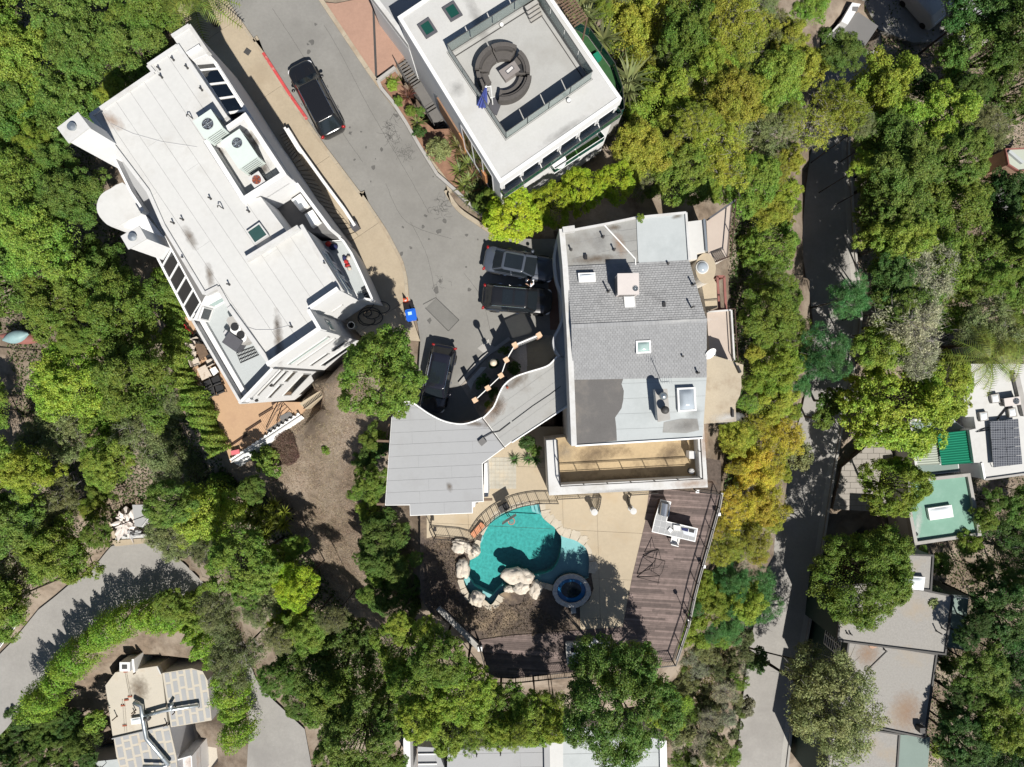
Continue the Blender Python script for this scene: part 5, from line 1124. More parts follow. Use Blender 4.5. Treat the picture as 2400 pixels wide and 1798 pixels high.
# ---- timber deck of single boards
WD = PX('C3',(1185,915),(1320,905),(1790,960),'D3',(1600,0),(1385,735),(0,885),'D2',(2020,880),(1925,560),'D3',(0,520),(585,478),(955,448),(1040,0),'C3',(1150,1190))
WDW = wz(WD, ZP+.02); wd = tag(bpy.data.objects.new('timber_deck', None), kind='structure'); COL.objects.link(wd)
MB().prism(WDW, ZP-.6, ZP-.04, bot=False).build('deck_frame', 'brown_metal', wd)
nx, ny = .06, 1.0; L = math.hypot(nx, ny); nx, ny = nx/L, ny/L; dsn = [p[0]*nx+p[1]*ny for p in WDW]; a = min(dsn); bw_ = .145; k = 0
while a < max(dsn):
    q = clip(clip(WDW, nx, ny, a+.004), nx, ny, a+bw_-.004, -1)
    if len(q) > 2 and abs(area(q)) > .01:
        xs = [p[0] for p in q]; cutx = random.uniform(min(xs)+1, max(xs)-1) if max(xs)-min(xs) > 3.5 else None
        for qq in ([clip(q, 1, 0, cutx+.004), clip(q, 1, 0, cutx-.004, -1)] if cutx else [q]):
            if len(qq) > 2 and abs(area(qq)) > .005: MB().prism(qq, ZP-.02, ZP+.02+random.uniform(-.003, .003), bot=False).build('plank', 'wood_deck%d' % random.randint(0, 3), wd)
    a += bw_; k += 1
# deck railing on the right: paired posts and rails, outer cap, flood lamps
dr = thing('deck_railing', 'black metal railing along the right edge of the timber deck', 'railing', (*at('K8', 1300, 700, ZP), ZP)); o_ = WP(ZP, 'K8', (1060,45),(1415,95),(1380,290),(1290,610),(1215,890),(1140,1150),(1070,1400),(1010,1640))+WP(ZP, 'D3', (1490,420),(1385,735))
rail(dr, o_, ZP, 1.05, 0, 1.3, 'black_metal')
for a, b in zip(o_[1:], o_[2:]): fin(dr, (a[0]+.3, a[1]), (b[0]+.3, b[1]), ZP-.1, ZP+.12, .16, 'concrete', 'edge_beam')
for x, y, w_ in ((1108,75,'top corner of the deck beside the balcony'),(1430,415,'upper right deck rail'),(1205,1195,'middle of the right deck rail')):
    c = at('K8', x, y, ZP+.5); o = thing('flood_lamp', 'small white square lamp at the %s' % w_, 'lamp', (*c, ZP-.1)); MB().bar((c[0], c[1], ZP-.1), (c[0], c[1], ZP+.5), .06, .06).build('bracket', 'black_metal', o); MB().box((c[0], c[1], ZP+.55), (.24, .22, .14)).build('lamp_head', 'white_paint', o)
c = at('D3', 1525, 375, ZP+.4); o = thing('flood_lamp', 'small white square lamp low on the right deck rail', 'lamp', (*c, ZP-.1)); MB().bar((c[0], c[1], ZP-.1), (c[0], c[1], ZP+.5), .06, .06).build('bracket', 'black_metal', o); MB().box((c[0], c[1], ZP+.55), (.22, .2, .14)).build('lamp_head', 'white_paint', o)
o = thing('lower_railing', 'thin black railing along the bottom edge of the timber deck', 'railing', (*at('D3', 700, 800, ZP), ZP)); rail(o, WP(ZP+.02, 'D3', (1380,735),(900,790),(0,885),'D2',(2020,880),(1925,560)), ZP+.02, 1.0, .12, 1.8, 'black_metal')
# ---- iron fence round the terrace and its gate
fe = thing('pool_fence', 'curved black iron fence between carport and pool', 'fence', (*at('L8', 1300, 450, ZP), ZP)); fp_ = smooth(WP(ZP, 'L8', (2035,290),(1810,290),(1600,325),(1470,370),(1320,445),(1210,525),(1100,635),(1005,780)), 2, False)+WP(ZP, 'L8', (880,745),(710,730),(535,715))
rail(fe, fp_, ZP, 1.08, .115, 1.6, 'black_metal')
o = thing('fence_gate', 'black iron gate at the left end of the pool fence', 'gate', (*at('L8', 520, 650, ZP), ZP)); rail(o, WP(ZP, 'L8', (530,712),(478,600),(490,470)), ZP, 1.2, .14, 1.2, 'black_metal'); c = at('L8', 540, 600, ZP); MB().box((c[0], c[1], ZP+.9), (.2, .3, .2)).build('lock_box', 'black_metal', o)
bf = thing('house_fence', 'straight iron fence under the big balcony', 'fence', (*at('C3', 600, 950, ZP), ZP)); rail(bf, WP(ZP, 'C3', (390,975),(755,955)), ZP, 1.08, .115, 1.5); bf2 = thing('house_fence', 'short iron fence piece left of the timber deck below the balcony', 'fence', (*at('C3', 1100, 930, ZP), ZP)); rail(bf2, WP(ZP, 'C3', (1010,940),(1240,925)), ZP, 1.08, .115, 1.5)
# two curved gate leaves standing open, each ending in a round stone post
for nm, pts, pc in (('left', ((755,955),(748,1010),(735,1060),(715,1105)), (712,1108)), ('right', ((1010,935),(995,985),(1010,1050),(1040,1090)), (1048,1098))):
    o = thing('curved_balustrade', 'low curved black balustrade ending in a round white post, %s of the gate gap' % nm, 'balustrade', (*at('C3', *pc, ZP), ZP)); q = smooth(WP(ZP, 'C3', *pts), 3, False); rail(o, q, ZP, 1.0, .13, 2, 'black_metal')
    c = at('C3', *pc, ZP+1.1); MB().lathe((*c, ZP), [(.2, 0), (.2, .06), (.13, .1), (.13, .95), (.2, 1.0), (.23, 1.05), (.23, 1.12), (.05, 1.14)], 18).build('round_post', 'white_cap', o)
# basketball hoop at the pool edge
bh = thing('basketball_hoop', 'poolside basketball hoop leaning out over the turquoise water', 'basketball hoop', (*at('K7', 750, 190, ZP), ZP)); b0 = Vector((*at('K7', 745, 190, ZP), ZP)); hp = Vector((*at('K7', 820, 365, ZP+1.5), ZP+1.5)); bd_ = Vector((*at('K7', 790, 330, ZP+1.9), ZP+1.9))
m = MB()
for s in (-.07, .07): m.tube([b0+Vector((s, 0, 0)), b0+Vector((s, 0, 1.2)), bd_+Vector((s, .12, -.1))], .03, 6)
m.build('pole', 'black_metal', bh); d = (hp-b0); d.z = 0; d.normalize(); sd_ = Vector((-d.y, d.x, 0)); MB().bar(bd_+sd_*.55, bd_-sd_*.55, .04, .75).build('backboard', 'rail_glass', bh); MB().bar(bd_+sd_*.57+Vector((0, 0, .38)), bd_-sd_*.57+Vector((0, 0, .38)), .08, .05).build('board_frame', 'dark_steel', bh)
ring = [hp+Vector((.23*math.cos(a), .23*math.sin(a), 0)) for a in np.linspace(0, 2*math.pi, 21)]; MB().tube(ring, .018, 6, False).build('rim', 'orange', bh); m = MB()
for k in range(12):
    a = 2*math.pi*k/12
    for e in (.3, -.3): m.tube([hp+Vector((.23*math.cos(a), .23*math.sin(a), 0)), hp+Vector((.17*math.cos(a+e), .17*math.sin(a+e), -.2)), hp+Vector((.12*math.cos(a), .12*math.sin(a), -.4))], .012, 4)
m.build('net', 'white_paint', bh); MB().bar(hp-d*.23, bd_-Vector((0, 0, .3)), .12, .04).build('bracket', 'orange', bh)
MB().box((b0.x-.15, b0.y+.1, ZP+.15), (.75, .5, .3), math.atan2(sd_.y, sd_.x)).build('base', 'dark_steel', bh)
# orange float stack behind the fence
c = at('L8', 1050, 640, ZP); o = thing('orange_lounger', 'folded orange pool lounger propped behind the black fence', 'lounger', (*c, ZP)); MB().bar((*at('L8', 985, 715, ZP), ZP+.12), (*at('L8', 1120, 560, ZP), ZP+.25), .4, .08).build('mat', mat('orange_mat', (.5, .22, .12), .8, .15, 4), o); m = MB()
for s in (0, 1): p = at('L8', 985+s*130, 715-s*155, ZP); m.bar((p[0], p[1], ZP), (p[0], p[1], ZP+.2), .05, .05)
m.build('leg', 'black_metal', o)
# ---- outdoor kitchen
ok_ = thing('outdoor_kitchen', 'L-shaped grey outdoor kitchen counter on the timber deck', 'counter', (*at('K8', 700, 500, ZP), ZP+.02)); ZK = ZP+1.0
KC = WP(ZK, 'K8', (563,195),(722,232),(655,520),(1122,630),(1080,832),(430,682),(472,490)); MB().prism(inset(KC, .1), ZP+.02, ZK-.06).build('counter_body', 'brown_metal', ok_)
MB().prism(KC, ZK-.06, ZK-.004).build('counter_edge', 'white_paint', ok_)
# counter tiles
ki = inset(KC, .05); e0 = (Vector(KC[4])-Vector(KC[5])).normalized(); 
ks = [p[0]*e0.x+p[1]*e0.y for p in ki]; kt = [-p[0]*e0.y+p[1]*e0.x for p in ki]
u = min(ks)
while u < max(ks):
    v = min(kt)
    while v < max(kt):
        q = clip(clip(clip(clip(ki, e0.x, e0.y, u+.006), e0.x, e0.y, u+.42, -1), -e0.y, e0.x, v+.006), -e0.y, e0.x, v+.42, -1)
        if len(q) > 2 and abs(area(q)) > .004: MB().prism(q, ZK-.05, ZK+.004, bot=False).build('counter_tile', 'patch_grey', ok_)
        v += .43
    u += .43
bq = thing('barbecue', 'steel barbecue with closed hood set into the kitchen counter', 'barbecue', (*at('K8', 630, 340, ZK), ZK)); q = WP(ZK+.25, 'K8', (560,235),(700,270),(680,460),(545,430)); q = order(ccw(q), q[0]); MB().prism(q, ZK, ZK+.18).build('fire_box', 'dark_steel', bq)
q4 = [Vector(p) for p in WP(ZK+.3, 'K8', (572,240),(695,275),(668,455),(550,425))]; m = MB(); vs = []
for i in range(7):
    a = math.pi*i/6
    for e in (0, 1):
        pA, pB = (q4[0], q4[1]) if e == 0 else (q4[3], q4[2]); p = pA+(pB-pA)*(.5-.5*math.cos(a)); vs.append((p.x, p.y, ZK+.17+.3*math.sin(a)))
m.add(vs, [(2*i, 2*i+1, 2*i+3, 2*i+2) for i in range(6)]+[tuple(2*i for i in range(7)), tuple(2*i+1 for i in range(6, -1, -1))]); m.build('hood', 'steel', bq)
a, b = q4[2], q4[1]; MB().tube([(a.x+.06, a.y, ZK+.25), (b.x+.06, b.y, ZK+.25)], .02, 6).build('handle', 'chrome', bq)
sk = thing('steel_sink', 'steel double sink at the right end of the kitchen counter', 'sink', (*at('K8', 980, 660, ZK), ZK)); MB().prism(WP(ZK+.03, 'K8', (870,615),(1085,650),(1070,760),(910,715)), ZK+.004, ZK+.03).build('sink_rim', 'steel', sk); MB().prism(WP(ZK+.03, 'K8', (985,632),(1072,650),(1060,698),(985,680)), ZK+.02, ZK+.035).build('basin', 'pipe_dark', sk); MB().prism(WP(ZK+.03, 'K8', (870,615),(980,632),(970,680),(880,655)), ZK+.02, ZK+.038).build('basin', 'navy_cloth', sk)
for i, (lb, pts) in enumerate((('white square board lying flat on the kitchen counter', ((750,575),(862,590),(860,670),(755,665))), ('white tray tilted on the kitchen counter, nearer the corner', ((705,610),(760,660),(715,710),(668,655))))):
    q = WP(ZK+.1, 'K8', *pts); o = thing('white_tray', lb, 'tray', (*q[0], ZK)); MB().prism(q, ZK+.01, ZK+.13-.05*i).build('tray_body', 'white_paint', o); MB().ring(q, .03, ZK+.1-.05*i, ZK+.15-.05*i).build('tray_rim', 'white_cap', o)
def chair(name, label, c, rz, seat='white_paint', leg='white_paint', z=ZP+.02, group=None, w_=.55, h=.82, arms=True):
    o = thing(name, label, 'chair', (c[0], c[1], z), group, rz, local=True)
    MB().box((0, 0, .43), (w_, w_, .05)).build('seat', seat, o); MB().box((-w_/2, 0, .65), (.05, w_, .42), 0, Matrix.Rotation(-.15, 3, 'Y')).build('backrest', seat, o)
    for a in (-1, 1):
        for b in (-1, 1): MB().bar((a*w_*.44, b*w_*.44, 0), (a*w_*.42, b*w_*.44, .42), .035, .035).build('leg', leg, o)
        if arms: MB().bar((-w_*.5, a*w_*.5, .62), (w_*.4, a*w_*.5, .62), .045, .03).build('armrest', leg, o); MB().bar((w_*.38, a*w_*.5, .42), (w_*.38, a*w_*.5, .62), .03, .03).build('arm_post', leg, o)
    return o
chair('bar_chair', 'white chair pushed under the kitchen counter on the deck', at('K8', 775, 805, ZP+.5), R(75), arms=True)
# swing frame
sf = thing('swing_frame', 'empty black metal swing-seat frame on the timber deck', 'swing frame', (*at('K8', 450, 1200, ZP), ZP+.02)); g0 = lambda x, y, z: Vector((*at('K8', x, y, ZP+z), ZP+z+.02)); m = MB()
for pth in (((528,935,.9),(325,985,.03)),((630,1115,.9),(300,1025,.03)),((390,1235,.9),(215,1310,.03)),((545,1335,.9),(210,1355,.03)),((480,1100,.6),(390,1235,.9))): m.tube([g0(*p) for p in pth], .028, 6)
m.build('leg', 'black_metal', sf); m = MB()
for pth in (((528,935,.9),(570,1100,.9)),((570,1100,.9),(630,1115,.9)),((630,1115,.9),(580,1290,.9),(545,1335,.9),(520,1470,.9)),((390,1235,.9),(545,1335,.9)),((528,935,.9),(495,960,.8),(490,1060,.7)),((390,1235,.9),(520,1210,.7),(585,1130,.9)),((210,1355,.03),(540,1440,.5))): m.tube([g0(*p) for p in pth], .018, 5)
m.build('frame_bar', 'black_metal', sf)
m = MB()
for i in range(9): t = i/8; m.tube([g0(600-45*t, 1130+250*t, .85), g0(560-45*t, 1150+250*t, .55)], .008, 4)
m.build('slat', 'steel', sf)
lp_ = thing('garden_torch', 'thin black lamp post at the right deck rail with shadow on the boards', 'lamp', (*at('K8', 800, 1640, ZP), ZP)); c = at('K8', 880, 1560, ZP+1.5); c = at('D3', 1480, 300, ZP); MB().tube([(*c, ZP), (*c, ZP+1.7)], .025, 6).build('post', 'black_metal', lp_); MB().lathe((*c, ZP+1.7), [(.05, 0), (.14, .08), (.14, .25), (.05, .32)], 10).build('lantern', 'black_metal', lp_)
# fire pit and two chairs in the shade
fpz = thing('fire_pit', 'square grey stone fire pit on the shaded deck with a white paper on it', 'fire pit', (*at('D3', 550, 675, ZP), ZP+.02)); q = WP(ZP+.5, 'D3', (467,590),(628,585),(636,762),(478,770)); MB().prism(q, ZP+.02, ZP+.42).build('pit_body', 'concrete', fpz); m = MB().ring(inset(q, -.04), .35, ZP+.42, ZP+.5).build('rim', 'concrete', fpz); MB().prism(inset(q, .3), ZP+.40, ZP+.44).build('ash_bed', 'pipe_dark', fpz)
pp = WP(ZP+.55, 'D3', (515,668),(570,672),(560,730),(512,735)); MB().prism(pp, ZP+.52, ZP+.535).build('paper', 'white_paint', fpz)
chair('deck_chair', 'white chair with a yellow leaf, right of the fire pit', at('D3', 688, 582, ZP+.4), R(-115), 'white_paint', 'dark_steel', arms=True, w_=.68); chair('deck_chair', 'grey chair half hidden by the big tree near the fire pit', at('D3', 790, 605, ZP+.4), R(-100), 'grey_wall', 'dark_steel', w_=.68)
c = at('D3', 530, 305, ZP); o = thing('stepping_stone', 'square grey stepping stone below the spa', 'stone', (*c, ZP-.04)); MB().box((c[0], c[1], ZP), (.36, .4, .1), .1).build('stone_slab', 'spa_stone', o)
# retaining wall along the lower left of the yard
rt = thing('retaining_wall', 'dark sloping retaining wall at the lower left of the pool yard', 'wall', (*at('D2', 1750, 430, -1), -2)); fin(rt, at('D2', 1575, 275, ZP), at('D2', 1925, 620, ZP), -5, ZP+.25, .35, 'concrete', 'wall_body'); c = at('D2', 1932, 640, ZP+.4); MB().box((c[0], c[1], ZP), (.32, .32, .8)).build('end_post', 'white_paint', rt)
# ================================================================= fence of brick pillars before the grey house
bfz = 3.0
pil = [(1475,170,'nearest the small gate by the canopy'),(1355,380,'second in the curve from the gate'),(1280,600,'with a dark lamp on its side, middle of the curve'),(1095,775,'second from the carport'),(915,945,'at the lower end beside the carport'),(1815,30,'at the grey house end of the white gate')]
pw = []
for x, y, lb in pil:
    c = at('K6', x, y, bfz); pw.append(c); o = thing('brick_pillar', 'brick fence pillar with tan cap, '+lb, 'pillar', (*c, -.1), 'brick pillars of the front fence'); rz = R(30); 
    MB().box((c[0], c[1], 1.4), (.28, .28, 3.0), rz).build('mortar_core', 'concrete', o); MB().box((c[0], c[1], bfz-.04), (.33, .33, .1), rz).build('cap', 'brick_cap', o)
    for row in range(18):
        for s in range(4):
            a = rz+s*math.pi/2; MB().box((c[0]+.145*math.cos(a)+.06*math.sin(a)*(1 if row % 2 else -1), c[1]+.145*math.sin(a)-.06*math.cos(a)*(1 if row % 2 else -1), .05+row*.155), (.04, .2, .13), a).build('brick', 'brick', o)
c = pw[2]; MB().box((c[0]+.3, c[1]-.22, 2.5), (.28, .22, .3), R(30)).build('lamp', 'dark_steel', bpy.data.objects[[q.name for q in COL.objects if q.name.startswith('brick_pillar')][2]])
fr = thing('garden_wall', 'thin white garden wall running between the brick pillars', 'wall', (*pw[2], -.1))
for a, b in ((0,1),(1,2),(2,3),(3,4)):
    A, B = Vector((*pw[a], 0)), Vector((*pw[b], 0)); m = MB()
    MB().bar(A+Vector((0, 0, 1.25)), B+Vector((0, 0, 1.25)), .04, 2.7).build('wall_panel', 'white_cap', fr); MB().bar(A+Vector((0, 0, 2.62)), B+Vector((0, 0, 2.62)), .055, .05).build('wall_cap', 'white_paint', fr)
gt = thing('sliding_gate', 'white metal gate between two brick pillars by the grey house', 'gate', (*pw[5], -.1)); A, B = Vector((*pw[0], 0)), Vector((*pw[5], 0))
for z in (2.7, .15): MB().bar(A+Vector((0, 0, z)), B+Vector((0, 0, z)), .09, .07).build('gate_rail', 'white_paint', gt)
for i in range(1, 14): p = A+(B-A)*(i/14); MB().bar(p+Vector((0, 0, .1)), p+Vector((0, 0, 2.7)), .2, .025).build('picket', 'white_paint', gt)
# garden bed, kerb and path behind the fence
gb = WP(.02, 'K6', (720,740),(900,560),(1110,330),(1420,90),(1800,20),(2000,40),(2000,300),(1950,460),(1650,560),(1330,720),(1220,950),(1000,1196),(880,1000)); tag(MB().prism(gb, -.3, .03, bot=False).build('front_garden', mat('garden_soil', (.3, .27, .235), .95, .3, 3, bump=.8, bscale=14)), kind='structure')
gv = WP(.04, 'K6', (1430,230),(1630,140),(1660,540),(1560,560),(1500,400),(1400,330)); tag(MB().prism(gv, -.1, .05, bot=False).build('white_gravel', 'gravel'), kind='structure'); gv = WP(.04, 'K6', (800,700),(1000,480),(1080,480),(900,680),(860,800)); tag(MB().prism(gv, -.1, .05, bot=False).build('white_gravel', 'gravel'), kind='structure')
kerb('garden_kerb', PX('K6',(720,735),(870,560),(1050,370),(1270,210),(1420,100)), 0, .25, .18, 'concrete', 1, 1.6)
ph = tag(bpy.data.objects.new('stone_path', None), kind='structure'); COL.objects.link(ph)
for i in range(5):
    for j in range(2):
        x, y = 1640+j*85+(5-i)*4, 110+i*88; q = WP(.06, 'K6', (x,y),(x+80,y-8),(x+80,y+72),(x,y+80)); MB().prism(q, -.05, .07).build('path_slab', 'path_stone', ph)
q = WP(.06, 'K6', (1800,90),(1990,60),(2040,300),(1900,460),(1820,480)); MB().prism(q, -.05, .065).build('landing_slab', 'path_stone', ph)
tag(MB().prism(WP(.02, 'K6', (950,215),(1110,80),(1120,150),(1200,200),(1100,260),(1030,280)), -.1, .02, bot=False).build('concrete_pad', 'concrete'), kind='structure')
# street lamp
sl_ = thing('street_lamp', 'slim street lamp with a round pale globe beside the front garden kerb', 'street lamp', (*at('K6', 1175, 410, 4.1), 0)); c = at('K6', 1173, 417, 4.1); MB().lathe((*c, 0), [(.16, 0), (.16, .5), (.08, .6), (.06, 3.6), (.1, 3.65)], 14).build('post', 'dark_steel', sl_); MB().lathe((*c, 3.65), [(.12, 0), (.2, .15), (.235, .35), (.2, .5), (.1, .6), (.02, .63)], 18).build('globe', mat('globe', (.55, .47, .36), .35, .05), sl_, True); MB().box((c[0], c[1], 2.3), (.3, .06, .42), R(30)).build('street_sign', 'white_cap', sl_)
# ================================================================= vehicles
def rrect(x0, x1, hw, r, n=5, taper=(1, 1), bow=(0, 0)):
    """rounded outline seen from above, x along the car; taper = half-width factor (rear, front); bow = nose rounding"""
    pts = []
    for cx, cy, a0 in ((x1-r, hw-r, 0), (x0+r, hw-r, 90), (x0+r, -hw+r, 180), (x1-r, -hw+r, 270)):
        for k in range(n+1):
            a = R(a0+90*k/n); pts.append([cx+r*math.cos(a), cy+r*math.sin(a)])
    L = x1-x0; out = []
    for x, y in pts:
        t = (x-x0)/L; f = taper[0]+(taper[1]-taper[0])*t if False else (taper[1]+(1-taper[1])*min(1, (1-t)*3.2))*(taper[0]+(1-taper[0])*min(1, t*3.2)); out.append((x, y*f))
    return out
def loft(rings, closed_top=True):
    m = MB(); n = len(rings[0]); vs = [p for r_ in rings for p in r_]
    fs = [(i*n+k, i*n+(k+1) % n, (i+1)*n+(k+1) % n, (i+1)*n+k) for i in range(len(rings)-1) for k in range(n)]
    if closed_top: fs.append(tuple((len(rings)-1)*n+k for k in range(n)))
    return m.add(vs, fs)
def car(name, label, cat, loc, rz, L, W, H, paint, suv=True, sunroof=(), rails_=True, sticker=False):
    o = thing(name, label, cat, loc, None, rz, local=True); x0, x1, hw = -L/2, L/2, W/2
    hood = .30*L if not suv else .255*L; xb = x1-hood            # base of windscreen
    zb = H*(.60 if suv else .64); zt = H
    def lower(z, sx, sw, rz_=.5): return [(x*1.0, y, z) for x, y in rrect(x0*sx, x1*sx, hw*sw, min(.55, rz_), 6, (.94, .86))]
    def height(x, z):                                            # the bonnet falls towards the nose, the tail a little
        f = max(0, (x-xb)/(x1-xb)); g = max(0, (x0+.12*L-x)/(.12*L)) if suv else max(0, (x0+.18*L-x)/(.18*L)); return z-.14*f**1.6-.07*g*g
    rings = [lower(.24, .95, .92), lower(.34, .985, .985), lower(.55, 1, 1), lower(zb*.82, .995, .995)]
    r5 = [(x, y, height(x, zb-.03)) for x, y, _ in lower(0, .985, .965)]; r6 = [(x, y, height(x, zb+.01)) for x, y, _ in lower(0, .965, .90)]
    r7 = [(x, y*.5, height(x*.96, zb+.035)) for x, y, _ in lower(0, .93, .90)]
    loft(rings+[r5, r6, r7]).build('body', paint, o, True)
    # cabin: glass frustum between belt line and roof
    xr = x0+(.035*L if suv else .13*L); n = 6
    belt = rrect(xr, xb+.04*L, hw*.90, .28, n, (.92, .93)); rf0, rf1 = (xr+.10*L if suv else xr+.13*L), xb-.095*L if suv else xb-.12*L
    roof = rrect(rf0, rf1, hw*.72, .22, n, (.93, .95)); N = len(belt); zg = zt-.07
    B = [(x, y, height(min(x, xb), zb+.0)) for x, y in belt]; T = [(x, y, zg) for x, y in roof]
    per = (n+1)
    segs = {'windscreen': list(range(3*per+3, 4*per))+list(range(0, 4)), 'left_window': list(range(3, per+3)), 'rear_window': list(range(per+2, 3*per-2)), 'right_window': list(range(2*per+3, 3*per+4))}
    for nm, idx in segs.items():
        idx = [i % N for i in idx]; m = MB(); k = len(idx); m.add([B[i] for i in idx]+[T[i] for i in idx], [(i, i+1, k+i+1, k+i) for i in range(k-1)]); m.build(nm, 'dark_glass', o, True)
    loft([T, [(x*1.0, y*1.015, zt-.035) for x, y in roof], [(rf0+(rf1-rf0)*.5+(x-(rf0+rf1)/2)*.95, y*.9, zt-.008) for x, y in roof], [(rf0+(rf1-rf0)*.5+(x-(rf0+rf1)/2)*.8, y*.55, zt) for x, y in roof]]).build('roof', paint, o, True)
    MB().sheet([(x, y) for x, y in roof], zg).build('roof_liner', 'pipe_dark', o)
    m = MB()
    for i in (3, per+2, 2*per+3, 3*per+3, 2, per+3): i = i % N; m.bar(Vector(B[i])*1.0, Vector(T[i])*1.0, .09, .06)
    for s in (1, -1):
        xm = (xr+xb)/2; m.bar((xm, s*hw*.885, zb), (xm-.05, s*hw*.715, zg), .09, .05)
    m.build('pillar', paint, o)
    for a, b in sunroof:
        xa, xc = rf0+(rf1-rf0)*a, rf0+(rf1-rf0)*b; MB().prism(rrect(xa, xc, hw*.52, .06, 3), zt-.02, zt+.012).build('sunroof', 'dark_glass', o)
    for s in (1, -1):
        if rails_: MB().tube([(rf0+.1, s*hw*.68, zt-.02), (rf0+.2, s*hw*.68, zt+.035), (rf1-.2, s*hw*.68, zt+.035), (rf1-.08, s*hw*.68, zt-.02)], .022, 6).build('roof_rail', 'chrome' if suv else paint, o)
        c = (xb-.25, s*(hw+.08), zb+.06); MB().blob(c, (.12, .13, .09), 2, .05, 12, 8).build('mirror', paint, o, True)
        MB().tube([(xr+.25, s*hw*.91, zb+.012), (xb-.15, s*hw*.91, zb+.012)], .013, 5).build('window_trim', 'chrome', o)
        for xx in (xr+.9, (xr+xb)/2+.55): MB().bar((xx, s*(hw+.012), zb-.13), (xx+.2, s*(hw+.012), zb-.13), .03, .035).build('door_handle', 'chrome', o)
        MB().blob((x1-.28, s*hw*.72, zb-.24), (.2, .17, .09), 3, .02, 12, 8, s*-.5).build('headlight', 'lamp_white', o, True); MB().blob((x0+.13, s*hw*.78, zb-.16), (.1, .16, .14), 3, .02, 12, 8, s*.4).build('taillight', 'lamp_red', o, True)
        for xx in (x0+.19*L, x1-.18*L):
            wq = tag(bpy.data.objects.new('wheel', None)); COL.objects.link(wq); wq.parent = o; wq.location = (xx, s*(hw-.13), .37)
            m = MB(); prof = [(.2, -.12), (.34, -.12), (.37, -.08), (.37, .08), (.34, .12), (.2, .12)]; nn_ = 20; vs = [(r_*math.cos(2*math.pi*k/nn_), y, r_*math.sin(2*math.pi*k/nn_)) for r_, y in prof for k in range(nn_)]
            m.add(vs, [(i*nn_+k, i*nn_+(k+1) % nn_, (i+1)*nn_+(k+1) % nn_, (i+1)*nn_+k) for i in range(5) for k in range(nn_)]); m.build('tyre', 'tyre', wq, True)
            m = MB().add([(.23*math.cos(2*math.pi*k/16), s*.1, .23*math.sin(2*math.pi*k/16)) for k in range(16)], [tuple(range(16))]); m.build('rim', 'rim', wq)
    # shut lines of bonnet and tail, wipers
    m = MB(); zz = lambda x: height(x, zb+.03)
    for s in (1, -1): m.tube([(xb+.05, s*hw*.6, zz(xb+.05)-.004), (xb+.5*hood, s*hw*.5, zz(xb+.5*hood)+.002)], .012, 4); m.tube([(xb+.03, s*.1, zb+.06), (xb-.12, s*hw*.55, zb+.15)], .01, 4)
    m.build('wiper', 'pipe_dark', o)
    if sticker: MB().prism([(xb-.25+.09*math.cos(a), .45+.06*math.sin(a)) for a in np.linspace(0, 6.28, 12)], zb+.2, zb+.25).build('sticker', 'label_pale', o)
    MB().box((x0+.02, 0, .62), (.03, .5, .14)).build('number_plate', 'white_paint', o)
    return o
car('large_suv', 'long black full-size SUV parked on the left of the street by the red kerb', 'car', (*at('A2', 515, 850, 1.0), 0), math.atan2(-(545-1150), 350-665), 5.45, 2.04, 1.92, 'car_black', True, (), True)
car('dark_sedan', 'slate blue saloon car nose-in at the grey house under the lime bush', 'car', (*at('K1', 720, 490, .8), 0), R(-11), 4.95, 1.88, 1.46, 'car_slate', False, ((.12, .9),), False)
car('black_suv', 'black SUV with two glass roof panels nose-in at the grey house', 'car', (*at('K1', 680, 1170, .95), 0), R(-5), 4.85, 1.95, 1.75, 'car_black', True, ((.3, .58), (.64, .92)), True)
car('plum_suv', 'dark blue SUV half under the round tree at the carport', 'car', (*at('K6', 395, 640, .9), 0), math.atan2(-(1000-260), 320-470), 4.75, 1.92, 1.68, 'car_plum', True, ((.25, .85),), True, True)
# ================================================================= person between the two cars
def skin_mesh(name, verts, edges, mt_, parent, root=0, sub=2):
    me = bpy.data.meshes.new(name); me.from_pydata([v[:3] for v in verts], edges, []); o = bpy.data.objects.new(name, me); COL.objects.link(o); o.parent = parent
    me.materials.append(MAT[mt_]); sm = o.modifiers.new('skin', 'SKIN'); sm.use_smooth_shade = True
    for i, v in enumerate(verts): me.skin_vertices[0].data[i].radius = (v[3], v[4] if len(v) > 4 else v[3])
    me.skin_vertices[0].data[root].use_root = True; s2 = o.modifiers.new('sub', 'SUBSURF'); s2.levels = sub; s2.render_levels = sub
    return o
pe = thing('person', 'person in a white shirt and dark trousers standing between the two parked cars', 'person', (*at('K1', 975, 850, 1.5), 0), None, R(160), local=True)
bv = [(0,0,.95,.13,.1),(0,0,1.15,.13,.1),(.02,0,1.36,.15,.11),(.04,0,1.48,.06),(.07,0,1.6,.085),(.08,0,1.70,.075),
 (0,.17,1.40,.06),(.05,.23,1.14,.045),(.24,.18,1.05,.038),(.33,.16,1.06,.035),(0,-.17,1.40,.06),(.05,-.23,1.14,.045),(.24,-.18,1.05,.038),(.33,-.16,1.06,.035),
 (0,.09,.88,.085),(.03,.1,.48,.06),(0,.1,.09,.045),(.15,.11,.04,.04),(0,-.09,.88,.085),(.06,-.1,.48,.06),(.04,-.1,.09,.045),(.2,-.11,.04,.04)]
be = [(0,1),(1,2),(2,3),(3,4),(4,5),(2,6),(6,7),(7,8),(8,9),(2,10),(10,11),(11,12),(12,13),(0,14),(14,15),(15,16),(16,17),(0,18),(18,19),(19,20),(20,21)]
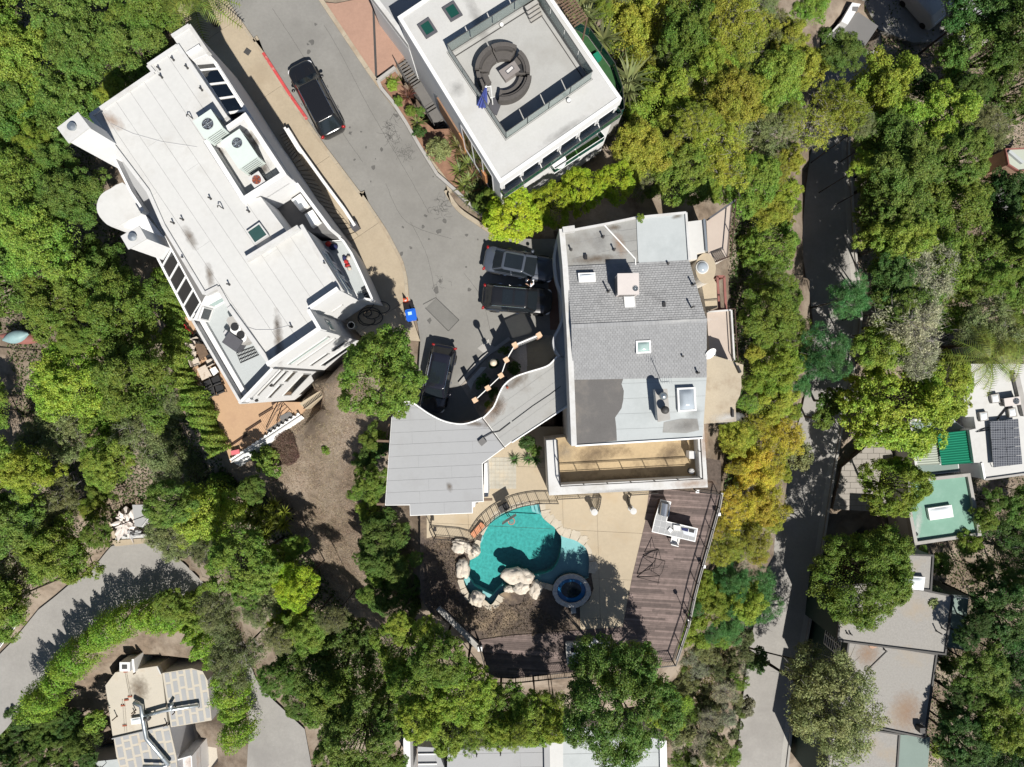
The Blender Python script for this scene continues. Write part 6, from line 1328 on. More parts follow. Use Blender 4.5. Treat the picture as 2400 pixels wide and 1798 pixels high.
for s, (wx, wy, wz_) in ((1, (.33, .16, 1.06)), (-1, (.33, -.16, 1.06))):
    for f in range(5):
        i = len(bv); dx = (.05, .1, .105, .1, .085)[f]; yy = wy+(f-2)*.018+(.02*s*-1 if f == 0 else 0); bv += [(wx+.03, wy+(f-2)*.014, wz_, .012), (wx+dx*.7, yy, wz_-.01, .009), (wx+dx, yy, wz_-.03, .008)]; be += [(9 if s == 1 else 13, i), (i, i+1), (i+1, i+2)]
skin_mesh('body', bv, be, 'skin', pe)
skin_mesh('shirt', [(0,0,.90,.165,.13),(0,0,1.12,.16,.125),(.01,0,1.34,.175,.13),(.02,0,1.42,.1),(0,.18,1.40,.085),(.05,.24,1.16,.07),(0,-.18,1.40,.085),(.05,-.24,1.16,.07)], [(0,1),(1,2),(2,3),(2,4),(4,5),(2,6),(6,7)], 'shirt_white', pe)
skin_mesh('trousers', [(0,0,.98,.15,.12),(0,0,.9,.15,.12),(0,.09,.84,.105),(.03,.1,.48,.082),(0,.1,.1,.075),(0,-.09,.84,.105),(.06,-.1,.48,.082),(.04,-.1,.1,.075)], [(0,1),(1,2),(2,3),(3,4),(1,5),(5,6),(6,7)], 'trousers', pe)
MB().blob((.05, 0, 1.69), (.115, .1, .1), 4, .08, 16, 10).build('hair', 'hair', pe, True)
m = MB()
for s in (1, -1): m.blob((.15, s*.032, 1.62), (.012, .014, .009), 1, 0, 8, 6); m.blob((.06, s*.092, 1.61), (.02, .012, .03), 1, 0, 8, 6)
m.blob((.165, 0, 1.59), (.02, .014, .025), 1, 0, 8, 6); m.blob((.15, 0, 1.555), (.01, .025, .006), 1, 0, 8, 6); m.build('face_features', 'skin', pe, True)
# ================================================================= street things
bi_ = thing('recycling_bin', 'blue wheeled recycling bin at the left kerb of the cul-de-sac', 'bin', (*at('B2', 1345, 1065, .6), .0), None, R(10), local=True)
loft([[(x*.25, y*.28, .08) for x, y in ((-1,-1),(1,-1),(1,1),(-1,1))], [(x*.33, y*.36, 1.0) for x, y in ((-1,-1),(1,-1),(1,1),(-1,1))]]).build('bin_body', 'bin_blue', bi_); MB().prism(rrect(-.36, .36, .40, .1, 4), 1.0, 1.06).build('lid', 'bin_blue', bi_); MB().prism(rrect(-.28, .28, .3, .1, 4), 1.06, 1.1).build('lid_crown', 'bin_blue', bi_); MB().box((-.05, .1, 1.105), (.26, .22, .012)).build('lid_label', 'label_pale', bi_); MB().tube([(-.3, -.42, .98), (.3, -.42, .98)], .022, 6).build('handle', 'bin_blue', bi_)
for s in (-1, 1): MB().tube([(s*.24, -.3, .1), (s*.3, -.3, .1)], .1, 14).build('wheel', 'tyre', bi_)
cn = thing('traffic_cone', 'orange and white traffic cone on the pavement corner by the bin', 'traffic cone', (*at('B2', 1287, 930, .4), .1), None, .2, local=True); MB().box((0, 0, .02), (.36, .36, .04)).build('base', 'orange', cn)
for nm, r0, r1, z0, z1, mt_ in (('lower_cone', .14, .105, .04, .26, 'orange'), ('white_band', .108, .075, .26, .46, 'white_paint'), ('upper_cone', .075, .03, .46, .72, 'orange')): MB().lathe((0, 0, 0), [(r0, z0), (r1, z1)], 18).build(nm, mt_, cn)
rnd = random.Random(3)
hs = thing('black_hose', 'tangled coil of black hose on the ground beside the white house', 'hose', (*at('B2', 1000, 1060, .1), .05)); m = MB(); pts = []
for i in range(130):
    a = i*.21; rx_ = 55+35*math.sin(i*.047)+rnd.uniform(-3, 3); cx_ = 960+30*math.sin(i*.03); cy_ = 1075+25*math.cos(i*.041)
    if i > 105: cx_, cy_, rx_ = 1085, 1000, 62
    pts.append((*at('B2', cx_+rx_*1.2*math.cos(a), cy_+rx_*.8*math.sin(a), .15), .15+.002*i+.03*math.sin(i*1.3)))
m.tube(pts, .03, 6).build('hose_coil', 'pipe_dark', hs, True)
kt = thing('metal_drum', 'open steel drum against the corner of the white house', 'drum', (*at('B2', 820, 1150, .9), .05)); c = at('B2', 820, 1150, .9); MB().ring([(c[0]+.25*math.cos(a), c[1]+.25*math.sin(a)) for a in np.linspace(0, 6.283, 25)[:-1]], .03, .02, .9).build('drum_wall', 'galv', kt); MB().lathe((*c, .02), [(.23, 0), (.23, .3)], 24).build('drum_content', 'pipe_dark', kt)
# ================================================================= patio behind the white house
ZQ = Z_PATIO
pt = tag(bpy.data.objects.new('patio', None), kind='structure'); COL.objects.link(pt); MB().prism(wz(PATIO, ZQ), ZQ-3, ZQ, bot=False).build('patio_slab', 'patio', pt)
ps = thing('patio_steps', 'broad tan timber steps at the low end of the patio', 'steps', (*at('L3', 800, 700, ZQ), ZQ))
tiers = [(((985,405),(1290,220),(1350,330),(1500,640),(1200,790),(1060,560)),), (((700,725),(1035,505),(1160,780),(1190,810),(850,1060),(790,900)),), (((330,1070),(725,800),(850,1050),(800,1130),(480,1360),(400,1230)),)]
for k, (pts,) in enumerate(tiers):
    p = WP(ZQ+.04, 'L3', *pts); dx, dy = p[1][0]-p[0][0], p[1][1]-p[0][1]
    strips(ps, p, ZQ+.05-.012*k, -dy, dx, .135, 'patio_board', 'board', .008, base='brown_metal', sd=k); 
    for o_ in (0, 28): a, b = at('L3', pts[0][0]+o_*.4, pts[0][1]+o_, ZQ), at('L3', pts[1][0]+o_*.4, pts[1][1]+o_, ZQ); MB().bar((*a, ZQ+.07), (*b, ZQ+.07), .06, .05).build('nosing', 'brown_metal', ps)
for a, b in (((1100,720),(1490,110)),((1330,580),(1510,290))): MB().tube([(*at('L3', *a, ZQ+.7), ZQ+.3), (*at('L3', *b, ZQ+.7), ZQ+.9)], .035, 6).build('handrail', 'brown_metal', ps)
up = WP(ZQ+.1, 'L3', (1250,140),(1490,110),(1700,330),(1440,480),(1350,330)); strips(ps, up, ZQ+.12, 1, .9, .28, 'patio_board', 'stair_tread', .03, base='brown_metal', sd=9)
gp = WP(ZQ+.2, 'L3', (1410,430),(1640,320),(1720,400),(1460,520)); MB().prism(gp, ZQ, ZQ+.15).build('grey_landing', 'court_grey', ps); gp = WP(ZQ+.05, 'L3', (1150,720),(1450,520),(1720,420),(1760,430),(1190,790)); MB().prism(gp, ZQ, ZQ+.06).build('grey_landing', 'step_grey', ps)
wf = thing('white_patio_fence', 'leaning white plank fence along the lower patio edge', 'fence', (*at('L3', 1000, 1000, ZQ), ZQ-1)); A, B = Vector(at('L3', 380, 1420, ZQ+.3)), Vector(at('L3', 1880, 420, ZQ+.3)); n = 34
for i in range(n):
    p = A+(B-A)*((i+.5)/n); MB().box((p.x+.1, p.y-.1, ZQ-.2), ((B-A).length/n*.9, .06, 1.3+.15*math.sin(i*3.1)), math.atan2((B-A).y, (B-A).x), Matrix.Rotation(R(-38), 3, 'X')).build('fence_board', 'white_paint', wf)
for z in (-.5, .25): MB().bar((A.x, A.y, ZQ+z), (B.x, B.y, ZQ+z), .08, .1).build('fence_rail', 'white_cap', wf)
br = thing('wooden_slat_pallet', 'small orange slatted pallet leaning below the white patio fence', 'pallet', (*at('L3', 1650, 790, ZQ-.5), ZQ-1)); q = [Vector(v) for v in WP(ZQ-.3, 'L3', (1490,830),(1700,680),(1810,715),(1590,865))]
for i in range(7): t = i/6; a, b = q[0]+(q[3]-q[0])*t, q[1]+(q[2]-q[1])*t; MB().bar((a.x, a.y, ZQ-.35), (b.x, b.y, ZQ-.35), .07, .04).build('slat', 'wood_trim', br)
for t in (.1, .9): a, b = q[0]+(q[1]-q[0])*t, q[3]+(q[2]-q[3])*t; MB().bar((a.x, a.y, ZQ-.42), (b.x, b.y, ZQ-.42), .07, .08).build('bearer', 'wood_trim', br)
pv = thing('white_pipe_frame', 'broken white pipe frame lying on the slope below the patio', 'frame', (*at('L3', 1200, 1150, ZQ-1), ZQ-1.5)); m = MB()
for a, b in (((1030,1170),(1330,1000)),((1330,1000),(1240,1170)),((1240,1170),(1310,1270)),((1090,1190),(1310,1270)),((1030,1170),(1090,1190)),((1390,990),(1310,1020))): m.tube([(*at('L3', *a, ZQ-1), ZQ-.9), (*at('L3', *b, ZQ-1), ZQ-.8)], .06, 6)
m.build('pipe', 'white_paint', pv)
# dining set and chairs
tbq = WP(ZQ+.74, 'K3', (385,590),(535,600),(610,760),(475,860)); o = thing('dining_table', 'weathered brown slatted dining table on the narrow patio', 'table', (*at('K3', 490, 720, ZQ), ZQ)); q = [Vector(v) for v in tbq]
for i in range(9): t = (i+.06)/9; u = (i+.94)/9; p = [q[0]+(q[1]-q[0])*t, q[0]+(q[1]-q[0])*u, q[3]+(q[2]-q[3])*u, q[3]+(q[2]-q[3])*t]; MB().prism([tuple(v) for v in p], ZQ+.7, ZQ+.74).build('table_slat', 'table_wood', o)
for v in q: c_v = Vector((sum(k.x for k in q)/4, sum(k.y for k in q)/4)); e = v+(c_v-v)*.12; MB().bar((e.x, e.y, ZQ), (e.x, e.y, ZQ+.7), .06, .06).build('leg', 'table_wood', o)
for x, y, a_, lb in ((425,565,-70,'beige-cushioned chair at the upper end of the patio table'),(330,650,-10,'beige chair uppermost on the hedge side of the patio table'),(350,770,-5,'beige chair in the middle of the hedge side of the patio table'),(405,890,20,'beige chair lowest on the hedge side of the patio table'),(575,620,170,'beige chair on the house side of the patio table'),(640,890,120,'beige chair pulled out by the lower end of the patio table')):
    chair('patio_chair', lb, at('K3', x, y, ZQ+.45), R(a_), 'beige_cloth', 'black_metal', ZQ, 'chairs round the patio table', .56)
for x, y, a_, lb in ((300,510,20,'black mesh chair nearest the red folding frame'),(440,480,60,'black mesh chair above the patio table'),(540,530,150,'dark chair beside the glass side of the patio'),(630,780,200,'dark chair in shade right of the patio table')):
    chair('mesh_chair', lb, at('K3', x, y, ZQ+.45), R(a_), 'black_mesh', 'black_metal', ZQ, 'black chairs on the patio', .56)
for pts, lb, mt_, h in ((((425,1000),(560,930),(665,1110),(505,1185)), 'large stained beige ottoman on the patio', 'beige_cloth', .42), (((630,1005),(720,960),(775,1045),(690,1110)), 'white square side table beside the stained ottoman', 'white_paint', .45)):
    q = WP(ZQ+h, 'K3', *pts); o = thing('patio_ottoman', lb, 'ottoman', (*q[0], ZQ)); MB().prism(inset(q, .05), ZQ+.08, ZQ+h-.1).build('base', 'black_mesh', o); MB().prism(q, ZQ+h-.1, ZQ+h).build('cushion', mt_, o)
for i, pts in enumerate((((500,1215),(640,1150),(700,1270),(560,1330)),((640,1150),(770,1080),(830,1230),(690,1280)),((560,1330),(700,1270),(740,1420),(620,1480)),((700,1270),(840,1240),(880,1370),(740,1430)))):
    q = WP(ZQ+.4, 'K3', *pts); o = thing('black_sofa_frame', ('upper left','upper right','lower left','lower right')[i]+' of the four black mesh sofa frames on the patio', 'sofa', (*q[0], ZQ), 'black sofa frames on the patio'); MB().prism(inset(q, .04), ZQ+.25, ZQ+.36).build('seat', 'black_mesh', o)
    for a, b in ((q[2], q[3]), (q[0], q[3])): MB().bar((*a, ZQ+.6), (*b, ZQ+.6), .05, .05).build('top_rail', 'dark_steel', o)
    for v in q: MB().bar((*v, ZQ), (*v, ZQ+.6), .04, .04).build('leg', 'black_metal', o)
for x, y, lb, mt_ in ((300,350,'red folding frame with crossed black legs at the top of the patio','red_cloth'),(0,0,'','')):
    if lb:
        o = thing('folding_frame', lb, 'chair frame', (*at('K3', x, y, ZQ), ZQ)); m = MB()
        for a, b in (((225,280),(340,440)),((240,330),(350,420)),((225,280),(240,330))): m.tube([(*at('K3', *a, ZQ+.5), ZQ+.6), (*at('K3', *b, ZQ+.4), ZQ+.25)], .035, 6)
        m.build('red_frame', mt_, o); m = MB()
        for a, b in (((330,400),(440,460)),((345,460),(410,370)),((345,410),(350,520))): m.tube([(*at('K3', *a, ZQ+.3), ZQ+.4), (*at('K3', *b, ZQ+.1), ZQ+.03)], .02, 5)
        m.build('leg', 'black_metal', o)
c = at('L3', 480, 1200, ZQ+.3); o = thing('pink_lounger', 'folded pink lounger at the low end of the patio', 'lounger', (*c, ZQ)); MB().bar((*at('L3', 380, 1220, ZQ+.4), ZQ+.35), (*at('L3', 570, 1180, ZQ+.4), ZQ+.45), .35, .06).build('mat', mat('pink', (.55, .14, .16), .8, .1, 3), o); m = MB()
for a, b in (((420,1130),(560,1170)),((560,1170),(590,1270)),((400,1230),(440,1310))): m.tube([(*at('L3', *a, ZQ+.2), ZQ+.4), (*at('L3', *b, ZQ+.1), ZQ+.05)], .02, 5)
m.build('leg', 'black_metal', o)
# retaining path with spikes on the right of the white house
rp = thing('spiked_wall', 'cream retaining wall with dark spikes beside the dry slope', 'wall', (*at('C2', 520, 120, -4), -6)); q = WP(-4.6, 'C2', (370,170),(640,0),(740,-30),(430,220)); MB().prism(q, -8, -4.7).build('wall_top', 'tan_conc', rp); a, b = Vector(at('C2', 415, 210, -4.5)), Vector(at('C2', 700, -5, -4.5))
for i in range(26): p = a+(b-a)*(i/25); MB().bar((p.x, p.y, -4.7), (p.x, p.y, -4.35), .06, .06).build('spike', 'black_metal', rp)
# ================================================================= house at the lower left
ZH = -19.5
bl = thing('cream_house', 'cream flat-roofed house with silver ducts at the lower left', 'house', (*at('L5', 900, 900, ZH), ZH-4))
p = WP(ZH, 'L5', (290,475),(435,285),(1060,190),(1110,300),(1195,1050),(400,1235)); walls(bl, p, ZH-5, ZH-.06, 'cream_roof'); MB().prism(p, ZH-.05, ZH).build('roof', 'cream_roof', bl); HOUSES.append((p, ZH-5.5)); fin(bl, p[5], p[4], ZH-.2, ZH+.2, .1, 'patch_grey', 'roof_edge'); fin(bl, p[2], p[3], ZH-.2, ZH+.25, .12, 'white_cap', 'roof_edge')
def patched(pts, z, zb, cols, rows, dxy, sd):
    p = WP(z, 'L5', *pts); walls(bl, p, zb, z-.06, 'grey_wall'); HOUSES.append((p, zb-.5)); MB().prism(p, z-.05, z).build('roof', 'cream_roof', bl); rnd = random.Random(sd); ex = Vector(dxy).normalized(); ey = Vector((-ex.y, ex.x)); ip = inset(p, .08)
    us = [v[0]*ex.x+v[1]*ex.y for v in ip]; vs_ = [v[0]*ey.x+v[1]*ey.y for v in ip]; st = (max(us)-min(us))/cols
    for i in range(cols):
        u0 = min(us)+i*st; v = min(vs_)+rnd.uniform(-2, 0)
        while v < max(vs_):
            L = (max(vs_)-min(vs_))/rows*rnd.uniform(.7, 1.4)
            q = clip(clip(clip(clip(ip, ex.x, ex.y, u0+.12), ex.x, ex.y, u0+st-.12, -1), ey.x, ey.y, v+.12), ey.x, ey.y, v+L-.12, -1)
            if len(q) > 2 and abs(area(q)) > .05: MB().prism(q, z-.02, z+.012, bot=False).build('membrane_patch', 'patch_grey', bl)
            v += L
    return p
patched([(1115,295),(1540,225),(1700,270),(1770,400),(1830,980),(1400,1055),(1240,1080)], ZH+.05, ZH-5, 6, 3, (1, .15), 1)
patched([(410,1235),(1215,1050),(1320,1500),(1340,1800),(540,1800),(450,1500)], ZH+.02, ZH-5, 7, 5, (1, .2), 2)
p = WP(ZH-1, 'L5', (-20,1590),(460,1540),(560,1560),(560,1850),(-30,1850)); walls(bl, p, ZH-5, ZH-1, 'white_wall', 'lean_to'); MB().prism(p, ZH-.99, ZH-.95).build('roof', 'pale_membrane', bl); HOUSES.append((p, ZH-5.5))
p = WP(ZH-1.2, 'L5', (1390,1480),(1600,1420),(1620,1850),(1330,1850)); walls(bl, p, ZH-5, ZH-1.2, 'white_wall', 'porch'); blot(bl, 'L5', 1540, 1570, 2.2, 3, ZH-1.19, 0, 'rust_soft'); HOUSES.append((p, ZH-5.5))
fin(bl, p[0], p[1], ZH-2, ZH-.2, .12, 'white_wall', 'parapet'); fin(bl, p[1], p[2], ZH-2, ZH-.2, .12, 'white_wall', 'parapet')
p = WP(ZH-4, 'L5', (1390,1060),(1640,1000),(1840,960),(1860,1250),(1950,1450),(2080,1560),(2080,1850),(1620,1850),(1320,1500)); tag(MB().prism(p, ZH-5, ZH-4).build('courtyard', 'cream_roof'), kind='structure')
skylight(bl, WP(ZH+.3, 'L5', (655,955),(815,930),(825,1025),(668,1042)), ZH, .3, 'white_paint', 'dome', .06, .15)
dk = thing('roof_ducts', 'branching silver ventilation ducts on the cream roof', 'ducts', (*at('L5', 835, 930, ZH), ZH))
def duct(pts, r_=.22, z=ZH+.45):
    m = MB().tube([(*at('L5', x, y, z), z+(e if len(q_) > 2 else 0)) for q_ in pts for x, y, e in [(q_+(0,))[:3]]], r_, 12); m.build('duct', 'galv', dk, True)
    for a, b in zip(pts, pts[1:]):
        L = math.dist(a[:2], b[:2]); n = max(1, int(L/110))
        for i in range(1, n): t = i/n; c0 = Vector((*at('L5', a[0]+(b[0]-a[0])*t, a[1]+(b[1]-a[1])*t, z), z)); c1 = Vector((*at('L5', a[0]+(b[0]-a[0])*(t+.02), a[1]+(b[1]-a[1])*(t+.02), z), z)); MB().tube([c0, c1], r_*1.06, 12).build('duct_collar', 'galv', dk)
duct([(700,715),(810,770),(825,900),(850,1050),(885,1240),(1210,1620)]); duct([(870,915),(1130,840),(1640,760)], .17); duct([(1215,815),(1265,735)], .14, ZH+.6); duct([(840,1640),(1120,1650),(1210,1620)], .15)
m = MB()
for x, y in ((820,880),(870,1060),(900,1260),(1060,1440),(1640,770),(1300,815),(1000,880)): c = at('L5', x, y, ZH+.2); m.box((c[0], c[1], ZH+.12), (.12, .3, .24))
m.build('duct_support', 'dark_steel', dk)
o = thing('duct_fan', 'dark cluster of fan and dampers where the silver ducts meet', 'fan', (*at('L5', 890, 960, ZH), ZH)); c = at('L5', 890, 950, ZH+.4); MB().blob((c[0], c[1], ZH+.4), (.4, .3, .35), 1, .2).build('fan_housing', 'dark_steel', o, True); MB().tube([(c[0]-.3, c[1]-.3, ZH+.2), (c[0]+.3, c[1]+.3, ZH+.7)], .1, 10).build('damper', 'galv', o)
m = MB()
for x0, x1 in ((575,640),(600,660)): m.tube([(*at('L5', x0, 270, ZH), ZH+.08), (*at('L5', x1, 620, ZH), ZH+.08)], .03, 5)
for x0 in (540,570): m.tube([(*at('L5', x0, 680, ZH), ZH+.08), (*at('L5', x0+35, 1150, ZH), ZH+.08)], .03, 5)
m.build('pipework', 'cream_roof', bl); m = MB()
for x, y in ((590,270),(650,630),(600,680),(550,760),(575,1050)): c = at('L5', x, y, ZH); m.box((c[0], c[1], ZH+.06), (.4, .14, .1), .1)
m.build('pipe_support', 'rust', bl); blot(bl, 'L5', 780, 520, 2.4, 3, ZH, 20); 
for x, y, h in ((460,920,.8),(730,830,.7),(720,870,.6),(720,290,.25),(1300,860,.5),(1180,1020,.6)): pipe_vent(bl, 'L5', x, y, ZH, h, .05, 'brown_metal')
c = at('L5', 610, 175, ZH); o = thing('chimney_stack', 'short white chimney block behind the cream roof edge', 'chimney', (*c, ZH-4)); MB().box((c[0], c[1], ZH-1.5), (1.0, .9, 4)).build('stack', 'white_wall', o); MB().box((c[0]+.85, c[1]+.1, ZH-1.2), (.2, 1.3, 3.4), .1).build('fin_wall', 'white_paint', o); MB().box((c[0], c[1], ZH+.52), (.5, .4, .06)).build('cap', 'dark_steel', o)
o = thing('rubble_tarp_pile', 'crumpled pale tarpaulin heap in a walled bay above the lower road', 'tarp', (*at('C1', 1090, 1200, Z_LOW+.5), Z_LOW)); c = at('C1', 1085, 1200, Z_LOW+.6); MB().blob((*c, Z_LOW+.3), (1.0, 1.3, .8), 5, .9, 26, 16, 0, 3.2).build('tarp_sheet', 'tarp', o); MB().blob((c[0]+.35, c[1]-1.0, Z_LOW+.2), (.9, .45, .5), 7, .8, 18, 12, 0, 3).build('grey_sheet', 'patch_grey', o)
bw2 = thing('low_bay_wall', 'low white wall round the tarpaulin bay at the lower road', 'wall', (*at('C1', 1100, 1320, Z_LOW), Z_LOW)); a, b, c = at('C1', 960, 1190, Z_LOW+.6), at('C1', 990, 1330, Z_LOW+.6), at('C1', 1290, 1310, Z_LOW+.6); fin(bw2, a, b, Z_LOW-.3, Z_LOW+.7, .3, 'tan_conc', 'wall_panel'); fin(bw2, b, c, Z_LOW-.3, Z_LOW+.5, .3, 'white_cap', 'wall_panel')
p = WP(Z_LOW+2.2, 'C1', (1150,1050),(1310,1050),(1290,1150),(1230,1230),(1170,1220)); o = thing('grey_shed', 'grey flat shed roof beside the tarpaulin heap', 'shed', (*p[0], Z_LOW)); walls(o, p, Z_LOW-1, Z_LOW+2.14, 'grey_wall'); MB().prism(inset(p, -.08), Z_LOW+2.15, Z_LOW+2.22).build('roof', 'patch_grey', o); HOUSES.append((p, Z_LOW-1.2)); fin(o, p[3], p[2], Z_LOW+2.2, Z_LOW+2.3, .08, 'white_cap', 'roof_edge')
tag(MB().prism(WP(Z_LOW+.05, 'C1', (960,1350),(1270,1330),(1290,1370),(1000,1400)), Z_LOW-.3, Z_LOW+.12, bot=False).build('road_shoulder', 'sidewalk'), kind='structure')
o = thing('white_fence', 'broken white fence at the left edge above the lower road', 'fence', (*at('D1', 100, 450, Z_LOW), Z_LOW)); A, B = Vector(at('D1', -20, 640, Z_LOW+.5)), Vector(at('D1', 190, 360, Z_LOW+.5))
for i in range(9): p = A+(B-A)*((i+.5)/9); MB().box((p.x, p.y, Z_LOW+.5), (.55, .06, .9+.1*(i % 3)), math.atan2((B-A).y, (B-A).x), Matrix.Rotation(R(25), 3, 'X')).build('fence_board', 'white_paint', o)
for z in (.3, .7): MB().bar((A.x, A.y, Z_LOW+z), (B.x, B.y, Z_LOW+z), .06, .08).build('fence_rail', 'white_cap', o)
# canoes on the left slope
for i, (lb, t, pts, mt_, zz) in enumerate((('pale teal canoe lying in the clearing at the left edge', 'B1', ((30,1280),(250,1220)), 'canoe_teal', -10.2), ('rust-red canoe next to the teal one at the left edge', 'B1', ((0,1240),(370,1275)), 'canoe_red', -10.6))):
    a, b = Vector((*at(t, *pts[0], zz), zz)), Vector((*at(t, *pts[1], zz), zz)); o = thing('canoe', lb, 'canoe', (a.x, a.y, zz)); d = b-a; n = Vector((-d.y, d.x, 0)).normalized(); m = MB(); vs = []; N = 12
    for k in range(N+1):
        t_ = k/N; w_ = .55*math.sin(math.pi*min(.98, max(.02, t_)))**.7; p = a+d*t_
        for s, z in ((-1, 0), (-.75, .3), (0, .42), (.75, .3), (1, 0)): vs.append(p+n*w_*s+Vector((0, 0, z*(.4+.6*math.sin(math.pi*t_)))))
    m.add(vs, [(k*5+j, k*5+j+1, (k+1)*5+j+1, (k+1)*5+j) for k in range(N) for j in range(4)]); m.build('hull', mt_, o, True); MB().tube([p_+Vector((0, 0, .02)) for p_ in [a+d*.05, a+d*.95]], .03, 5).build('keel_strip', 'brown_metal', o)
# ================================================================= long white house at the bottom edge
ZW = -12.0
bh_ = thing('bottom_house', 'long pale flat-roofed house cut by the bottom edge of the photo', 'house', (*at('p', 1250, 1790, ZW), ZW-4))
for pts, dz, nm in ((PX('D2',(1655,1495),(2209,1470),'D3',(290,1462),(300,1900),'D2',(1640,1900)), 0., 'grey_membrane'), (PX('D3',(305,1420),(480,1320),(670,1310),(1290,1420),(1300,1900),(310,1900)), .25, 'pale_membrane'), (PX('D2',(1395,1480),(1560,1490),(1640,1700),(1640,1900),(1395,1900)), -.6, 'grey_membrane')):
    p = wz(pts, ZW+dz); walls(bh_, p, ZW-5, ZW+dz-.06, 'white_wall'); HOUSES.append((p, ZW-5.5)); strips(bh_, p, ZW+dz, 1, .02, 1.25, nm, gap=.014, cross=1, sd=int(dz*10)+20)
fin(bh_, at('D2', 1640, 1495, ZW+.2), at('D3', 295, 1462, ZW+.2), ZW-.3, ZW+.15, .15, 'dark_steel', 'gutter'); fin(bh_, at('D3', 300, 1440, ZW+.3), at('D3', 308, 1900, ZW+.3), ZW-.2, ZW+.4, .5, 'patch_grey', 'upstand'); fin(bh_, at('D3', 1300, 1420, ZW+.3), at('D3', 1310, 1900, ZW+.3), ZW-4, ZW+.5, .6, 'white_wall', 'parapet')
fin(bh_, at('D2', 1300, 1400, ZW-1), at('D2', 1310, 1900, ZW-1), ZW-5, ZW-1, .6, 'white_wall', 'side_wall'); fin(bh_, at('D2', 1400, 1550, ZW-.4), at('D2', 1560, 1548, ZW-.4), ZW-.8, ZW-.45, .1, 'white_paint', 'step_edge'); fin(bh_, at('D2', 1400, 1636, ZW-.4), at('D2', 1560, 1634, ZW-.4), ZW-.8, ZW-.45, .1, 'white_paint', 'step_edge')
for x, y in ((1905,1545),(2110,1535)): pipe_vent(bh_, 'D2', x, y, ZW, .4, .05, 'dark_steel')
q = WP(ZW+.3, 'D3', (300,1450),(440,1440),(440,1900),(310,1900)); MB().prism(q, ZW+.2, ZW+.33).build('walkway', 'white_roof', bh_)
# ================================================================= houses on the right
ZS = -19.5
gs = thing('solar_house', 'white flat-roofed house with solar panels and a green patio canopy on the right', 'house', (*at('L4', 1100, 600, ZS), ZS-5))
p = WP(ZS, 'L4', (745,-200),(770,330),(860,325),(880,445),(815,460),(862,785),(935,785),(965,950),(1400,890),(1500,-200)); walls(gs, p, ZS-5.5, ZS-.06, 'white_wall'); MB().prism(p, ZS-.05, ZS).build('roof', 'white_roof', gs); HOUSES.append((p, ZS-6)); fin(gs, p[7], p[8], ZS-.3, ZS+.15, .2, 'concrete', 'roof_edge'); fin(gs, p[6], p[7], ZS-.3, ZS+.12, .2, 'white_paint', 'roof_edge'); fin(gs, at('L4', 1250, -100, ZS), at('L4', 1345, 315, ZS), ZS-.1, ZS+.5, .5, 'concrete', 'parapet')
for i, pts in enumerate((((1030,110),(1110,95),(1125,185),(1045,195)),((915,285),(1000,275),(1008,360),(928,375)),((1205,250),(1280,235),(1295,325),(1215,335)))): skylight(gs, WP(ZS+.4, 'L4', *pts), ZS, .4, 'concrete', 'dome', .1, .1)
q = [Vector(v) for v in WP(ZS+.6, 'L4', (1020,375),(1305,345),(1348,800),(1058,832))]
# solar modules: two columns of five
sm = bpy.data.materials.new('solar_cells'); sm.use_nodes = True; nn_ = sm.node_tree.nodes; ll = sm.node_tree.links; b_ = nn_['Principled BSDF']; b_.inputs['Roughness'].default_value = .15; bk = nn_.new('ShaderNodeTexBrick'); bk.offset = 0; bk.inputs['Color1'].default_value = (.018, .02, .03, 1); bk.inputs['Color2'].default_value = (.022, .025, .036, 1); bk.inputs['Mortar'].default_value = (.22, .23, .25, 1); bk.inputs['Scale'].default_value = 1; bk.inputs['Brick Width'].default_value = .165; bk.inputs['Row Height'].default_value = .165; bk.inputs['Mortar Size'].default_value = .022; tcn = nn_.new('ShaderNodeTexCoord'); ll.new(tcn.outputs['Object'], bk.inputs['Vector']); ll.new(bk.outputs['Color'], b_.inputs['Base Color']); MAT['solar_cells'] = sm
so_ = thing('solar_array', 'dark solar panel array on the white roof at the right edge', 'solar panels', (*at('L4', 1180, 590, ZS), ZS))
for i in range(2):
    for j in range(5):
        f = lambda u, v: (q[0]+(q[1]-q[0])*u)*(1-v)+(q[3]+(q[2]-q[3])*u)*v
        pts = [f(u, v) for u, v in ((i/2+.006, j/5+.004), ((i+1)/2-.006, j/5+.004), ((i+1)/2-.006, (j+1)/5-.004), (i/2+.006, (j+1)/5-.004))]; MB().prism([tuple(v) for v in pts], ZS+.52, ZS+.57).build('solar_module', 'solar_cells', so_)
        if j in (0, 4):
            v = pts[0 if j == 0 else 3]; MB().bar((v.x+.2, v.y, ZS), (v.x+.2, v.y, ZS+.52), .05, .05).build('mount', 'galv', so_)
condenser('fan_unit', 'grey boxed fan unit beside the skylights on the solar house roof', (*at('L4', 1240, 175, ZS+.7), ZS), (1.5, .75, .75), R(8), 'ac_grey', .3, 'fan_dark', (.35, 0))
MB().tube([(*at('L4', x, y, ZS), ZS+.08) for x, y in ((1200,215),(1140,290),(1090,350))], .08, 6).build('cable', 'pipe_dark', gs); MB().tube([(*at('L4', x, y, ZS), ZS+.08) for x, y in ((1010,430),(930,455),(880,480),(940,470),(1010,455))], .04, 6).build('cable', 'pipe_dark', gs)
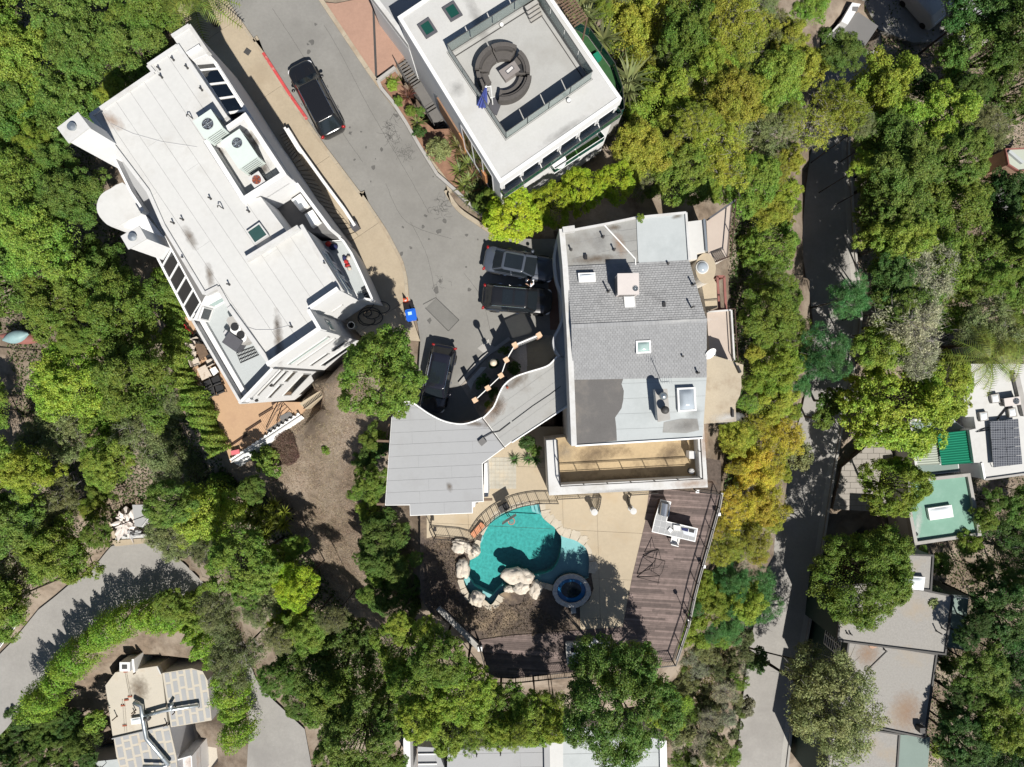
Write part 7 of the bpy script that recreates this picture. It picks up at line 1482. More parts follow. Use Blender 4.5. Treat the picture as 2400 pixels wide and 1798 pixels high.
# green patio canopy and lower roof court
p = WP(ZS-1.0, 'L4', (120,365),(225,365),(650,330),(820,455),(865,785),(740,800),(750,880),(385,920),(290,830)); walls(gs, p, ZS-5.5, ZS-1.5, 'white_wall', 'court_wall'); MB().prism(inset(p, .1), ZS-1.51, ZS-1.45).build('court_floor', 'slate_green', gs); HOUSES.append((p, ZS-6)); a, b = at('L4', 222, 365, ZS-.5), at('L4', 290, 830, ZS-.5); fin(gs, a, b, ZS-5.5, ZS-.5, .25, 'white_cap', 'court_parapet'); a, b = at('L4', 230, 365, ZS-.5), at('L4', 650, 330, ZS-.5); fin(gs, a, b, ZS-2, ZS-.5, .25, 'white_cap', 'court_parapet')
def wavy_sheet(pts, z, mt_, nm):
    q = [Vector(v) for v in WP(z, 'L4', *pts)]; m = MB(); n = 40; vs = []
    for i in range(n+1):
        for e in (0, 1): a, b = (q[0], q[3]) if e == 0 else (q[1], q[2]); p_ = a+(b-a)*(i/n); vs.append((p_.x, p_.y, z+.05*math.sin(i*math.pi/1.5)))
    m.add(vs, [(2*i, 2*i+1, 2*i+3, 2*i+2) for i in range(n)]); return m.build(nm, mt_, gs)
wavy_sheet(((265,515),(490,490),(525,800),(290,815)), ZS-.75, 'mint_pale', 'pale_canopy'); wavy_sheet(((495,495),(810,460),(862,785),(540,812)), ZS-.45, 'green_awning', 'green_canopy')
m = MB()
for x, y in ((270,520),(490,495),(290,810),(525,800),(810,462),(860,780)): c = at('L4', x, y, ZS-.7); m.bar((*c, ZS-1.5), (*c, ZS-.7), .1, .1)
m.build('canopy_post', 'white_paint', gs)
# mint roof
mr_ = thing('mint_house', 'square house with a mint green roof and a white skylight on the right', 'house', (*at('L4', 600, 1250, ZS-1), ZS-5)); p = WP(ZS-1.2, 'L4', (200,960),(795,895),(905,1495),(262,1588),(190,1200)); walls(mr_, p, ZS-5.5, ZS-1.3, 'grey_wall'); MB().prism(p, ZS-1.29, ZS-1.2).build('roof', 'mint_roof', mr_); HOUSES.append((p, ZS-6)); m = MB().ring(inset(p, -.1), .32, ZS-1.6, ZS-.85); m.build('parapet', 'concrete', mr_); skylight(mr_, WP(ZS-.8, 'L4', (402,1240),(640,1205),(660,1325),(425,1360)), ZS-1.2, .4, 'white_paint', 'dome', .08, .2); blot(mr_, 'L4', 300, 1420, .9, 5, ZS-1.19, -8, 'white_soft'); c = at('L4', 292, 1500, ZS-1); MB().lathe((*c, ZS-1.2), [(.18, 0), (.18, .12), (.1, .16)], 12).build('roof_drain', 'pipe_dark', mr_)
o = thing('garden_ladder', 'white slatted gate frame between the mint roof and green canopy', 'frame', (*at('L4', 560, 880, ZS-2), ZS-4)); q = [Vector(v) for v in WP(ZS-1.6, 'L4', (400,890),(720,850))]
for i in range(15): p_ = q[0]+(q[1]-q[0])*(i/14); MB().bar((p_.x, p_.y, ZS-1.6), (p_.x+.05, p_.y-.45, ZS-1.6), .06, .05).build('slat', 'concrete', o)
for dy in (0, -.45): MB().bar((q[0].x, q[0].y+dy, ZS-1.65), (q[1].x, q[1].y+dy, ZS-1.65), .06, .06).build('beam', 'concrete', o)
for q_ in q: MB().bar((q_.x, q_.y, ZS-5.5), (q_.x, q_.y, ZS-1.6), .08, .08).build('post', 'concrete', o)
# garage doors of the two houses towards the road
a, b = at('L4', 130, 600, ZS-2), at('L4', 118, 380, ZS-2)
# gravel-roofed house
ZV = -17.4
gv_ = thing('gravel_house', 'dark green house with tan gravel roofs at the lower right', 'house', (*at('D4', 1000, 700, ZV), ZV-5))
def D4(pts, z, zb, mt_, wm='dark_green_wall', edge=True):
    zb -= 4
    p = WP(z, 'D4', *pts); walls(gv_, p, zb, z-.06, wm); MB().prism(p, z-.05, z).build('roof', mt_, gv_); HOUSES.append((p, zb-.5))
    if edge: MB().ring(inset(p, -.08), .16, z-.15, z+.14).build('roof_edge', 'dark_steel', gv_)
    return p
pA = D4([(640,100),(600,560),(690,575),(1525,680),(1590,180),(1340,130),(1190,110),(900,60)], ZV+.3, ZV-5, 'gravel_roof'); pB = D4([(695,560),(600,1240),(1350,1400),(1450,680)], ZV, ZV-5, 'gravel_roof'); pC = D4([(560,1280),(1130,1370),(1095,1900),(480,1900)], ZV-.8, ZV-5, 'gravel_roof'); pD = D4([(1130,1375),(1400,1400),(1360,1900),(1095,1900)], ZV-1.2, ZV-5, 'slate_green', edge=False); pE = D4([(1530,165),(1735,180),(1690,650),(1540,620)], ZV-1.0, ZV-5, 'slate_green', edge=False); pF = D4([(1190,-180),(1420,-170),(1400,130),(1180,110)], ZV+.5, ZV-5, 'gravel_roof')
skylight(gv_, WP(ZV+1.0, 'D4', (1185,10),(1360,20),(1345,135),(1175,118)), ZV+.5, .45, 'white_paint', 'dome', .08, .25); c = at('D4', 778, 375, ZV+.6); MB().box((c[0], c[1], ZV+.55), (.55, .5, .5)).build('vent_box', 'white_paint', gv_)
rail(gv_, [pE[1], pE[2]], ZV-1.0, 1.0, .2, 1.6, 'galv'); rail(gv_, [pE[0], pE[1]], ZV-1.0, 1.0, .2, 1.2, 'galv')
blot(gv_, 'D4', 860, 680, 3, 3, ZV, 0, 'rust_soft'); blot(gv_, 'D4', 1200, 1180, 4, 5, ZV, 0, 'rust_soft')
for x, y, h in ((680,500,.3),(710,505,.35),(855,350,.4),(1000,640,.5),(1450,480,.9),(1500,455,.7),(1190,630,.25),(1045,575,.25)): pipe_vent(gv_, 'D4', x, y, ZV+.3 if y < 560 else ZV, h, .06, 'dark_steel')
c = at('D4', 900, 605, ZV); MB().blob((c[0], c[1], ZV+.1), (.4, .25, .18), 3, .4).build('rubble_heap', 'brick', gv_); MB().bar((*at('D4', 840, 835, ZV), ZV+.05), (*at('D4', 1020, 660, ZV), ZV+.05), .05, .05).build('loose_pipe', 'dark_steel', gv_); c = at('D4', 1320, 1330, ZV+.5); MB().box((c[0], c[1], ZV+.4), (.5, .5, .8)).build('chimney', 'dark_steel', gv_)
# french window and round window on the road side
a, b = Vector(pB[0]), Vector(pB[1]); wa, wb_ = a+(b-a)*.02, a+(b-a)*.27
def multi_window(A, B, z0, z1, cols, rows):
    d = (B-A); n = Vector((-d.y, d.x)).normalized(); n = n if n.x < 0 else -n; f = MB(); 
    for i in range(cols+1): p_ = A+d*(i/cols)+n*.03; f.bar((p_.x, p_.y, z0), (p_.x, p_.y, z1), .07, .07)
    for j in range(rows+1): z = z0+(z1-z0)*j/rows; p_, q_ = A+n*.03, B+n*.03; f.bar((p_.x, p_.y, z), (q_.x, q_.y, z), .07, .07)
    w_ = f.build('window', 'white_paint', gv_)
    for i in range(cols):
        for j in range(rows): p_, q_ = A+d*((i+.08)/cols)+n*.012, A+d*((i+.92)/cols)+n*.012; zc = z0+(z1-z0)*(j+.5)/rows; MB().bar((p_.x, p_.y, zc), (q_.x, q_.y, zc), .02, (z1-z0)/rows*.86).build('pane', 'dark_glass', w_)
multi_window(wa, wb_, ZV-4.6, ZV-1.2, 2, 8); a, b = Vector(pA[0]), Vector(pA[1]); c_ = a+(b-a)*.42; MB().tube([(c_.x-.06, c_.y+.0+.55*math.cos(t), ZV-1.4+.55*math.sin(t)) for t in np.linspace(0, 6.283, 21)], .09, 6).build('round_window', 'white_paint', gv_); MB().box((c_.x-.03, c_.y, ZV-1.4), (.04, .8, .8)).build('pane', 'dark_glass', gv_)
# small buildings in the top right corner
ZX = -20.0
o = thing('dark_shed', 'dark flat-roofed building with a white ridge box, top right', 'building', (*at('K4', 400, 300, ZX), ZX-4)); p = WP(ZX, 'K4', (235,390),(400,210),(560,120),(760,260),(620,470),(380,560)); walls(o, p, ZX-4, ZX-.06, 'grey_wall'); MB().prism(p, ZX-.05, ZX).build('roof', 'court_grey', o); HOUSES.append((p, ZX-4.5)); fin(o, p[0], p[1], ZX-.2, ZX+.15, .15, 'white_cap', 'roof_edge'); q = WP(ZX+.7, 'K4', (390,215),(500,25),(585,40),(455,245)); MB().prism(q, ZX-1, ZX+.7).build('ridge_box', 'white_wall', o); q = WP(ZX+.75, 'K4', (505,65),(565,65),(550,115),(500,105)); MB().prism(q, ZX+.6, ZX+.73).build('hatch', 'court_grey', o)
o = thing('pale_canopy', 'pale grey flat canopy half hidden by golden trees, top right', 'canopy', (*at('K4', 280, 520, ZX-1), ZX-4)); p = WP(ZX-1, 'K4', (195,430),(245,405),(370,545),(370,680),(270,680)); MB().prism(p, ZX-1.15, ZX-1).build('canopy_roof', 'grey_membrane', o); m = MB()
for v in p: m.bar((*v, ZX-4), (*v, ZX-1.1), .1, .1)
m.build('post', 'dark_steel', o)
o = thing('grey_roof_house', 'grey-roofed house seen through the leaves at the top right edge', 'house', (*at('K4', 1900, 100, ZX-1), ZX-5)); p = WP(ZX-1, 'K4', (1400,-200),(1500,150),(1600,400),(1900,380),(2220,120),(2220,-200)); walls(o, p, ZX-5, ZX-1.06, 'house_wall'); strips(o, p, ZX-1, 1, .5, .9, 'patch_grey', 'roof_sheet', .02, sd=40); HOUSES.append((p, ZX-5.5)); fin(o, p[3], p[4], ZX-1.2, ZX-.8, .15, 'white_cap', 'gutter')
tag(MB().prism(WP(ZX-2.5, 'K4', (550,-60),(1400,-60),(1560,400),(1100,430),(760,300)), ZX-4, ZX-2.4).build('yard', 'asphalt'), kind='structure'); PADS.append((WP(ZX-2.5, 'K4', (550,-60),(1400,-60),(1560,400),(1100,430),(760,300)), lambda x, y: ZX-3))
o = thing('parked_van', 'grey-green van roof with white nose at the top right edge', 'van', (*at('K4', 1230, 30, ZX-1), ZX-2.4), None, R(-48), local=True); loft([[(x, y, .35) for x, y in rrect(-2.3, 2.3, .95, .3, 4)], [(x, y, 1.2) for x, y in rrect(-2.35, 2.35, .98, .3, 4)], [(x, y, 1.9) for x, y in rrect(-2.2, 1.5, .9, .25, 4)], [(x, y, 2.0) for x, y in rrect(-2.1, 1.4, .8, .25, 4)]]).build('body', 'patch_grey', o, True); MB().prism(rrect(1.55, 2.2, .8, .2, 4), 1.2, 1.36).build('bonnet', 'white_paint', o); MB().bar((1.45, -.75, 1.6), (1.45, .75, 1.6), .25, .4).build('windscreen', 'dark_glass', o)
for s in (-1, 1):
    for x in (-1.5, 1.5): MB().tube([(x, s*.75, .35), (x, s*.98, .35)], .35, 16).build('wheel', 'tyre', o)
o = thing('mint_gable', 'pale mint gable roof cut by the right edge of the photo', 'house', (*at('A4', 2180, 1380, ZX-2), ZX-6)); p = WP(ZX-2, 'A4', (2050,1290),(2075,1420),(2160,1475),(2300,1460),(2300,1280)); walls(o, p, ZX-6, ZX-2.06, 'brick'); MB().prism(p, ZX-2.05, ZX-2).build('roof', 'mint_pale', o); MB().ring(inset(p, -.08), .14, ZX-2.2, ZX-1.9).build('eaves', 'canoe_red', o); HOUSES.append((p, ZX-6.5)); a, b = at('A4', 2090, 1300, ZX-1.6), at('A4', 2209, 1400, ZX-1.6); fin(o, a, b, ZX-2, ZX-1.7, .3, 'pale_membrane', 'ridge')
o = thing('dark_roof_shed', 'dark grey shed roof among trees at the right edge', 'shed', (*at('B4', 2010, 80, ZX-3), ZX-6)); p = WP(ZX-3, 'B4', (1935,-20),(2085,-20),(2090,150),(2020,185),(1940,130)); walls(o, p, ZX-6, ZX-3.06, 'grey_wall'); MB().prism(inset(p, -.1), ZX-3.05, ZX-2.98).build('roof', 'court_grey', o); fin(o, p[0], p[3], ZX-3, ZX-2.9, .12, 'dark_steel', 'ridge')
# driveways of the right-hand houses
DVZ = rroad_z(1000)-.02
dvp = PX('C4',(640,720),(600,900),(560,1080),(900,1100),(1080,1150),(1080,300),(920,300),(900,430),(830,560)); dp = wz(dvp, DVZ+.06); rt_ = tag(bpy.data.objects.new('paved_forecourt', None), kind='structure'); COL.objects.link(rt_); MB().prism(dp, DVZ-1, DVZ+.02, bot=False).build('joint_bed', 'slot', rt_); PADS.append((dp, lambda x, y: DVZ-.4))
xs, ys = [v[0] for v in dp], [v[1] for v in dp]; y = min(ys); k = 0
while y < max(ys):
    x = min(xs)-.6*(k % 2)
    while x < max(xs):
        q = clip(clip(clip(clip(dp, 1, 0, x+.012), 1, 0, x+1.18, -1), 0, 1, y+.012), 0, 1, y+.58, -1)
        if len(q) > 2 and abs(area(q)) > .05: MB().prism(q, DVZ, DVZ+.06+random.uniform(-.004, .004), bot=False).build('paver', 'paver', rt_)
        x += 1.2
    y += .6; k += 1
tag(MB().prism(wz(PX('C4',(700,0),(790,0),(830,140),(720,60)), DVZ+.1), DVZ-1, DVZ+.1).build('pavement_piece', 'paver'), kind='structure')
# ================================================================= vegetation
def leaf_material(name, trans=.35, rough=.55):
    m = bpy.data.materials.new(name); m.use_nodes = True; n = m.node_tree.nodes; l = m.node_tree.links; b = n['Principled BSDF']; o = n['Material Output']
    oi = n.new('ShaderNodeObjectInfo'); g = n.new('ShaderNodeNewGeometry'); tc = n.new('ShaderNodeTexCoord')
    hs = n.new('ShaderNodeHueSaturation'); l.new(oi.outputs['Color'], hs.inputs['Color'])
    mr = n.new('ShaderNodeMapRange'); mr.inputs[3].default_value = .5; mr.inputs[4].default_value = 1.6; l.new(g.outputs['Random Per Island'], mr.inputs[0]); l.new(mr.outputs[0], hs.inputs['Value'])
    nz = n.new('ShaderNodeTexNoise'); nz.inputs['Scale'].default_value = .55; nz.inputs['Detail'].default_value = 2; l.new(tc.outputs['Object'], nz.inputs['Vector'])
    mh2 = n.new('ShaderNodeMapRange'); mh2.inputs[1].default_value = .3; mh2.inputs[2].default_value = .7; mh2.inputs[3].default_value = .485; mh2.inputs[4].default_value = .525; l.new(nz.outputs['Fac'], mh2.inputs[0]); ih = n.new('ShaderNodeMapRange'); ih.inputs[3].default_value = -.022; ih.inputs[4].default_value = .022; iw = n.new('ShaderNodeMath'); iw.operation = 'FRACT'; im = n.new('ShaderNodeMath'); im.operation = 'MULTIPLY'; im.inputs[1].default_value = 37.7; l.new(g.outputs['Random Per Island'], im.inputs[0]); l.new(im.outputs[0], iw.inputs[0]); l.new(iw.outputs[0], ih.inputs[0]); ia = n.new('ShaderNodeMath'); ia.operation = 'ADD'; l.new(mh2.outputs[0], ia.inputs[0]); l.new(ih.outputs[0], ia.inputs[1]); l.new(ia.outputs[0], hs.inputs['Hue'])
    l.new(hs.outputs[0], b.inputs['Base Color']); b.inputs['Roughness'].default_value = rough; b.inputs['Specular IOR Level'].default_value = .25
    t = n.new('ShaderNodeBsdfTranslucent'); h2 = n.new('ShaderNodeHueSaturation'); h2.inputs['Hue'].default_value = .48; h2.inputs['Saturation'].default_value = 1.1; h2.inputs['Value'].default_value = 1.5; l.new(hs.outputs[0], h2.inputs['Color']); l.new(h2.outputs[0], t.inputs[0])
    x = n.new('ShaderNodeMixShader'); x.inputs[0].default_value = trans; l.new(b.outputs[0], x.inputs[1]); l.new(t.outputs[0], x.inputs[2]); l.new(x.outputs[0], o.inputs[0]); MAT[name] = m; return m
leaf_material('foliage'); leaf_material('blade', .2, .5)
def np_mesh(name, V, quads, mt_):
    me = bpy.data.meshes.new(name); nq, k = quads.shape; me.vertices.add(len(V)); me.vertices.foreach_set('co', V.astype(np.float32).ravel()); me.loops.add(nq*k); me.loops.foreach_set('vertex_index', quads.astype(np.int32).ravel()); me.polygons.add(nq)
    me.polygons.foreach_set('loop_start', np.arange(0, nq*k, k, dtype=np.int32)); me.update(calc_edges=True); me.materials.append(MAT[mt_]); return me
def leaves(P, N, a, b, rng):
    """rhombic leaves at P facing N, half length a, half width b"""
    n = len(P); N = N/np.linalg.norm(N, axis=1, keepdims=True); r = rng.normal(size=(n, 3)); T = np.cross(N, r); T /= np.linalg.norm(T, axis=1, keepdims=True)+1e-9; B = np.cross(N, T)
    a = (a*rng.uniform(.65, 1.35, n))[:, None]; b = (b*rng.uniform(.65, 1.35, n))[:, None]
    V = np.stack([P-T*a, P-B*b+N*b*.25, P+T*a, P+B*b+N*b*.25], 1).reshape(-1, 3); return V, np.arange(4*n).reshape(-1, 4)
def sph(n, rng, zmin=-1.):
    z = rng.uniform(zmin, 1, n); p = rng.uniform(0, 2*math.pi, n); r = np.sqrt(np.maximum(0, 1-z*z)); return np.stack([r*np.cos(p), r*np.sin(p), z], 1)
def crown_points(rng, Rr, Hc, npuff, pr, nleaf, dome=0., zmin=-.25, shell=.72):
    u = sph(npuff, rng, zmin); rad = rng.uniform(max(.35, dome), 1., npuff)**.6; C = u*rad[:, None]*np.array([Rr-pr[0]*.7, Rr-pr[0]*.7, Hc]); az = np.arctan2(u[:, 1], u[:, 0]); C[:, :2] *= (1+(0 if dome else .16)*np.sin(2*az+rng.uniform(0, 6))+.1*np.sin(3*az+rng.uniform(0, 6))+.08*np.sin(5*az+rng.uniform(0, 6)))[:, None]
    q = rng.uniform(pr[0], pr[1], npuff); w_ = q**2; i = rng.choice(npuff, nleaf, p=w_/w_.sum()); d = sph(nleaf, rng, -.3)
    s = shell+(1-shell)*rng.uniform(0, 1, nleaf)+.10*rng.normal(size=nleaf)
    K_ = 11; sd_ = sph(npuff*K_, rng, -.25).reshape(npuff, K_, 3); sr = rng.uniform(.26, .5, (npuff, K_)); j = rng.integers(0, K_, nleaf); d2 = sd_[i, j]      # twig tufts on every clump
    P = C[i]+d2*(q[i]*.78)[:, None]*np.array([1, 1, .85])+d*(q[i]*sr[i, j]*s)[:, None]; N = d*.45+d2*.35+rng.normal(size=(nleaf, 3))*.42+np.array([0, 0, .55])
    f = rng.uniform(0, 1, nleaf) < .07; e = sph(nleaf, rng, -.3)*(rng.uniform(.2, .95, nleaf)**.5)[:, None]*np.array([Rr*.88, Rr*.88, Hc*.8]); P[f] = e[f]; return P, N, C
PROTO = {}
def proto(key, sd, Rr, Hc, npuff, pr, nleaf, a, b, twigs=0, zmin=-.25, shell=.72, needle=0, dome=0.):
    rng = np.random.default_rng(sd); P, N, C = crown_points(rng, Rr, Hc, npuff, pr, nleaf, dome, zmin, shell)
    if needle: N = rng.normal(size=N.shape)+np.array([0, 0, .2])
    V, Q = leaves(P, N, a, b, rng); me = np_mesh(key, V, Q, 'foliage'); br = None
    m = MB(); r2 = random.Random(sd)
    for c in C[:: max(1, len(C)//26)]:
        c = Vector(c); b0 = Vector((r2.uniform(-.1, .1), r2.uniform(-.1, .1), -Hc*.9)); mid = b0*.45+c*.55+Vector((r2.uniform(-.3, .3), r2.uniform(-.3, .3), -.25)); m.tube([b0, mid, c], [.09, .055, .02], 5, False)
    for k in range(twigs):
        c = Vector(C[r2.randrange(len(C))]); d = Vector((r2.gauss(0, 1), r2.gauss(0, 1), r2.gauss(.25, .5))).normalized(); L = r2.uniform(.5, 1.1)*pr[1]; e = c+d*L*1.35
        m.tube([c, c+d*L*.6+Vector((r2.uniform(-.1, .1), r2.uniform(-.1, .1), .05)), e], [.022, .014, .006], 3, False)
    bm = bpy.data.meshes.new(key+'_limbs'); bm.from_pydata([tuple(v) for v in m.v], [], m.f); bm.materials.append(MAT['twig' if twigs else 'bark'])
    PROTO[key] = (me, bm, Rr, Hc)
for s in range(3): proto('clump%d' % s, 10+s, 3.4, 2.7, 56, (.45, 1.0), 40000, .072, .042, shell=.5)
for s in range(2): proto('dense%d' % s, 20+s, 3.0, 2.5, 110, (.3, .62), 42000, .062, .037, shell=.5, dome=.75)
for s in range(3): proto('wispy%d' % s, 30+s, 3.2, 1.8, 50, (.5, 1.0), 24000, .085, .028, 260, shell=.45)
for s in range(2): proto('pine%d' % s, 40+s, 3.0, 2.0, 34, (.6, 1.1), 24000, .15, .015, 40, shell=.3, needle=1)
for s in range(2): proto('big%d' % s, 50+s, 4.6, 3.6, 100, (.5, 1.05), 62000, .075, .043, shell=.5, dome=.8)
for s in range(2): proto('small%d' % s, 60+s, 1.5, 1.0, 22, (.3, .55), 5000, .085, .05)
for s in range(2): proto('bare%d' % s, 70+s, 3.0, 1.6, 40, (.6, 1.0), 5200, .11, .035, 520, shell=.4)
tk = MB(); tk.tube([(0, 0, -.6), (.03, .02, .25), (-.02, .03, .6), (.02, 0, 1.0)], [.24, .17, .14, .10], 9)
for a in range(4): tk.tube([(0, 0, .7), (.35*math.cos(a*1.6), .35*math.sin(a*1.6), 1.0)], [.09, .04], 5)
TRUNK = bpy.data.meshes.new('trunk'); TRUNK.from_pydata([tuple(v) for v in tk.v], [], tk.f); TRUNK.materials.append(MAT['bark'])
CLR = {'YG': (.215, .285, .04), 'G': (.115, .18, .036), 'DG': (.065, .125, .03), 'OL': (.175, .20, .08), 'LIME': (.30, .39, .03), 'OR': (.35, .315, .042), 'PINE': (.10, .22, .075), 'GREY': (.26, .275, .175), 'GO': (.265, .29, .042), 'MG': (.165, .24, .04), 'HG': (.18, .285, .035)}
CW = {'YG': 'yellow-green', 'G': 'mid-green', 'DG': 'dark green', 'OL': 'olive', 'LIME': 'lime green', 'OR': 'orange-gold', 'PINE': 'soft green', 'GREY': 'grey twiggy', 'GO': 'golden green', 'MG': 'fresh green', 'HG': 'bright green'}
trng = random.Random(11)
def blocked(x, y): return any(near(p, x, y, .5) for p, _ in PADS[:6]) or any(inside(p, x, y) for p, _ in HOUSES)
def plant_tree(u, v, rpx, D, key, col, label, name='tree', cat='tree', group=None, sy=1., zs=1., jit=.24):
    k = D/FPX; x, y = (u-1200)*k, (899-v)*k; zc = 50-D; me, bm, Rr, Hc = PROTO[key]; s = rpx*k/(Rr*1.1)
    bx, by = x, y                     # a crown that overhangs a road or roof has its foot beside it and a leaning trunk
    if name == 'tree' and blocked(x, y):
        for q in range(1, 60):
            r_, a = .5+q*.13, q*2.4; bx, by = x+r_*math.cos(a), y+r_*math.sin(a)
            if not blocked(bx, by): break
    gz_ = ground_z(bx, by); d = Vector((x-bx, y-by, max(.6, zc-gz_-Hc*s*.35*zs))); root = thing(name, label, cat, (bx, by, gz_), group, local=True)
    t = bpy.data.objects.new('trunk', TRUNK); COL.objects.link(t); t.parent = root; t.scale = (s*.75, s*.75, d.length); t.rotation_euler = d.to_track_quat('Z', 'X').to_euler()
    c = bpy.data.objects.new('crown', me); COL.objects.link(c); c.parent = root; c.location = (x-bx, y-by, zc-gz_); sy = trng.uniform(.85, 1.15); c.scale = (s/sy**.5, s*sy**.5, s*trng.uniform(.9, 1.2)); rz = trng.uniform(0, 6.28); c.rotation_euler = (0, 0, rz)
    q = CLR[col]; f = 1+trng.uniform(-jit, jit); c.color = (q[0]*f*(1+trng.uniform(-.08, .08)), q[1]*f, q[2]*f, 1)
    b = bpy.data.objects.new('limbs', bm); COL.objects.link(b); b.parent = root; b.location = c.location; b.scale = c.scale; b.rotation_euler = c.rotation_euler
    return root
ORD = ['first','second','third','fourth','fifth','sixth','seventh','eighth','ninth','tenth','eleventh','twelfth','thirteenth','fourteenth','fifteenth','sixteenth','seventeenth','eighteenth','nineteenth','twentieth']
TENS = {2: 'twenty', 3: 'thirty', 4: 'forty', 5: 'fifty', 6: 'sixty', 7: 'seventy', 8: 'eighty'}
def ordw(i):
    if i < 20: return ORD[i]
    t, r_ = divmod(i+1, 10); return (TENS[t]+'-'+ORD[r_-1]) if r_ else {30:'thirtieth',40:'fortieth',50:'fiftieth',60:'sixtieth',70:'seventieth',80:'eightieth'}[i+1]
def edge_dist(p, x, y):
    d = 1e9
    for i in range(len(p)):
        ax, ay = p[i-1]; bx, by = p[i]; L = (bx-ax)**2+(by-ay)**2; t = 0 if L == 0 else max(0, min(1, ((x-ax)*(bx-ax)+(y-ay)*(by-ay))/L)); d = min(d, math.hypot(x-ax-t*(bx-ax), y-ay-t*(by-ay)))
    return d
FORM = {'clump': 'clumpy', 'dense': 'dense', 'wispy': 'airy', 'pine': 'feathery', 'big': 'broad', 'bare': 'half-bare', 'small': 'small'}
NTREE = [0]
def zone(poly, Dr, rr_, kinds, phrase, sd, holes=(), gap=1.15, grp=None, mg=.68):
    rnd = random.Random(sd); xs = [p[0] for p in poly]; ys = [p[1] for p in poly]; got = []
    for ps in range(3):
        lo, hi = [(rr_[0]+(rr_[1]-rr_[0])*.5, rr_[1]), (rr_[0], rr_[0]+(rr_[1]-rr_[0])*.5), (rr_[0]*.55, rr_[0]*.8)][ps]
        for _ in range(900):
            x, y, r_ = rnd.uniform(min(xs), max(xs)), rnd.uniform(min(ys), max(ys)), rnd.uniform(lo, hi)
            if not inside(poly, x, y) or edge_dist(poly, x, y) < r_*mg: continue
            if any(math.hypot(x-a, y-b) < r_*.75+c for a, b, c in holes): continue
            if any(math.hypot(x-a, y-b) < (r_+c)*.5*gap for a, b, c, *_ in got): continue
            got.append((x, y, r_, rnd.choice(kinds), ps))
    got.sort(key=lambda t: t[1]); cnt = {}
    for x, y, r_, (key, col), ps in got:
        D = rnd.uniform(*Dr) if not callable(Dr) else Dr(x, y)+rnd.uniform(-1.5, 1.5)
        kk = key+str(rnd.randrange(3 if key in ('clump', 'wispy') else 2)); kd = 'shrub' if ps == 2 or rr_[1] < 50 else 'tree'; nm = CW[col]+' '+FORM[key]+' '+kd; i = cnt.get(nm, 0); cnt[nm] = i+1  # small trees of the third pass go by shrub; small-radius zones hold shrubs
        plant_tree(x, y, r_, D, kk, col, '%s, %s down in %s' % (nm, ordw(i), phrase), kd, kd, kd+'s of '+phrase)
    NTREE[0] += len(got)
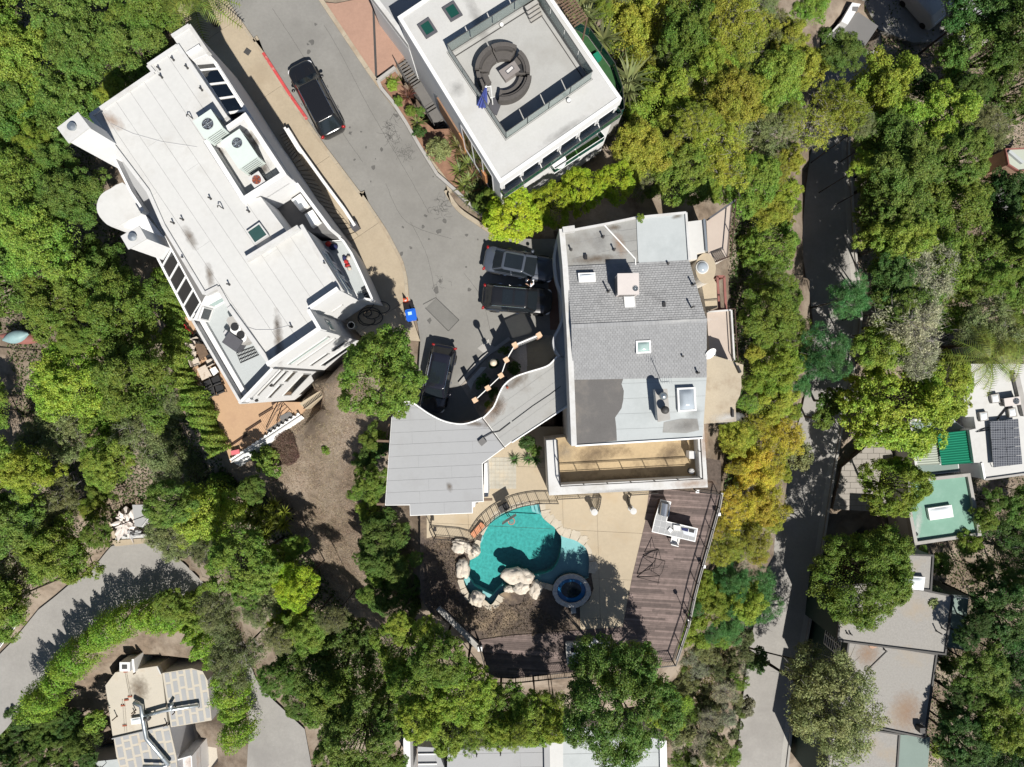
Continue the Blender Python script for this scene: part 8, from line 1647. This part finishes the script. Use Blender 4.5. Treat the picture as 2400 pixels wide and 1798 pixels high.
def build_vegetation():
    C_, DN, W_, PN, B_, BR = 'clump', 'dense', 'wispy', 'pine', 'big', 'bare'
    zone([(-80,-80),(450,-80),(430,60),(365,165),(245,262),(150,290),(120,330),(200,380),(215,440),(190,520),(260,600),(325,640),(355,760),(400,900),(420,960),(-80,960)], (49.5, 53), (78, 118), [(C_,'YG'),(C_,'YG'),(C_,'MG'),(C_,'MG'),(C_,'G')], 'the wood left of the white house', 1, [(45,850,62)], mg=.3)
    zone([(-80,900),(410,900),(490,1060),(560,1075),(560,1160),(400,1140),(345,1145),(330,1120),(265,1150),(255,1295),(125,1400),(-80,1530)], (57, 61), (64, 100), [(C_,'MG'),(DN,'MG'),(C_,'YG'),(W_,'OL'),(C_,'G'),(C_,'MG')], 'the slope above the lower left road', 2, [(160,1110,30),(60,950,40),(295,1215,42)], mg=.5)
    zone([(355,1130),(560,1090),(640,1130),(700,1220),(735,1340),(800,1430),(860,1480),(900,1560),(960,1680),(950,1830),(740,1830),(715,1700),(620,1620),(600,1500),(560,1440),(480,1400),(480,1320),(350,1310)], (49.5, 55), (60, 100), [(DN,'G'),(C_,'MG'),(W_,'OL'),(C_,'YG'),(DN,'MG'),(B_,'G')], 'the grove below the dry slope', 3, [(560,1740,70),(630,1220,50)])
    zone([(880,1440),(1000,1440),(1110,1540),(1160,1600),(1330,1620),(1330,1730),(1200,1760),(1000,1750),(930,1700)], (45, 49), (55, 85), [(DN,'YG'),(DN,'MG'),(W_,'YG'),(DN,'YG')], 'the belt of trees below the timber deck', 4, gap=1.0)
    zone([(1370,-60),(1790,-60),(1860,60),(1890,200),(1880,330),(1880,480),(1840,500),(1760,500),(1660,480),(1560,470),(1480,470),(1440,440),(1420,330),(1480,260),(1440,170),(1380,100)], (51, 55), (58, 95), [(C_,'YG'),(C_,'GO'),(W_,'OL'),(DN,'MG'),(C_,'MG'),(W_,'GO')], 'the slope right of the modern house', 5, [(1400,310,40)])
    zone([(1730,440),(1880,470),(1850,540),(1870,660),(1900,760),(1900,900),(1870,980),(1730,990),(1745,800),(1735,600)], lambda x, y: 54+(x-1730)*.06, (45, 78), [(C_,'YG'),(DN,'MG'),(PN,'PINE'),(C_,'GO'),(W_,'MG')], 'the steep slope right of the grey house', 6)
    zone([(1680,980),(1885,940),(1860,1060),(1840,1200),(1790,1330),(1650,1330),(1660,1200),(1700,1130)], lambda x, y: 55+(x-1680)*.05, (42, 70), [(C_,'GO'),(W_,'GO'),(C_,'YG'),(W_,'OR')], 'the golden bank right of the timber deck', 7)
    zone([(1590,1330),(1740,1330),(1800,1400),(1760,1480),(1600,1520),(1560,1500)], (57, 60), (34, 58), [(C_,'YG'),(PN,'PINE'),(W_,'YG')], 'the bank below the timber deck corner', 8)
    zone([(2010,90),(2180,150),(2200,-80),(2480,-80),(2480,830),(2330,850),(2230,830),(2140,880),(2040,870),(2030,640),(1995,420),(1970,330)], (61, 66), (70, 112), [(C_,'G'),(C_,'MG'),(DN,'G'),(C_,'DG'),(W_,'OL'),(C_,'YG')], 'the wood right of the side road', 9, [(2180,820,60),(2390,370,45),(2110,40,40)])
    zone([(2280,1150),(2480,1100),(2480,1880),(2190,1880),(2200,1720),(2225,1520),(2280,1360),(2220,1300)], lambda x, y: 71 if y < 1400 else 66, (58, 95), [(C_,'G'),(DN,'DG'),(W_,'DG'),(C_,'MG')], 'the dark garden at the lower right edge', 10)
    zone([(850,990),(905,1000),(905,1180),(990,1210),(1000,1420),(940,1460),(830,1430),(845,1250),(825,1120)], (50, 54), (34, 62), [(C_,'MG'),(DN,'G'),(C_,'G')], 'the row between dry slope and pool', 11)
    zone([(1575,1480),(1770,1470),(1750,1600),(1735,1800),(1565,1800)], (63, 66), (17, 34), [(W_,'OL'),(BR,'GREY'),(W_,'MG'),(DN,'OL')], 'the scrub on the sandy bank', 12, gap=1.35)
    zone([(-70,1700),(50,1640),(150,1660),(230,1720),(240,1830),(-70,1880)], (68, 70), (26, 48), [(DN,'DG'),(C_,'G'),(DN,'G')], 'the dark lower left corner', 13, mg=.4)
    # trees that stand out
    for a in ((2072,330,80,63,'clump0','G','leafy tree right of the side road, highest of five'),(2095,440,86,63,'clump1','G','leafy tree right of the side road, second of five'),(2105,565,88,63,'clump2','MG','leafy tree right of the side road, middle of five'),(2100,690,84,63.5,'clump0','G','leafy tree right of the side road, fourth of five'),(2072,800,76,64,'clump1','MG','leafy tree right of the side road, lowest of five'),
     (470,1425,58,60,'dense0','MG','round green tree at the top right of the curved hedge'),(395,1415,40,62,'dense1','MG','smaller round tree on top of the curved hedge'),(897,880,110,44.5,'dense0','MG','round yellow-green tree between the white house and the carport'),(900,830,66,45.5,'dense1','MG','lower green tree behind the round tree at the carport'),
     (1200,505,72,47.5,'dense1','LIME','round lime green bush hanging over the slate blue saloon car'),(1290,480,58,48,'dense0','LIME','lime green bush second from the left above the grey house'),(1365,448,58,48.5,'dense1','LIME','lime green bush third from the left above the grey house'),(1440,430,52,49,'dense0','LIME','lime green bush at the right end of the row above the grey house'),(1150,475,40,48.5,'dense0','MG','small green bush at the kerb left of the lime bushes'),
     (1450,1640,150,46,'big0','G','very large round dark green tree below the fire pit'),(1475,1560,80,46.5,'clump1','MG','upper shoulder tree at the lower right corner of the deck'),(1560,1660,60,57,'clump2','YG','bright tree hugging the right side of the large round tree'),
     (2090,950,132,66,'dense0','YG','large bright shaggy tree above the green canopy house'),(2205,905,85,67,'dense1','YG','bright shaggy tree touching the white solar roof'),(2092,1140,82,67,'dense0','YG','round shaggy tree between green canopy and mint roof'),(2010,1345,124,66.5,'big1','MG','big dark bright-tipped tree above the gravel roof'),(2175,1405,40,68,'small0','OL','small round bush on the gravel house roof edge'),(1945,1650,140,64,'wispy1','OL','large airy olive tree over the lower right road'),(1905,1560,70,66,'wispy0','OL','olive branchy tree just above the large airy one'),
     (1745,1385,84,60,'pine0','PINE','dark feathery pine right of the deck corner'),(1985,700,60,63,'pine1','PINE','feathery pine leaning over the side road'),(1925,830,72,62,'pine0','PINE','soft green pine right of the grey house by the side road'),(1965,120,60,58,'clump0','G','dark leafy tree beside the dark shed, top right'),(1900,20,50,58,'clump2','MG','green tree at the top edge left of the ridge box'),(1880,160,70,59,'clump1','GO','tall golden tree at the top of the right slope'),(1830,90,60,55,'clump0','GO','golden tree beside the tall golden one at the top right'),(1960,260,78,62,'wispy2','GO','golden airy tree overhanging the side road'),(1900,300,60,61,'bare0','GO','half-bare golden tree beside the overhanging one'),
     (2130,760,88,62,'bare1','GREY','large grey half-bare tree in the right wood'),(2170,640,80,62,'bare0','GREY','grey twiggy tree above the large grey one'),(2140,840,64,63,'bare1','GREY','lowest grey half-bare tree of the right wood'),
     (1760,1090,62,57,'clump0','OR','bright gold tree in the golden bank, upper of two'),(1770,1185,58,58,'clump2','OR','bright gold tree in the golden bank, lower of two'),(1720,1030,50,55.5,'clump1','GO','golden tree nearest the balcony wall'),
     (700,1370,62,51.5,'clump1','LIME','bright lime bush at the foot of the dry slope'),(680,1470,52,53,'clump0','LIME','second bright lime bush below the dry slope'),(560,1530,74,56,'wispy0','OL','airy olive tree at the bend of the lower road'),(520,1440,66,56,'wispy1','OL','airy olive tree above the road bend'),
     (160,1640,1,66,'small1','MG','')):
        if a[6]: plant_tree(*a[:6], a[6])
    # undergrowth shrubs one can tell apart
    for i, (t, x, y, r_, D, col, lb) in enumerate((('D1',830,1260,34,68.5,'MG','feathery green bush beside the cream roof'),('D1',610,1430,18,70,'DG','small dark shrub below the cream house bush'),('C2',610,570,14,54.6,'MG','lone green bush on the dry slope'),('C2',100,640,42,56,'MG','leafy bush at the top left of the dry slope'),
      ('K6',1180,430,15,49.2,'DG','dark shrub under the street lamp globe'),('K6',1040,680,20,49.2,'DG','dark shrub in the middle of the front garden'),('K6',1460,490,20,49.2,'DG','dark shrub at the right of the front garden'),('K6',1340,250,14,49.2,'G','shrub behind the top brick pillar'),('K6',1120,1010,14,49.2,'MG','shrub beside the curved roof edge'),('K6',1180,830,16,49.3,'DG','dark shrub between pillars and curved roof'),
      ('A2',1180,740,17,49.4,'YG','yellow-green plant at the head of the planter'),('A2',1230,870,14,49.4,'MG','low green plant in the planter'),('A2',1330,960,17,49.4,'MG','fresh green plant mid-planter'),('A2',1420,960,14,49.4,'G','dark green plant next to the steel stairs'),('A2',1570,1300,38,48.8,'OL','grey-green rosemary bush in the planter by the kerb'),('A2',1400,1140,18,49.6,'DG','dark low shrub above the rosemary bush'),
      ('C4',480,300,34,69,'MG','bright green shrub at the side road opposite the gate'),('C4',560,150,40,69,'G','dark shrub above the bright one at the side road'),('C4',280,620,42,68,'OL','olive shrub on the left bank of the side road'),('C4',870,330,14,73,'MG','little round bush at the forecourt gate'),
      ('D3',1800,150,40,62,'MG','bush at the top of the sandy bank'),('D3',2100,740,34,70,'DG','dark shrub above the lower right road'),('D3',1690,1500,30,66,'MG','green bush low on the sandy bank'),('D3',1500,1350,30,63,'OL','olive shrub right of the bottom house'),('D3',2010,1130,30,68,'GREY','grey shrub near the lower right road'),('D3',1880,1560,24,68,'OL','dry shrub low on the sandy bank'),('D3',1650,1150,34,65,'OL','olive shrub mid-way down the sandy bank'),('D3',1560,1650,34,65,'G','green shrub right below the bottom house corner'),
      ('C3',130,500,24,49.6,'DG','dark shrub in the nook by the big balcony'),('C3',200,575,18,49.6,'G','green shrub on the pool side of the nook'),('B3',560,1657,1,49,'G',''),('B3',1110,220,12,44.2,'MG','creeper spilling over the top edge of the grey roof'),
      ('C4',1500,1550,34,71,'MG','large-leaved shrub below the mint house'),('C4',1300,1500,26,72,'G','dark shrub at the corner of the mint house'),('D4',1560,760,30,72,'G','broad-leaved plant right of the gravel roof'),('D4',1550,1150,34,72,'G','broad-leaved plant beside the gravel roof, lower'),('D4',1480,1500,30,73,'MG','bush at the slate green roof'),('C2',1060,560,26,51.5,'DG','dark bush at the left side of the carport'),('C2',960,620,28,51.5,'G','green bush left of the carport')
      )):
        if lb: u, v = px(t, x, y); plant_tree(u, v, r_, D, 'small%d' % (i % 2), col, lb, 'shrub', 'shrub')
    # -------- clipped hedge round the cream house
    hp_ = smooth(PX('D1',(180,1250),(320,1050),(480,860),(650,680),(850,520),(1060,430),(1300,390),(1530,470),(1730,640),(1860,850),(1930,1100),(1960,1350),(2000,1530)), 4, False); rng = np.random.default_rng(5)
    def hedge(name, label, pts, z, wd, ht, n, col, a=.085, b=.05):
        k = (50-z)/FPX; W_ = np.array([((u-1200)*k, (899-v)*k) for u, v in pts]); seg = np.linalg.norm(np.diff(W_, axis=0), axis=1); cum = np.concatenate([[0], np.cumsum(seg)]); s = rng.uniform(0, cum[-1], n); i = np.clip(np.searchsorted(cum, s)-1, 0, len(seg)-1); f = (s-cum[i])/seg[i]; P = W_[i]+(W_[i+1]-W_[i])*f[:, None]; d = (W_[i+1]-W_[i])/seg[i][:, None]; nn = np.stack([-d[:, 1], d[:, 0]], 1)
        th = rng.uniform(-.15, math.pi+.15, n); lump = 1+.22*np.sin(s*1.3)+.2*np.sin(s*3.7+1)+.14*np.sin(s*9+th*4); rr2 = lump*(.72+.3*rng.uniform(0, 1, n)); ox = np.cos(th)*wd*rr2; oz = np.sin(th)*ht*.45*rr2
        Q = np.stack([P[:, 0]+nn[:, 0]*ox, P[:, 1]+nn[:, 1]*ox, z-ht*.45+oz], 1); N = np.stack([nn[:, 0]*np.cos(th), nn[:, 1]*np.cos(th), np.sin(th)+.2], 1)+rng.normal(size=(n, 3))*.45
        low = rng.uniform(0, 1, n) < .25; Q[low, 2] -= rng.uniform(0, ht*.5, low.sum())
        c0 = W_.mean(0); root = thing(name, label, 'hedge', (c0[0], c0[1], z-ht), local=True); V, F_ = leaves(Q-np.array([c0[0], c0[1], z-ht]), N, a, b, rng); o = bpy.data.objects.new('foliage', np_mesh('hedge_foliage', V, F_, 'foliage')); COL.objects.link(o); o.parent = root; o.color = (*CLR[col], 1)
        m = MB(); 
        for j in range(0, len(W_), 2): m.tube([(W_[j][0]-c0[0], W_[j][1]-c0[1], -.8), (W_[j][0]-c0[0], W_[j][1]-c0[1], ht*.6)], .06, 5)
        m.build('stem', 'bark', root)
    hedge('hedge', 'long curved bright hedge round the cream house at the lower left', hp_, -13.5, 1.3, 5.0, 70000, 'HG', .075, .045)
    hedge('climber_hedge', 'thick creeper hedge on the patio edge left of the white house', smooth(PX('B1',(1390,650),(1420,900),(1450,1150),(1480,1400),(1520,1600),'C1',(1640,150),(1740,380),(1850,610)), 3, False), -4.0, .9, 2.6, 32000, 'MG', .075, .045)
    # -------- spiky plants: yuccas, agaves, flax, palms
    def rosette(nb, L, wd, up, sd, droop=.5):
        rng2 = random.Random(sd); V, F_ = [], []
        for i in range(nb):
            a = 2*math.pi*i/nb+rng2.uniform(-.3, .3); el = rng2.uniform(up*.25, up); l_ = L*rng2.uniform(.7, 1.1); d = Vector((math.cos(a)*math.cos(el), math.sin(a)*math.cos(el), math.sin(el))); s = Vector((-math.sin(a), math.cos(a), 0)); o = len(V)
            for k in range(4):
                t = k/3; p = d*(l_*t)+Vector((0, 0, -droop*l_*t*t*.5)); w_ = wd*(1-t)**.6*(.6+.4*math.sin(math.pi*min(1, t+.3))); V += [p-s*w_, p+s*w_]
            for k in range(3): F_.append((o+2*k, o+2*k+1, o+2*k+3, o+2*k+2))
        me = bpy.data.meshes.new('rosette'); me.from_pydata([tuple(v) for v in V], [], F_); me.materials.append(MAT['blade']); return me
    YU = rosette(60, .85, .045, 1.35, 1, .35); FL = rosette(46, .9, .04, 1.1, 2, .7); AG = rosette(34, 1.15, .07, 1.0, 3, .5)
    def spiky(t, x, y, z, me, s, col, lb, name='spiky_plant', stem=0.):
        c = at(t, x, y, z); g_ = ground_z(*c); zb = z if stem == 0 else g_; root = thing(name, lb, 'plant', (*c, zb), local=True); o = bpy.data.objects.new('leaves', me); COL.objects.link(o); o.parent = root; o.scale = (s, s, s); o.rotation_euler = (0, 0, trng.uniform(0, 6)); o.color = (*col, 1); o.location = (0, 0, z-zb)
        MB().tube([(0, 0, -.2), (0, 0, max(.1, z-zb))], .08, 7).build('stem', 'bark', root)
    for i, (x, y) in enumerate(((170,1050),(60,1090),(250,1110),(150,1170),(20,1180),(240,1210),(110,1250),(-60,1160),(80,1310),(-40,1050),(-20,1290))): spiky('C2', x, y, -6.2+.3*(i % 3), YU, 1.5, (.17, .2, .03), 'bright yucca head, %s of the cluster above the grove' % ordw(i), 'yucca', 1)
    for i, (x, y, c_, m_) in enumerate(((1180,720,(.16,.17,.03),FL),(1310,840,(.12,.05,.035),FL),(1320,800,(.10,.05,.035),FL),(1390,1060,(.12,.14,.04),FL),(1720,1180,(.11,.07,.035),FL),(1750,1260,(.12,.12,.035),AG),(1790,1340,(.13,.09,.04),AG),(1830,1420,(.10,.13,.03),AG),(1760,1470,(.13,.16,.04),AG),(1880,1510,(.12,.08,.04),AG),(1850,1560,(.12,.15,.04),AG),(1800,1610,(.11,.13,.03),AG),(1940,1620,(.12,.09,.04),AG),(1900,1657,(.09,.12,.03),AG))): spiky('A2', x, y, .25, m_, 1.0, c_, '%s spiky flax plant from the top in the planter of the modern house' % ordw(i), 'flax_plant')
    for i, (t, x, y, z, s) in enumerate((('A3',580,60,-1,1.8),('A3',640,170,-1.2,1.5),('A3',790,340,-1.4,1.7),('A3',1010,680,-1.5,2.0),('A3',1000,790,-1.5,1.4),('A3',540,170,-1,1.2))): spiky(t, x, y, z, AG, s, (.12, .135, .05), '%s pale agave from the top along the right flank of the modern house' % ordw(i), 'agave', 1)
    for i, (t, x, y) in enumerate((('C3',20,655),('C3',140,650),('C3',210,660))): spiky(t, x, y, ZP+.15, FL, .8, (.06, .13, .03), ('left','middle','right')[i]+' one of three potted leafy plants at the terrace nook', 'leafy_plant')
    for i, (x, y) in enumerate(((1950,130),(1850,60),(2000,90))): spiky('B2', x, y, .3, AG, .9, (.10, .12, .035), '%s flax clump at the lower tip of the planter' % ordw(i), 'flax_plant')
    # palms
    V, F_ = [], []; r2 = random.Random(9)
    for i in range(15):
        a = 2*math.pi*i/15+r2.uniform(-.2, .2); el = r2.uniform(.1, .9); pts = []
        for k in range(12):
            t = k/11; pts.append(Vector((math.cos(a)*math.cos(el)*2.6*t, math.sin(a)*math.cos(el)*2.6*t, math.sin(el)*2.2*t-1.6*t*t)))
        s = Vector((-math.sin(a), math.cos(a), 0))
        for k in range(1, 12):
            for sg in (-1, 1):
                for e in (0, .5):
                    p = pts[k-1]+(pts[k]-pts[k-1])*e; d = (pts[k]-pts[k-1]).normalized(); L = .55*math.sin(math.pi*(.12+.8*k/12)); tip = p+s*sg*L+d*.3*L+Vector((0, 0, -.18*L)); o = len(V); V += [p-d*.03, p+d*.03, tip]; F_.append((o, o+1, o+2))
        for k in range(11): o = len(V); V += [pts[k]-s*.025, pts[k]+s*.025, pts[k+1]+s*.02, pts[k+1]-s*.02]; F_.append((o, o+1, o+2, o+3))
    pm = bpy.data.meshes.new('palm_fronds'); pm.from_pydata([tuple(v) for v in V], [], F_); pm.materials.append(MAT['blade'])
    for u, v, D, s, lb in ((455,-5,46.5,1.15,'feathery palm at the top edge beside the white house'),(2320,840,62,1.4,'long-fronded palm beside the solar house'),(2385,800,63,1.5,'second palm at the right edge')):
        k = D/FPX; x, y = (u-1200)*k, (899-v)*k; g_ = ground_z(x, y); root = thing('palm_tree', lb, 'palm', (x, y, g_), local=True); o = bpy.data.objects.new('fronds', pm); COL.objects.link(o); o.parent = root; o.location = (0, 0, 50-D-g_); o.scale = (s,)*3; o.color = (.13, .16, .03, 1); MB().tube([(0, 0, -.5), (.05, 0, 50-D-g_)], [.22, .15], 9).build('trunk', 'bark', root)
    # -------- dry grass on the slope, undergrowth elsewhere
    def scatter(name, polys, n, a, b, col, hmax, mt_, sd, z0=0.):
        rng = np.random.default_rng(sd); P = []
        for poly, D in polys:
            W_ = [((u-1200)*D/FPX, (899-v)*D/FPX) for u, v in poly]; xs = [p[0] for p in W_]; ys = [p[1] for p in W_]; k = 0; want = n//len(polys)
            while k < want:
                x, y = rng.uniform(min(xs), max(xs)), rng.uniform(min(ys), max(ys))
                if inside(W_, x, y): P.append((x, y, ground_z(x, y)+z0+rng.uniform(0, hmax)*max(.1, mnoise.noise(Vector((x*.5, y*.5, sd)))+.5))); k += 1
        P = np.array(P); N = rng.normal(size=P.shape)*.7+np.array([0, 0, .6]); V, Q = leaves(P, N, a, b, rng); o = bpy.data.objects.new(name, np_mesh(name, V, Q, mt_)); COL.objects.link(o); o.color = (*col, 1); o['kind'] = 'stuff'; return o
    scatter('dry_grass', [([(590,1000),(640,940),(760,860),(880,900),(890,1000),(905,1250),(900,1450),(780,1470),(660,1300),(620,1160)], 55.5)], 42000, .08, .010, (.31, .24, .17), .15, 'blade', 1)
    scatter('dead_brush', [([(670+34*math.cos(a)*(1+.2*math.sin(3*a)), 1050+44*math.sin(a)) for a in np.arange(0, 6.2, .5)], 56)], 4500, .12, .012, (.14, .09, .07), .5, 'blade', 2)
    scatter('ground_cover', [([(1580,1490),(1760,1480),(1740,1790),(1570,1790)], 66), ([(1840,330),(1890,330),(1850,900),(1720,1450),(1640,1440)], 62)], 15000, .12, .05, (.13, .12, .045), .35, 'foliage', 3)
    scatter('undergrowth', [([(-60,-60),(430,-60),(200,260),(330,640),(470,960),(560,1150),(250,1270),(-60,1430)], 58), ([(1370,-60),(1870,-60),(1890,480),(1880,900),(1700,1330),(1720,480),(1450,440)], 58), ([(2010,-60),(2480,-60),(2480,1880),(2200,1880),(2260,1150),(2010,600)], 73), ([(360,1130),(640,1110),(860,1460),(1330,1640),(1330,1740),(740,1830),(600,1450)], 62)], 110000, .12, .065, (.055, .085, .022), 1.2, 'foliage', 4)
    scatter('fallen_leaves', [([(985,1270),(1060,1270),(1100,1430),(1230,1400),(1350,1480),(1120,1495),(985,1400)], 50.8)], 5000, .05, .025, (.10, .075, .05), .02, 'blade', 5, .35)
finish_ground()
build_vegetation()
print('TREES', NTREE[0], 'OBJECTS', len(COL.objects))
